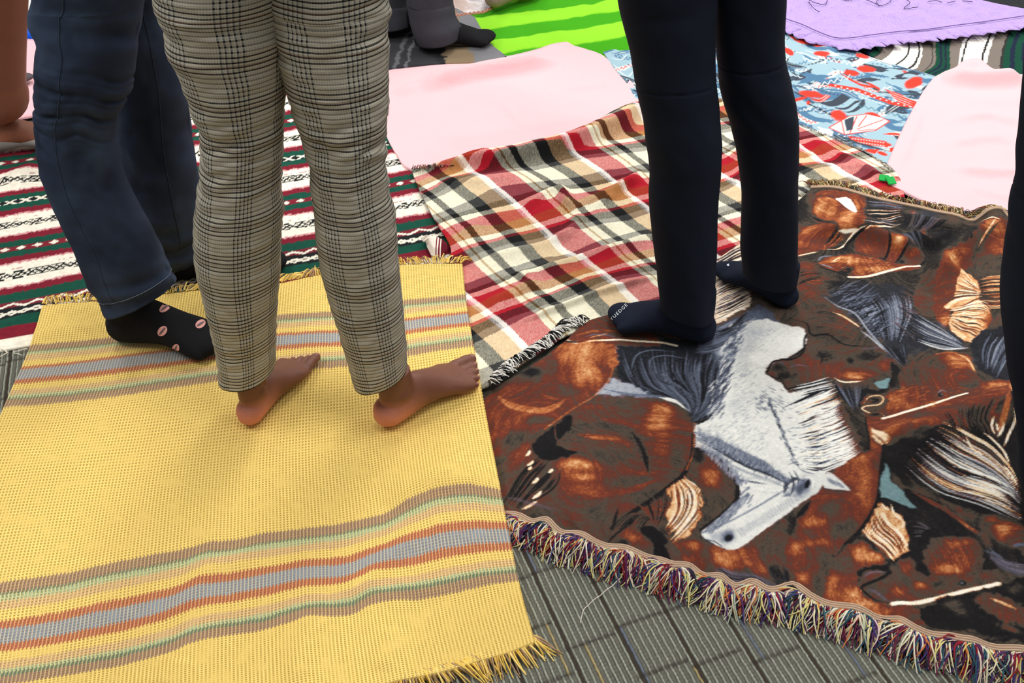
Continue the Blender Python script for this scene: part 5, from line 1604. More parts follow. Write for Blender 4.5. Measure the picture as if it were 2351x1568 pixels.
# chest, throat and cheek hatching
for i in range(420):
    f_ = hr.random()
    w_ = hr.gauss(0, 1)
    x, y = 1597 + 215 * f_, 1000 + 104 * f_ + w_ * (9 - 3 * f_) + 3
    cv.stroke([(x, y + 5), (x + 5, y - 7)], 1.9, t=hr.choice((.40, .50, .58, .46, .66)), g=1.0, a=.7 * math.exp(-w_ * w_ * .4))
cv.stroke(catmull([(1600, 1018), (1660, 1048), (1720, 1076), (1780, 1098), (1812, 1112)], 5), 5, t=.20, g=1.0, a=.85)
for i in range(260):
    f_ = hr.random()
    q_ = abs(hr.gauss(0, 1))
    x, y = 1604 + 92 * f_ + q_ * 12, 1036 + 80 * f_ - q_ * 4
    cv.stroke([(x, y + 4), (x + 4, y - 8)], 1.9, t=hr.choice((.46, .56, .62, .72)), g=1.0, a=.6)
for i in range(260):
    f_ = hr.random()
    q_ = abs(hr.gauss(0, 1))
    x, y = 1616 + 96 * f_ + q_ * 9, 1220 - 86 * f_ + q_ * 3
    cv.stroke([(x - 4, y + 5), (x + 5, y - 5)], 1.9, t=hr.choice((.42, .52, .60, .70)), g=1.0, a=.65)
cv.stroke(catmull([(1660, 1062), (1710, 1084), (1770, 1104), (1815, 1124)], 5), 4, t=.60, g=1.0, a=.7)
cv.stroke(catmull([(1700, 1112), (1730, 1098), (1780, 1106)], 5), 6, t=.74, g=1.0, a=.6)
# the rust ground keeps off the face, ear and brow
cv.poly([(1880, 1082), (1896, 1088), (1893, 1108), (1878, 1130), (1858, 1144), (1838, 1140), (1850, 1100)], soft=2, rough=1, t=.90, g=1.0)
cv.poly([(1886, 1110), (1898, 1090), (1914, 1094), (1936, 1115), (1951, 1132), (1915, 1127), (1893, 1122)], soft=1.5, rough=.8, t=.88, g=1.0)
for k in range(8):
    cv.stroke([(1894 + k * 4, 1097 + k * 1.8), (1908 + k * 5, 1114 + k * 2.2)], 1.5, t=.42, g=1.0, a=.8)
cv.stroke([(1887, 1114), (1893, 1124), (1916, 1130), (1948, 1134)], 2, t=.14, g=1.0, a=.9)
cv.blob((1846, 1118), 15, 20, 25, a=.85, t=.50, g=1.0)
cv.blob((1838, 1124), 10, 12, 25, a=.9, t=.34, g=1.0)
cv.blob((1853, 1113), 5.5, 10, 25, pw=3, t=.04, g=1.0)
cv.stroke(catmull([(1842, 1100), (1858, 1098), (1866, 1110), (1862, 1126)], 4), 3, t=.96, g=1.0)
cv.stroke(catmull([(1812, 1086), (1822, 1104), (1820, 1126), (1812, 1140)], 4), 3, t=.30, g=1.0)
cv.stroke(catmull([(1822, 1082), (1832, 1100), (1832, 1116)], 4), 3, t=.40, g=1.0)
cv.stroke(catmull([(1832, 1076), (1850, 1086), (1870, 1090)], 4), 3, t=.55, g=1.0)
for i in range(70):
    x, y = 1820 + hr.uniform(0, 90), 1050 + hr.uniform(-18, 26)
    cv.stroke([(x, y), (x + 11, y - hr.uniform(1, 6))], 2.2, t=hr.choice((.60, .74, 1.0, .97, .9)), g=1.0, a=.8)
for i in range(24):
    s = i / 23
    x1, y1 = 1905 + 58 * s + hr.uniform(-6, 6), 905 + 150 * s
    cv.stroke(catmull([(x1 - 80, y1 + 30), (x1 - 40, y1 + 16), (x1 + 4, y1 - 2)], 4), 2.6, t=hr.choice((.97, 1.0, .95)), g=1.0)
# ---- colours from yarn tones
t = cv.ch['t']
g = cv.ch['g']
jj, ii = np.mgrid[0:cv.ny, 0:cv.nx].astype(float)
nn = .55 * vnoise(ii * .9, jj * .9, 2) + .45 * vnoise(ii * .42, jj * .42, 4)
ang = 1.1 * fbm(ii * .006, jj * .006, 2, 21)
ca_, sa_ = np.cos(ang), np.sin(ang)
iu, ju = ii * ca_ + jj * sa_, -ii * sa_ + jj * ca_
streak = vnoise(iu * .09, ju * .55, 31) + .6 * vnoise(iu * .16, ju * .9, 32)
patch = fbm(iu * .022, ju * .045, 4, 41)
bw = np.clip((t - .06) / .1, 0, 1) * np.clip((.92 - t) / .1, 0, 1) * (1 - g)
t = t + bw * (.045 * streak + .075 * patch - .015 + .055 * vnoise(iu * .22, ju * 1.5, 35) + .035 * vnoise(iu * .5, ju * 2.6, 36)) + (1 - bw) * (.02 * streak + .02 * vnoise(iu * .3, ju * 1.6, 37))
t = np.clip(t + nn * .085 + .03 * fbm(ii * .05, jj * .05, 3, 9) * (1 - g), 0, 1)
bt = [0, .12, .22, .31, .38, .45, .53, .61, .69, .77, .85, .93, 1.0]
bc_ = [(20, 19, 21), (30, 28, 29), (52, 47, 43), (80, 72, 62), (82, 60, 50), (98, 46, 36), (116, 54, 38), (144, 74, 42), (180, 104, 58), (206, 142, 92), (230, 186, 134), (246, 222, 184), (250, 244, 228)]
gt = [0, .12, .25, .36, .48, .60, .72, .84, .93, 1.0]
gc = [(18, 19, 22), (30, 32, 38), (50, 53, 62), (72, 77, 92), (98, 106, 126), (138, 144, 158), (178, 182, 188), (210, 211, 208), (230, 230, 224), (246, 245, 238)]
bcl, gcl = lin(bc_), lin(gc)
Cb = np.stack([np.interp(t, bt, bcl[:, k]) for k in range(3)], -1)
Cg = np.stack([np.interp(t, gt, gcl[:, k]) for k in range(3)], -1)
cc = Cb * (1 - g[..., None]) + Cg * g[..., None]
sp = cv.ch['sp']
cc = cc * (1 - sp[..., 3:]) + sp[..., :3] * (1 + .35 * nn[..., None]) * (sp[..., 3:] > 0) * sp[..., 3:]
cv.ch['rgb'] = cc
col = cv.sample(xs, ys, 'rgb')
zt = ridges(xs, ys, [
    ([(2330, 925), (2240, 975), (2130, 1020), (2000, 1050), (1940, 1052)], .050, .046, .3),
    ([(2340, 900), (2345, 960), (2330, 1040)], .04, .030), ([(1840, 560), (1960, 560), (2080, 600), (2130, 620)], .030, .030, .3), ([(1870, 470), (1960, 540), (2060, 545)], .03, .022),
    ([(2320, 525), (2240, 560), (2160, 620), (2120, 700)], .028, .040, .3), ([(2230, 505), (2250, 525), (2290, 515)], .020, .030), ([(2060, 560), (2120, 590), (2180, 560)], .018, .028),
    ([(2060, 520), (2160, 540), (2230, 545)], .022, .018), ([(1900, 600), (2000, 640), (2120, 640)], .03, .010), ([(1700, 700), (1780, 740), (1860, 770), (1960, 800)], .03, .010),
    ([(1130, 905), (1300, 850), (1420, 780)], .04, .006), ([(1560, 940), (1600, 1020), (1590, 1110), (1500, 1200)], .05, .006), ([(1660, 1000), (1760, 1080), (1800, 1100)], .04, .006),
    ([(2020, 1060), (2010, 1150), (1990, 1240)], .05, .008), ([(2200, 1240), (2300, 1300), (2400, 1380)], .04, .008), ([(1900, 1380), (2050, 1330), (2200, 1300)], .05, .006)])
zt = zt + .0030 * fbm(xs * 8, ys * 9, 3, 12) + .002
# scallops where the hem draws the cloth in
e = P[0]
edge_d = np.hypot(xs - e[None, :, 0], ys - e[None, :, 1])
se = np.r_[0, np.cumsum(np.hypot(*np.diff(e, axis=0).T))]
zt = zt + .005 * np.exp(-(edge_d / .05) ** 2) * np.sin(se * 2 * math.pi / .075 + 2 * vnoise(se * 9, se * 0, 3))[None]
tap_mat = attr_mat('woven_tapestry', 1.0, 1500, .16, .0012)
lf = np.clip((.10 - (xs + .06)) / .08, 0, 1)
zz = zz - lf * .017
zt = zt * (1 - .85 * lf)
tap = sheet('horse_tapestry', P, zz + zt, tap_mat, col=col, thick=.006)
tag(tap, 'tapestry throw woven with brown horses and one white horse, multicoloured fringe along its edge', 'blanket')


# corded hems and multicoloured fringes
def hem(name, line, off, z, ridges_n=3, w=.010):
    n = len(line)
    tg = np.gradient(line, axis=0)
    tg /= np.linalg.norm(tg, axis=1)[:, None] + 1e-9
    nr = np.stack([tg[:, 1], -tg[:, 0]], -1) * off
    m = ridges_n * 6 + 1
    Pq = np.stack([line + nr * (w * (j / (m - 1) - .15)) for j in range(m)])
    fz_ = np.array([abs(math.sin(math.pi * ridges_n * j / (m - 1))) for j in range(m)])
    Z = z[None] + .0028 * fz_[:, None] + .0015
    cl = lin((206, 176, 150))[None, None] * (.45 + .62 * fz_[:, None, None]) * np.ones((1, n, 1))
    return sheet(name, Pq, Z, thread_mat, col=cl, parent=tap, thick=.004)


zb = (zz + zt)[0]
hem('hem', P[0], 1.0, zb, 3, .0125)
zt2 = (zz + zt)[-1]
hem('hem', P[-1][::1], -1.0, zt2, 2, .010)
MC = [lin(c) for c in ((226, 214, 140), (236, 226, 190), (236, 226, 190), (226, 214, 140), (240, 234, 214), (150, 36, 50), (70, 62, 122), (96, 60, 110), (54, 92, 108), (214, 128, 74), (236, 214, 196), (120, 44, 74), (44, 46, 60), (176, 190, 170), (92, 40, 80))]
DK = [lin(c) for c in ((110, 26, 46), (64, 48, 104), (84, 30, 66), (40, 38, 58), (140, 34, 48), (90, 36, 90))]
vis = P[0][(se > 0)]
k0 = P[0][::4]
zk = zb[::4]


def fringe_on(name, line, zline, off, n, length, cols, rad, spread, clump, zend, inset=.0):
    tg = np.gradient(line, axis=0)
    tg /= np.linalg.norm(tg, axis=1)[:, None] + 1e-9
    nr = np.stack([tg[:, 1], -tg[:, 0]], -1) * off
    base = line + nr * inset
    q = resample(np.c_[base, zline], n)
    qn = resample(np.c_[base, zline], n)
    tg = np.gradient(q[:, :2], axis=0)
    kk = 9
    tg = np.stack([np.convolve(np.pad(tg[:, c], kk, 'edge'), np.ones(2 * kk + 1) / (2 * kk + 1), 'valid') for c in range(2)], -1)
    tg /= np.linalg.norm(tg, axis=1)[:, None] + 1e-9
    st = []
    for i in range(n):
        d0 = np.array([tg[i, 1], -tg[i, 0]]) * off
        ang = math.sin((i // clump) * 78.233) * spread + random.gauss(0, spread * .45) - .25 * off
        ca, sa = math.cos(ang), math.sin(ang)
        d = np.array([d0[0] * ca - d0[1] * sa, d0[0] * sa + d0[1] * ca])
        L = length * random.uniform(.6, 1.2)
        cu_ = random.gauss(0, 1.5)
        p = q[i, :2].copy()
        pts = []
        hz = random.uniform(.0, .012)
        for k in range(7):
            f = k / 6
            pts.append([p[0], p[1], q[i, 2] * (1 - f) + zend * f + hz * math.sin(f * math.pi)])
            a2 = cu_ * (f - .35)
            p = p + L / 6 * np.array([d[0] * math.cos(a2) - d[1] * math.sin(a2), d[0] * math.sin(a2) + d[1] * math.cos(a2)])
        st.append((pts, rad * random.uniform(.8, 1.25), rad * .6, cols[random.randrange(len(cols))]))
    return tubes(name, st, thread_mat, tap, 3, 'stuff')


fringe_on('fringe', k0, zk + .001, 1.0, 2200, .046, MC, .0017, .55, 11, .004, .010)
fringe_on('fringe', k0, zk - .003, 1.0, 1200, .032, DK, .0018, .35, 8, .004, .009)
k1 = P[-1][::4]
TC = [lin(c) for c in ((214, 196, 130), (150, 130, 84), (110, 90, 60), (226, 214, 170), (150, 80, 60), (60, 60, 60), (110, 110, 120), (190, 150, 90))]
fringe_on('fringe', k1, zt2[::4] + .001, -1.0, 850, .034, TC, .0013, .55, 9, .022, .008)
# a loose pale thread on the carpet
q = resample(catmull([(1432, 1322), (1400, 1350), (1372, 1372), (1345, 1395), (1337, 1410), (1332, 1432)], 6), 40)
gq = G(q, .008)
o = tubes('loose_thread', [([[a, b, .0075 + .003 * abs(math.sin(i * .35))] for i, (a, b) in enumerate(gq)], .0008, .0007, lin((226, 216, 206)))], thread_mat, None, 5)
tag(o, 'single pale loose thread curling over the grey carpet', 'thread')

# ================================================================== people: helpers
def evaluate(o, name):
    bpy.context.view_layer.update()
    dg = bpy.context.evaluated_depsgraph_get()
    me = bpy.data.meshes.new_from_object(o.evaluated_get(dg))
    me.name = name
    bpy.data.objects.remove(o)
    return me


def loft(bm, rings, cap=True):
    """rings: list of Nx3 arrays"""
    vs = [[bm.verts.new(p) for p in r] for r in rings]
    n = len(vs[0])
    for a, b in zip(vs[:-1], vs[1:]):
        for i in range(n):
            bm.faces.new((a[i], a[(i + 1) % n], b[(i + 1) % n], b[i]))
    if cap:
        bm.faces.new(vs[0][::-1])
        bm.faces.new(vs[-1])


def ell(c, u, v, n=20, flat=None):
    th_ = np.arange(n) * 2 * math.pi / n
    r = np.asarray(c)[None] + np.cos(th_)[:, None] * np.asarray(u)[None] + np.sin(th_)[:, None] * np.asarray(v)[None]
    if flat is not None:
        r[:, 2] = np.maximum(r[:, 2], flat)
    return r


def sphere(bm, c, r):
    bmesh.ops.create_icosphere(bm, subdivisions=3, radius=1, matrix=Matrix.Translation(c) @ Matrix.Diagonal((r[0], r[1], r[2], 1)))


def foot_mesh(name, L, side, toes=True, voxel=.0024, shank=((.0, .0, .11, .030), (.0, .0, .22, .037), (.0, .0, .34, .050)), puff=0.0, iters=7):
    """local frame: heel at the origin, x forward, y to the left, z up; side +1 = left foot (big toe toward -y)"""
    k = L / .24
    m = -side
    bm = bmesh.new()
    secs = [(.000, .012, .034, .014, 0), (.008, .022, .048, .006, 0), (.022, .029, .060, .0, 0), (.045, .031, .078, .0, 0), (.075, .031, .086, .002, .001), (.100, .032, .080, .005, .002), (.125, .035, .067, .006, .003),
            (.150, .040, .053, .004, .003), (.172, .044, .041, .001, .002), (.190, .045, .032, .0, 0), (.205, .041, .026, .002, -.003)]
    R = []
    for x, hw, zt, zb_, yc in secs:
        r = []
        for i in range(24):
            a = i * 2 * math.pi / 24
            ca, sa = math.cos(a), math.sin(a)
            y = (hw + puff) * math.copysign(abs(ca) ** .85, ca)
            z = (zt + zb_) / 2 + (zt - zb_) / 2 * math.copysign(abs(sa) ** .9, sa)
            if sa > 0:
                y *= 1 - .22 * sa * (zt > .045)
            r.append((x * k, (yc * m + y) * k, max(z * k, 0)))
        R.append(np.array(r))
    loft(bm, R)
    if toes:
        T_ = [(.196, .030, .243, .027, .0125, .0112), (.200, .011, .237, .010, .0088, .0078), (.198, -.003, .229, -.005, .0083, .0072), (.194, -.017, .219, -.020, .0080, .0070), (.186, -.030, .206, -.034, .0078, .0066)]
        for x0, y0, x1, y1, r0, r1 in T_:
            rr = []
            for f in (0, .25, .5, .75, 1):
                x, y = x0 + (x1 - x0) * f, (y0 + (y1 - y0) * f) * m
                rad = r0 + (r1 - r0) * f - (.0012 if f == .5 else 0)
                zc = rad + .004 * math.sin(f * math.pi) + .001
                rr.append(ell((x * k, y * k, zc * k), (0, rad * k, 0), (0, 0, rad * k * .95), 14))
            loft(bm, rr)
            sphere(bm, (x1 * k, y1 * m * k, (r1 + .0005) * k), (r1 * 1.05 * k, r1 * 1.02 * k, r1 * .95 * k))
            if x0 > 0:
                sphere(bm, (x0 * k - .008, y0 * m * k, .015 * k), (.014 * k, .011 * k, .014 * k))
    else:
        sphere(bm, (.203 * k, .010 * m * k, .0165 * k), (.036 * k, .034 * k, .0165 * k))
        sphere(bm, (.190 * k, -.012 * m * k, .016 * k), (.034 * k, .028 * k, .016 * k))
    # ankle and shank
    rr = [ell((.052 * k, 0, .030 * k), ((.036 + puff) * k, 0, 0), (0, (.028 + puff) * k, 0)), ell((.050 * k, 0, .065 * k), ((.037 + puff) * k, 0, 0), (0, (.028 + puff) * k, 0)),
          ell((.048 * k, 0, .085 * k), ((.034 + puff) * k, 0, 0), (0, (.027 + puff) * k, 0))]
    for dx, dy, z, r in shank:
        rr.append(ell((.048 * k + dx, dy, z * k), ((r + puff) * k, 0, 0), (0, (r * .93 + puff) * k, 0)))
    loft(bm, rr)
    sphere(bm, (.055 * k, .0235 * k, .076 * k), (.014 * k, .007 * k, .016 * k))
    sphere(bm, (.050 * k, -.0235 * k, .070 * k), (.014 * k, .007 * k, .016 * k))
    sphere(bm, (.027 * k, 0, .030 * k), (.029 * k, .030 * k, .029 * k))
    for v in bm.verts:
        v.co.z = max(v.co.z, 0.0)
    me = bpy.data.meshes.new('tmp')
    bm.to_mesh(me)
    bm.free()
    o = bpy.data.objects.new('tmp', me)
    COL.objects.link(o)
    md = o.modifiers.new('r', 'REMESH')
    md.mode = 'VOXEL'
    md.voxel_size = voxel
    md.use_smooth_shade = True
    s = o.modifiers.new('s', 'SMOOTH')
    s.factor = .55
    s.iterations = iters if toes else iters + 8
    me = evaluate(o, name)
    for v in me.vertices:
        if v.co.z < 0.0012:
            v.co.z = 0.0
    me.polygons.foreach_set('use_smooth', np.ones(len(me.polygons), bool))
    co = np.zeros(len(me.vertices) * 3, np.float32)
    me.vertices.foreach_get('co', co)
    co = co.reshape(-1, 3) / k
    msk = np.clip((.10 - co[:, 0]) / .06, 0, 1) * np.clip((.070 - co[:, 2]) / .04, 0, 1)
    msk = np.maximum(msk, np.clip((.012 - co[:, 2]) / .010, 0, 1) * .8)
    cc_ = np.ones((len(co), 4), np.float32)
    cc_[:, :3] = msk[:, None]
    me.color_attributes.new('Col', 'FLOAT_COLOR', 'POINT').data.foreach_set('color', cc_.ravel())
    return me


def place_foot(me, heel_px, toe_px, zf, extra=0):
    """turn the local foot so that it runs from heel to toe, both given as photo pixels on the cloth"""
    h, t = G(heel_px, zf), G(toe_px, zf)
    a = math.atan2(t[1] - h[1], t[0] - h[0]) + extra
    me.transform(Matrix.Translation((h[0], h[1], zf)) @ Matrix.Rotation(a, 4, 'Z'))
    return h, a


def foot_len(heel_px, toe_px, zf):
    return float(np.linalg.norm(G(toe_px, zf) - G(heel_px, zf)))


def local_pt(h, a, zf, x, y, z):
    return np.array([h[0] + x * math.cos(a) - y * math.sin(a), h[1] + x * math.sin(a) + y * math.cos(a), zf + z])


def leg_grid(rows, nR=240, nT=112, disp=None, ratio=1.0, hem_in=True):
    """rows: (xl, yl, xr, yr, depth) silhouettes of a trouser leg from the hem up (or down)"""
    rows = np.asarray(rows, float)
    t = np.r_[0, np.cumsum(np.hypot(np.diff(rows[:, 0] + rows[:, 2]) / 2, np.diff(rows[:, 1] + rows[:, 3]) / 2))]
    tt = np.linspace(0, t[-1], nR)
    # smooth interpolation
    dense = catmull(np.c_[rows, t], 10)
    o_ = np.argsort(dense[:, -1])
    rr = np.stack([np.interp(tt, dense[o_, -1], dense[o_, k]) for k in range(5)], -1)
    Lp = np.array([V(r[0], r[1], r[4]) for r in rr])
    Rp = np.array([V(r[2], r[3], r[4]) for r in rr])
    c, a = (Lp + Rp) / 2, (Rp - Lp) / 2
    hw = np.linalg.norm(a, axis=1)
    ax = np.gradient(c, axis=0)
    ax /= np.linalg.norm(ax, axis=1)[:, None]
    b = np.cross(ax, a / hw[:, None])
    b /= np.linalg.norm(b, axis=1)[:, None]
    b = np.where(b[:, 1:2] < 0, -b, b)
    b = b * (hw * ratio)[:, None]
    th_ = np.arange(nT) * 2 * math.pi / nT
    s = np.r_[0, np.cumsum(np.linalg.norm(np.diff(c, axis=0), axis=1))]
    dirv = np.cos(th_)[None, :, None] * a[:, None] + np.sin(th_)[None, :, None] * b[:, None]
    Pq = c[:, None] + dirv
    n = dirv / np.linalg.norm(dirv, axis=2)[..., None]
    TH_, S2 = np.meshgrid(th_, s)
    Yp = np.repeat(((rr[:, 1] + rr[:, 3]) / 2)[:, None], nT, 1)
    d = np.zeros(TH_.shape)
    if disp is not None:
        d = disp(TH_, S2, Yp)
        Pq = Pq + n * d[..., None]
    u = TH_ * float(np.median(hw))
    return Pq, np.stack([u, S2], -1), d, n


def trousers(name, legs, mat, parent, colf=None):
    Vs, Fs, Us, Cs = [], [], [], []
    off = 0
    for Pq, uv_, d, n in legs:
        nR, nT = Pq.shape[:2]
        # turn the hem inward so that the cloth has thickness (row 0 is the hem)
        inner = [Pq[0] - n[0] * .0022, Pq[6] - n[6] * .0035, Pq[14] - n[14] * .004]
        A_ = np.concatenate([np.array(inner)[::-1], Pq], 0)
        U_ = np.concatenate([uv_[[14, 6, 0]], uv_], 0)
        # repeat the seam column so the pattern closes
        A_ = np.concatenate([A_, A_[:, :1]], 1)
        ue = U_[:, :1].copy()
        ue[..., 0] = U_[:, -1:, 0] + (U_[:, 1:2, 0] - U_[:, :1, 0])
        U_ = np.concatenate([U_, ue], 1)
        D_ = np.concatenate([d[[14, 6, 0]], d], 0)
        D_ = np.concatenate([D_, D_[:, :1]], 1)
        r, c = A_.shape[:2]
        Vs.append(A_.reshape(-1, 3))
        Us.append(U_.reshape(-1, 2))
        Fs.append(grid_faces(r, c)[:, ::-1] + off)
        Cs.append((colf(D_, U_) if colf else np.ones(D_.shape + (3,))).reshape(-1, 3))
        off += r * c
    me = mesh_from(name, np.vstack(Vs), np.vstack(Fs), np.vstack(Us), np.vstack(Cs))
    o = link(name, me, mat, parent)
    return o


def merge(meshes, name):
    bm = bmesh.new()
    for m in meshes:
        bm.from_mesh(m)
    me = bpy.data.meshes.new(name)
    bm.to_mesh(me)
    bm.free()
    me.polygons.foreach_set('use_smooth', np.ones(len(me.polygons), bool))
    return me


def limb(pts, n=28):
    """tapering flesh limb: list of (x, y, z, r)"""
    pts = np.asarray(pts, float)
    p = catmull(pts, 6)
    tg = np.gradient(p[:, :3], axis=0)
    tg /= np.linalg.norm(tg, axis=1)[:, None]
    bm = bmesh.new()
    R = []
    for q, t in zip(p, tg):
        u = np.cross(t, (0, 1, 0)); u /= np.linalg.norm(u)
        v = np.cross(u, t)
        R.append(ell(q[:3], u * q[3], v * q[3], n))
    loft(bm, R)
    me = bpy.data.meshes.new('limb')
    bm.to_mesh(me)
    bm.free()
    z0 = np.zeros((len(me.vertices), 4), np.float32)
    me.color_attributes.new('Col', 'FLOAT_COLOR', 'POINT').data.foreach_set('color', z0.ravel())
    return me


def skin_mat(name, c, pink):
    M = Mat(name, .5, .0, .35)
    x, y, z = M.pos()
    pv = M.vec(x, y, z)
    n = M.noise(pv, 28, 4, .6)
    f = M.noise(pv, 420, 3)
    sx = M.nt.nodes.new('ShaderNodeSeparateXYZ')
    M.nt.links.new(M.attr(), sx.inputs[0])
    c_ = M.mix(X_(M.nt, sx.outputs[0]), M.rgb(c), M.rgb(pink))
    M.b.inputs['Subsurface Weight'].default_value = .12
    M.b.inputs['Subsurface Radius'].default_value = (.02, .008, .004)
    M.b.inputs['Subsurface Scale'].default_value = .4
    return M.done(M.shade(c_, n * .28 + f * .14 + .80), f * .5 + n, .0012, .5)


def knit_mat(name, c, rough=.95):
    M = Mat(name, rough)
    x, y, z = M.pos()
    pv = M.vec(x, y, z)
    f = M.noise(pv, 1300, 2)
    n = M.noise(pv, 40, 3)
    return M.done(M.shade(M.rgb(c), f * .5 + n * .3 + .6), f + n * .6, .0012, .5)


def decal(name, target, pts_px, faces, mat, parent, off=.0006):
    """flat print wrapped onto a knitted surface: every point is dropped onto it along its sight line"""
    me = target.data
    bv = BVHTree.FromPolygons([v.co[:] for v in me.vertices], [p.vertices[:] for p in me.polygons])
    o = Vector((0, 0, CAM_H))
    out = []
    for px, py in pts_px:
        d = Vector(V(px, py, 1.5)) - o
        d.normalize()
        h, n, i, dist = bv.ray_cast(o, d)
        if h is None:
            h, n, i, dist = bv.find_nearest(o + d * 2.0)
        if n.dot(d) > 0:
            n = -n
        out.append(h + n * off)
    m = bpy.data.meshes.new(name)
    m.from_pydata([v[:] for v in out], [], faces)
    m.update()
    return link(name, m, mat, parent)


# ================================================================== person in the checked trousers, barefoot
M = Mat('glen_check', .92)
u, v = M.uv()
px_, py_, pz_ = M.pos()
pv = M.vec(px_, py_, pz_)
wob = (M.noise(pv, 500, 2) - .5) * .0006
uu, v2 = u + wob, v + wob


def lines(x, per, pitch, duty, lo, hi):
    """a group of yarn lines of the given pitch inside a repeating band"""
    f = (x / per).frac()
    inb = f.gt(lo) * f.lt(hi)
    return inb * ((x / pitch).frac()).lt(duty)


PER = .066
du = lines(uu, PER, .0060, .36, .04, .50)
dus = ((uu / .0030).frac()).lt(.34)
dh = ((v2 / .0074).frac()).lt(.34)
dhb = ((v2 / PER).frac()).lt(.52)
dh2 = ((v2 / .0037).frac()).lt(.30)
grn = ((uu + v2) / .0018).frac().lt(.5)
dark = (dh * (dhb * .34 + .40) + du * .48 + dh * du * .4 + dh2 * .16 + dus * .14 + grn * .10).clamp()
base = M.mix(M.noise(pv, 900, 2), (214, 208, 190), (172, 166, 148))
base = M.mix(du, base, (206, 206, 196))
check = M.mix(dark, base, (15, 14, 14))
# a thin warm overcheck
oc = ((v2 / PER + .78).frac()).lt(.035)
check = M.mix(oc * .45, check, (116, 78, 52))
check_mat = M.done(check, M.noise(pv, 1400, 2) + dark * -.4, .0006, .5)

Z_ON_YEL = Z_YEL + .003
pB = empty('person', (-.37, 1.29, Z_ON_YEL), label='barefoot person in black and cream checked trousers standing on the yellow throw', cat='person')


def dB(seed):
    def f(th_, s, y):
        cx = np.cos(th_) * 1.7 + seed
        amp = .35 + .9 * np.exp(-((y - 330) / 110) ** 2) + .8 * np.exp(-((y - 40) / 60) ** 2)
        d = .0026 * amp * vnoise(cx + s * 3, s * 62 + .8 * np.sin(th_ * 2), seed)
        d += .0016 * (amp + .3) * vnoise(cx * 1.5, s * 130, seed + 3)
        d += .0045 * vnoise(cx, s * 13, seed + 8) * amp
        # calf folds gather on the outer side
        d += .004 * np.exp(-((y - 500) / 60) ** 2) * np.maximum(0, np.cos(th_ - .6)) * vnoise(cx, s * 40, 6)
        return d
    return f


YB = 1.30
Lr = [(503, 866, 630, 842), (501, 833, 632, 812), (494, 794, 634, 780), (478, 721, 638, 710), (462, 657, 641, 655), (450, 593, 644, 593), (446, 507, 647, 507), (451, 455, 649, 455), (456, 383, 650, 383), (456, 300, 653, 300),
      (440, 255, 656, 250), (424, 204, 660, 200), (411, 159, 662, 159), (386, 108, 664, 108), (378, 57, 662, 57), (358, 0, 662, 0), (345, -80, 668, -80), (350, -200, 672, -200), (390, -330, 668, -330)]
Rr = [(812, 877, 936, 842), (800, 838, 934, 812), (786, 790, 931, 780), (762, 710, 924, 705), (746, 650, 920, 645), (733, 593, 915, 590), (722, 510, 907, 505), (712, 450, 895, 445), (701, 383, 888, 380), (688, 310, 888, 310),
      (672, 240, 891, 240), (655, 190, 893, 190), (640, 130, 895, 130), (630, 80, 896, 80), (620, 30, 896, 30), (612, 0, 893, 0), (606, -80, 893, -80), (604, -200, 880, -200), (612, -330, 850, -330)]
# body: both feet with shanks going up inside the cloth, thighs and hips as one skin
hl, tl = (563, 985), (690, 838)
hrp, tr = (868, 984), (1090, 857)
mL = foot_mesh('f', foot_len(hl, tl, Z_ON_YEL) * 1.10, 1, voxel=.0022, shank=((.0, 0, .12, .029),))
hL, aL = place_foot(mL, hl, tl, Z_ON_YEL)
mR = foot_mesh('f', foot_len(hrp, tr, Z_ON_YEL) * 1.04, -1, voxel=.0022, shank=((.0, 0, .12, .029),))
hR, aR = place_foot(mR, hrp, tr, Z_ON_YEL)


def hips(hA, aA, hB, aB, zf, legsA, legsB, scale=1.0):
    """thigh and shin flesh that follows the trouser legs from inside"""
    out = []
    for h, a, g in ((hA, aA, legsA), (hB, aB, legsB)):
        c = g[0].mean(1)
        hw = np.linalg.norm(g[0] - c[:, None], axis=2).min(1)
        zs = c[:, 2]
        o_ = np.argsort(zs)
        ank = local_pt(h, a, zf, .05, 0, .07)
        pts = [(*ank, .021)]
        zz_ = [z for z in (.14, .2, .28, .36, .45, .55, .65, .75, .85) if zs.min() + .02 < z < zs.max() - .05]
        for z in zz_:
            q = np.array([np.interp(z, zs[o_], c[o_, k]) for k in range(2)])
            r = float(np.interp(z, zs[o_], hw[o_]))
            pts.append((q[0], q[1], z, max(.022, r * .74)))
        out.append(limb(pts))
    return out


def legs_y(rows, h, a, zf, ytop, yhem, L=.24):
    y0 = local_pt(h, a, zf, .05 * L / .24, 0, 0)[1]
    return [(*r, y0 + (ytop - y0) * min(1, max(0, (yhem - r[1]) / yhem))) for r in rows]


leL = leg_grid(legs_y(Lr, hL, aL, Z_ON_YEL, 1.29, 874), 300, 108, dB(1.0), 1.0)
leR = leg_grid(legs_y(Rr, hR, aR, Z_ON_YEL, 1.29, 874), 300, 108, dB(4.0), 1.0)
skB = skin_mat('brown_skin', (116, 73, 56), (200, 124, 100))
body = merge([mL, mR] + hips(hL, aL, hR, aR, Z_ON_YEL, leL, leR), 'body')
link('body', body, skB, pB)
trousers('trousers', [leL, leR], check_mat, pB)
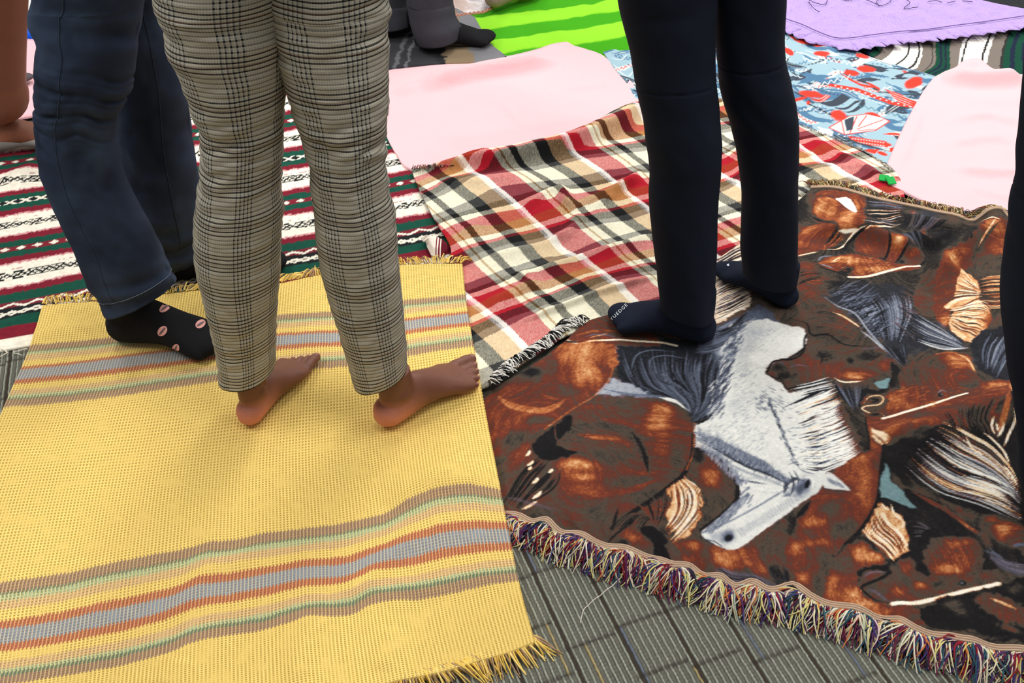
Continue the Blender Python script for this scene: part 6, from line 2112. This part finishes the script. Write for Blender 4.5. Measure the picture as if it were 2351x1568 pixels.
# nails
for h, a, k_, m in ((hL, aL, foot_len(hl, tl, 0) * 1.10 / .24, -1), (hR, aR, foot_len(hrp, tr, 0) * 1.04 / .24, 1)):
    for x1, y1, r1 in ((.243, .027, .0112), (.237, .010, .0078), (.229, -.005, .0072), (.219, -.020, .0070), (.206, -.034, .0066)):
        bm = bmesh.new()
        p = local_pt(h, a, Z_ON_YEL, (x1 - .001) * k_, y1 * m * k_, r1 * 1.62 * k_)
        bmesh.ops.create_uvsphere(bm, u_segments=12, v_segments=8, radius=1, matrix=Matrix.Translation(p) @ Matrix.Rotation(a, 4, 'Z') @ Matrix.Rotation(.5, 4, 'Y') @ Matrix.Diagonal((r1 * .58, r1 * .56, r1 * .20, 1)))
        for f in bm.faces:
            f.smooth = True
        me = bpy.data.meshes.new('toenail')
        bm.to_mesh(me)
        bm.free()
        link('toenail', me, simple_mat('nail', (150, 104, 86), .35, 100, amp=.05, spec=.4) if 'nail' not in bpy.data.materials else bpy.data.materials['nail'], pB)

# ================================================================== person in jeans, spotted socks
def denim(name, c, hi):
    M = Mat(name, .9)
    x, y, z = M.pos()
    pv = M.vec(x, y, z)
    u, v = M.uv()
    twl = ((u + v) / .0024).frac()
    f = M.noise(pv, 900, 2)
    wear = M.noise(pv, 9, 3)
    c_ = M.mix(wear.smooth(.45, .75) * .55, M.rgb(c), M.rgb(hi))
    c_ = M.mix(M.mix(1.0, M.attr(), M.attr()), c_, c_) if False else c_
    n = M.nt.nodes.new('ShaderNodeMix')
    n.data_type = 'RGBA'
    n.blend_type = 'MULTIPLY'
    n.inputs[0].default_value = 1.0
    M.nt.links.new(c_, n.inputs[6])
    M.nt.links.new(M.attr(), n.inputs[7])
    return M.done(M.shade(n.outputs[2], f * .5 + twl * .14 + .68), f + twl * .3, .0006, .5)


den = denim('worn_denim', (41, 51, 71), (72, 88, 112))
Z_ON_SER = Z_SERAPE + .004
pA = empty('person', (-.85, 1.58, Z_ON_YEL), label='person in dark blue jeans and black socks with pink oval spots at the left', cat='person')


def dA(th_, s, y):
    cx = np.cos(th_) * 1.5
    back = .5 + .5 * np.abs(np.cos(th_ + .3))
    a1 = np.exp(-((y - 235) / 75) ** 2)
    a2 = np.exp(-((y - 70) / 40) ** 2)
    a3 = np.exp(-((y - 660) / 45) ** 2)
    ph = s * 2 * math.pi / .040 + 1.6 * np.sin(th_ * 1.0 + 1) + 1.2 * vnoise(cx * 1.2, s * 9, 4)
    ph = ph + 2.0 * vnoise(cx * 1.3, s * 16, 14)
    am = .55 + .45 * vnoise(cx * 2.2 + s * 9, s * 22, 15)
    d = .0046 * a1 * am * (np.sin(ph) ** 3 + .35 * np.sin(ph * 2 + 1)) + .0060 * a2 * am * np.sin(s * 2 * math.pi / .075 + th_ * 1.8)
    d += .0045 * a3 * am * np.sin(s * 2 * math.pi / .045 + th_ * 1.6 + 1)
    d += .004 * vnoise(cx * 1.2 + s * 2, s * 14, 3) + .0014 * vnoise(cx * 4, s * 50, 6)
    return d


def dA2(th_, s, y):
    cx = np.cos(th_) * 1.5
    return .006 * vnoise(cx, s * 12 + th_ * .5, 5) + .002 * vnoise(cx * 3, s * 40, 8) + .004 * np.exp(-((y - 560) / 60) ** 2) * np.sin(s * 2 * math.pi / .06 + th_)


NA = [(246, 712, 398, 652), (236, 690, 392, 634), (222, 668, 384, 620), (203, 640, 376, 600), (185, 598, 366, 565), (165, 550, 348, 530), (142, 500, 322, 490), (120, 450, 300, 445), (102, 400, 284, 400), (88, 350, 272, 352), (80, 300, 264, 306),
      (76, 262, 272, 262), (78, 232, 290, 228), (80, 190, 303, 188), (80, 150, 308, 150), (86, 112, 314, 110), (82, 74, 312, 72), (75, 38, 320, 38), (76, 0, 328, 0), (72, -80, 340, -80), (76, -200, 350, -200), (100, -330, 340, -330)]
FA = [(352, 602, 462, 586), (344, 585, 462, 570), (335, 560, 462, 545), (315, 505, 462, 495), (296, 450, 456, 445), (284, 400, 450, 400), (274, 350, 442, 350), (266, 300, 436, 300), (262, 250, 432, 250), (260, 200, 426, 200), (256, 150, 416, 150), (250, 100, 404, 100),
      (246, 50, 390, 50), (240, 0, 376, 0), (230, -80, 376, -80), (226, -200, 376, -200), (230, -330, 370, -330)]


def yA(y, y0, y1):
    return y1 + (y0 - y1) * min(1, max(0, y / 700))


colA = lambda D, U: np.clip(.85 + D * 80, .4, 1.7)[..., None] * np.ones(3)  # ridges paler with wear; contrast raised to paint in fold highlights
h1, t1 = (262, 771), (530, 808)
h2, t2 = (372, 641), (664, 603)
sock_blk = knit_mat('black_knit', (24, 24, 27))
mA1 = foot_mesh('sock', foot_len(h1, t1, Z_ON_YEL), -1, False, .0028, ((.0, 0, .12, .031),), .0015)
mA1.transform(Matrix.Diagonal((1, 1.06, 1.20, 1)))
hA1, aA1 = place_foot(mA1, h1, t1, Z_ON_YEL)
mA2 = foot_mesh('sock', foot_len(h2, t2, Z_ON_SER), 1, False, .0034, ((.0, 0, .12, .031),), .0015)
hA2, aA2 = place_foot(mA2, h2, t2, Z_ON_SER)
jN = leg_grid(legs_y(NA, hA1, aA1, Z_ON_YEL, 1.55, 728), 300, 100, dA, .76)
jF = leg_grid(legs_y(FA, hA2, aA2, Z_ON_SER, 1.68, 622), 220, 84, dA2, .95)
bl = hips(hA1, aA1, hA2, aA2, Z_ON_YEL, jN, jF)
link('body', merge(bl, 'body'), skB, pA)
s1 = link('sock', mA1, sock_blk, pA)
s2 = link('sock', mA2, sock_blk, pA)
s1['label'] = 'black sock with pink oval spots'
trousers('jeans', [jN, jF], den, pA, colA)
spot_m = simple_mat('pink_print', (232, 168, 160), .9, 500)
slit_m = simple_mat('grey_print', (110, 98, 100), .9, 500)
for cx, cy, rx, ry, an in ((379, 706, 15.5, 8.5, -38), (373, 760, 13, 9.5, -50), (460, 744, 12.5, 9, -32), (403, 802, 12.5, 8.5, -70)):
    ca, sa = math.cos(math.radians(an)), math.sin(math.radians(an))
    for sc, mt, nm, of in ((1.0, spot_m, 'spot', .0007), (.0, slit_m, 'slit', .0013)):
        kx, ky = (rx, ry) if sc else (rx * .82, ry * .26)
        pts, fs = [(cx, cy)], []
        for ring in (.5, 1.0):
            for i in range(20):
                b = i * 2 * math.pi / 20
                x, y = kx * ring * math.cos(b), ky * ring * math.sin(b)
                pts.append((cx + x * ca - y * sa, cy + x * sa + y * ca))
        for i in range(20):
            j = (i + 1) % 20
            fs.append((0, 1 + i, 1 + j))
            fs.append((1 + i, 21 + i, 21 + j, 1 + j))
        d_ = decal(nm, s1, pts, fs, mt, s1, of)
# hem stitching of the near leg
g0 = jN[0]
st = []
for row in (9, ):
    r = g0[row] + jN[3][row] * .0008
    st.append((np.vstack([r, r[:1]]), .0007, .0007, lin((120, 130, 146))))
tubes('hem_stitching', st, thread_mat, pA, 4)
st = []
for th0, c in ((72, (60, 70, 90)),):
    r = g0[9:290, th0] + jN[3][9:290, th0] * .0008
    st.append((r, .0007, .0007, lin(c)))
r = jF[0][9:200, 70] + jF[3][9:200, 70] * .0008
st.append((r, .0008, .0008, lin((54, 60, 76))))
tubes('seam', st[:1], thread_mat, pA, 4)
tubes('seam', st[1:], thread_mat, pA, 4)

# ================================================================== person in navy trousers and navy socks
navy = Mat('navy_twill', .85)
x, y, z = navy.pos()
pv = navy.vec(x, y, z)
f = navy.noise(pv, 1500, 2)
navy_m = navy.done(navy.shade(navy.rgb((15, 23, 37)), f * .4 + .8), f, .0004, .4)
Z_ON_TAP = Z_TAP + .004
pC = empty('person', (.37, 1.58, Z_ON_TAP), label='person in navy trousers and navy socks standing on the horse tapestry', cat='person')
NC = [(1515, 706, 1641, 722), (1512, 680, 1643, 694), (1508, 640, 1646, 645), (1502, 560, 1650, 560), (1494, 480, 1652, 480), (1490, 400, 1653, 400), (1480, 330, 1652, 330), (1470, 260, 1650, 260), (1456, 200, 1648, 200), (1448, 150, 1647, 150),
      (1438, 100, 1646, 100), (1428, 50, 1645, 50), (1420, 0, 1645, 0), (1410, -80, 1650, -80), (1405, -200, 1655, -200), (1420, -330, 1650, -330)]
NC2 = [(1706, 626, 1830, 640), (1705, 604, 1831, 612), (1704, 560, 1832, 560), (1704, 480, 1833, 480), (1700, 400, 1834, 400), (1688, 320, 1832, 320), (1670, 260, 1826, 255), (1655, 200, 1820, 200), (1648, 150, 1808, 150), (1645, 100, 1804, 100),
       (1640, 50, 1804, 50), (1634, 0, 1806, 0), (1620, -80, 1806, -80), (1610, -200, 1800, -200), (1615, -330, 1780, -330)]


def dC(sd, yk):
    def f(th_, s, y):
        cx = np.cos(th_) * 1.3 + sd
        d = .0045 * vnoise(cx + s * 1.5, s * 7, sd) + .0012 * vnoise(cx * 2, s * 30, sd + 2)
        d += .003 * np.exp(-((y - yk - 70) / 60) ** 2) * vnoise(cx * 1.4, s * 22 + th_, 3)
        d -= .0022 * np.exp(-((y - yk + 6 * np.cos(th_)) / 2.2) ** 2)
        return d
    return f


h1, t1 = (1638, 784), (1390, 734)
h2, t2 = (1822, 710), (1650, 618)
sock_nv = knit_mat('navy_knit', (22, 29, 45))
mC1 = foot_mesh('sock', foot_len(h1, t1, Z_ON_TAP), 1, False, .0028, ((.0, 0, .12, .031),), .0055)
mC1.transform(Matrix.Diagonal((1, 1.0, 1.14, 1)))
hC1, aC1 = place_foot(mC1, h1, t1, Z_ON_TAP)
mC2 = foot_mesh('sock', foot_len(h2, t2, Z_ON_TAP) * 1.04, -1, False, .0028, ((.0, 0, .12, .031),), .0045)
hC2, aC2 = place_foot(mC2, h2, t2, Z_ON_TAP)
cN = leg_grid(legs_y(NC, hC1, aC1, Z_ON_TAP, 1.56, 740), 280, 88, dC(2.0, 190), .98)
cF = leg_grid(legs_y(NC2, hC2, aC2, Z_ON_TAP, 1.60, 660), 280, 88, dC(7.0, 138), .98)
link('body', merge(hips(hC1, aC1, hC2, aC2, Z_ON_TAP, cN, cF), 'body'), skB, pC)
s1 = link('sock', mC1, sock_nv, pC)
s2 = link('sock', mC2, sock_nv, pC)
trousers('trousers', [cN, cF], navy_m, pC)
# white lettering knitted across the toes
white_m = simple_mat('white_yarn', (226, 230, 236), .8, 400)
fc = bpy.data.curves.new('t', 'FONT')
fc.body = 'YUEDGE'
fc.size = 1
fc.space_character = 1.25
fc.resolution_u = 3
fo = bpy.data.objects.new('t', fc)
COL.objects.link(fo)
tm = evaluate(fo, 't')
co = np.array([v.co[:] for v in tm.vertices])
w_ = co[:, 0].max()
b0, b1 = np.array([1405.0, 737.0]), np.array([1441.0, 702.0])
e1 = (b1 - b0)
e2 = np.array([-.70, -.72]) * 10
pp = b0 + co[:, 0:1] / w_ * e1 + co[:, 1:2] * e2
lt = decal('lettering', s1, pp.tolist(), [tuple(p.vertices) for p in tm.polygons], white_m, s1, .0009)
lt['label'] = 'white lettering'
d_ = decal('lettering', s2, [(1668, 608), (1673, 606), (1674, 611), (1670, 611)], [(0, 1, 2, 3)], white_m, s2, .001)

# ================================================================== person in charcoal trousers far behind, black socks
Z_ON_CH = Z_CHAR + .003
pD = empty('person', (-.30, 2.95, Z_ON_CH), label='person in wide charcoal trousers and black socks at the top behind the checked trousers', cat='person')
ND = [(957, 98, 1056, 86), (950, 76, 1058, 62), (945, 55, 1050, 48), (942, 35, 1044, 35), (938, 15, 1042, 15), (936, 0, 1040, 0), (930, -100, 1040, -100), (924, -300, 1040, -300), (920, -560, 1040, -560)]
ND2 = [(872, 72, 944, 60), (868, 50, 944, 45), (864, 25, 940, 25), (862, 0, 938, 0), (860, -100, 940, -100), (870, -300, 950, -300), (880, -560, 960, -560)]
dd = lambda th_, s, y: .006 * vnoise(np.cos(th_) * 1.6, s * 9 + th_ * .6, 3)
ch_m = knit_mat('charcoal_cloth', (62, 63, 70))
h1, t1 = (952, 110), (1142, 96)
h2, t2 = (872, 84), (950, 72)
mD1 = foot_mesh('sock', foot_len(h1, t1, Z_ON_CH), -1, False, .0045, ((.0, 0, .11, .028),), .002)
hD1, aD1 = place_foot(mD1, h1, t1, Z_ON_CH)
mD2 = foot_mesh('sock', .25, 1, False, .0045, ((.0, 0, .11, .028),), .002)
hD2, aD2 = place_foot(mD2, h2, t2, Z_ON_CH)
dN = leg_grid(legs_y(ND, hD1, aD1, Z_ON_CH, 2.90, 92), 160, 72, dd, 1.0)
dF = leg_grid(legs_y(ND2, hD2, aD2, Z_ON_CH, 3.00, 72), 160, 72, dd, 1.0)
link('body', merge(hips(hD1, aD1, hD2, aD2, Z_ON_CH, dN, dF), 'body'), skB, pD)
link('sock', mD1, sock_blk, pD)
link('sock', mD2, sock_blk, pD)
trousers('trousers', [dN, dF], ch_m, pD)

# ================================================================== bare leg in a grey low sock at the left edge
pE = empty('person', (-1.35, 2.30, .01), label='person with a bare brown leg and low grey sock at the left edge', cat='person')
skE = skin_mat('warm_brown_skin', (122, 72, 50), (188, 120, 88))
h1, t1 = (-42, 347), (182, 326)
ZE = Z_SERAPE + .003
LE = foot_len(h1, t1, ZE)
mE = foot_mesh('body', LE, -1, True, .004, ((.0, 0, .105, .031),), .003, 6)
hE, aE = place_foot(mE, h1, t1, ZE)
aq = local_pt(hE, aE, ZE, .052, 0, .05)
pts = [(*aq, .026), (aq[0], aq[1], aq[2] + .045, .036)]
for xl, xr, yy in ((-44, 59, 228), (-58, 55, 185), (-66, 54, 140), (-60, 56, 80), (-62, 58, 20), (-60, 60, -40), (-56, 60, -120), (-60, 64, -200), (-80, 70, -330)):
    a_, b_ = V(xl, yy, aq[1]), V(xr, yy, aq[1])
    c_ = (a_ + b_) / 2
    pts.append((*c_, (b_ - a_)[0] / 2))
link('body', merge([mE, limb(pts)], 'body'), skE, pE)
mE2 = foot_mesh('sock', LE * 1.0, -1, False, .004, ((.0, 0, .12, .035),), .005, 5)
bm = bmesh.new()
bm.from_mesh(mE2)
k_ = LE / .24
for v in bm.verts:
    v.co.z -= .022 * k_ * abs(v.co.x / k_ - .11) / .11
bmesh.ops.bisect_plane(bm, geom=bm.verts[:] + bm.edges[:] + bm.faces[:], plane_co=(0, 0, .030 * k_), plane_no=(0, 0, 1), clear_outer=True)
for v in bm.verts:
    v.co.z += .022 * k_ * abs(v.co.x / k_ - .11) / .11
bm.to_mesh(mE2)
bm.free()
place_foot(mE2, h1, t1, ZE)
link('sock', mE2, knit_mat('grey_knit', (172, 170, 166)), pE)['label'] = 'low grey sock'

# ================================================================== person at the right edge
pF = empty('person', (1.02, 1.15, Z_ON_TAP), label='person in dark navy jeans cut off by the right edge', cat='person')
NF = [(2350, 1120, 2475, 1110), (2345, 1060, 2478, 1055), (2335, 975, 2484, 970), (2326, 910, 2486, 910), (2312, 840, 2484, 840), (2305, 750, 2482, 750), (2308, 650, 2486, 650), (2316, 560, 2492, 560), (2322, 500, 2500, 500), (2332, 440, 2510, 440),
      (2338, 400, 2516, 400), (2346, 290, 2530, 290), (2360, 150, 2550, 150), (2370, 0, 2570, 0), (2385, -200, 2590, -200), (2390, -330, 2580, -330)]
h1, t1 = (2480, 1150), (2270 + 120, 1330)
mF1 = foot_mesh('sock', .25, 1, False, .004, ((.0, 0, .12, .036),), .002)
hF = G((2420, 1190), Z_ON_TAP)
mF1.transform(Matrix.Translation((hF[0] - .03, hF[1] - .02, Z_ON_TAP)) @ Matrix.Rotation(.9, 4, 'Z'))
hF2 = G((2620, 1190), Z_ON_TAP)
mF2 = mF1.copy()
mF2.transform(Matrix.Translation((hF2[0] - hF[0], 0, 0)))
yF = hF[1] - .02 + .05 * math.sin(.9)
fN = leg_grid([(*r, yF) for r in NF], 220, 80, dC(5.0, 436), .98)
fF = leg_grid([(r[0] + 190, r[1], r[2] + 190, r[3], yF) for r in NF], 180, 64, dC(3.0, 436), .98)
link('body', merge(hips((hF[0] - .03, hF[1] - .02), .9, (hF2[0] - .03, hF2[1] - .02), .9, Z_ON_TAP, fN, fF), 'body'), skB, pF)
link('sock', mF1, sock_blk, pF)
link('sock', mF2, sock_blk, pF)
dnv = denim('dark_denim', (30, 36, 50), (40, 48, 64))
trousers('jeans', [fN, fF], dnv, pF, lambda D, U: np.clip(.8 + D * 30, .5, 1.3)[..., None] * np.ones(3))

# ================================================================== taupe sock of someone beyond the lime blanket
pG = empty('person', (.0, 3.25, .02), label='person beyond the lime blanket, only a taupe sock showing at the top', cat='person')
h1, t1 = (1122, 22), (1222, -18)
LG = foot_len(h1, t1, .020)
mG = foot_mesh('sock', .25, 1, False, .0045, ((.0, 0, .12, .036), (0, 0, .22, .042)), .006)
hG, aG = place_foot(mG, h1, t1, .020)
link('sock', mG, knit_mat('taupe_knit', (150, 126, 114)), pG)
q = local_pt(hG, aG, .02, .05, 0, 0)
link('body', limb([(q[0], q[1], .16, .034), (q[0], q[1], .3, .045), (q[0] + .01, q[1] + .02, .5, .05), (q[0] + .02, q[1] + .03, .8, .075)]), skB, pG)

# a grey sock showing between the bare leg and the jeans
h1, t1 = (-34, 186), (80, 186)
mS = foot_mesh('sock', foot_len(h1, t1, .019), -1, False, .0045, ((.0, 0, .12, .034),), .002)
place_foot(mS, h1, t1, .019)
o = link('sock', mS, knit_mat('slate_knit', (84, 78, 82)))
tag(o, 'dark grey sock on the pink blanket behind the bare leg at the left', 'sock')


# plain shirts added unseen above the frame, mainly to shade the trousers
def shade_shirt(parent, la, lb, mat, fwd=.02):
    ca, cb = la[0][-1].mean(0), lb[0][-1].mean(0)
    c = (ca + cb) / 2
    hw = max(abs(ca[0] - cb[0]) / 2 + .095, .17)
    rings = []
    for z, kx, ky in ((.93, 1.06, .135), (1.0, 1.0, .130), (1.10, .92, .120), (1.22, .98, .125), (1.34, 1.08, .125), (1.42, 1.06, .110), (1.46, .80, .085), (1.49, .38, .062), (1.53, .30, .056)):
        r = ell((c[0], c[1], z), (hw * kx, 0, 0), (0, ky, 0), 64)
        an = np.arange(64) * 2 * math.pi / 64
        r[:, :2] += (.004 * vnoise(np.cos(an) * 3 + z * 5, np.sin(an) * 3, 3))[:, None] * np.stack([np.cos(an), np.sin(an)], -1)
        rings.append(r)
    bm = bmesh.new()
    loft(bm, rings, cap=False)
    for f in bm.faces:
        f.smooth = True
    me = bpy.data.meshes.new('shade_shirt')
    bm.to_mesh(me)
    bm.free()
    link('shade_shirt', me, mat, parent)


sh_m = knit_mat('plain_jersey', (96, 98, 104))
for pr_, a_, b_ in ((pA, jN, jF), (pB, leL, leR), (pC, cN, cF), (pF, fN, fF)):
    shade_shirt(pr_, a_, b_, sh_m)
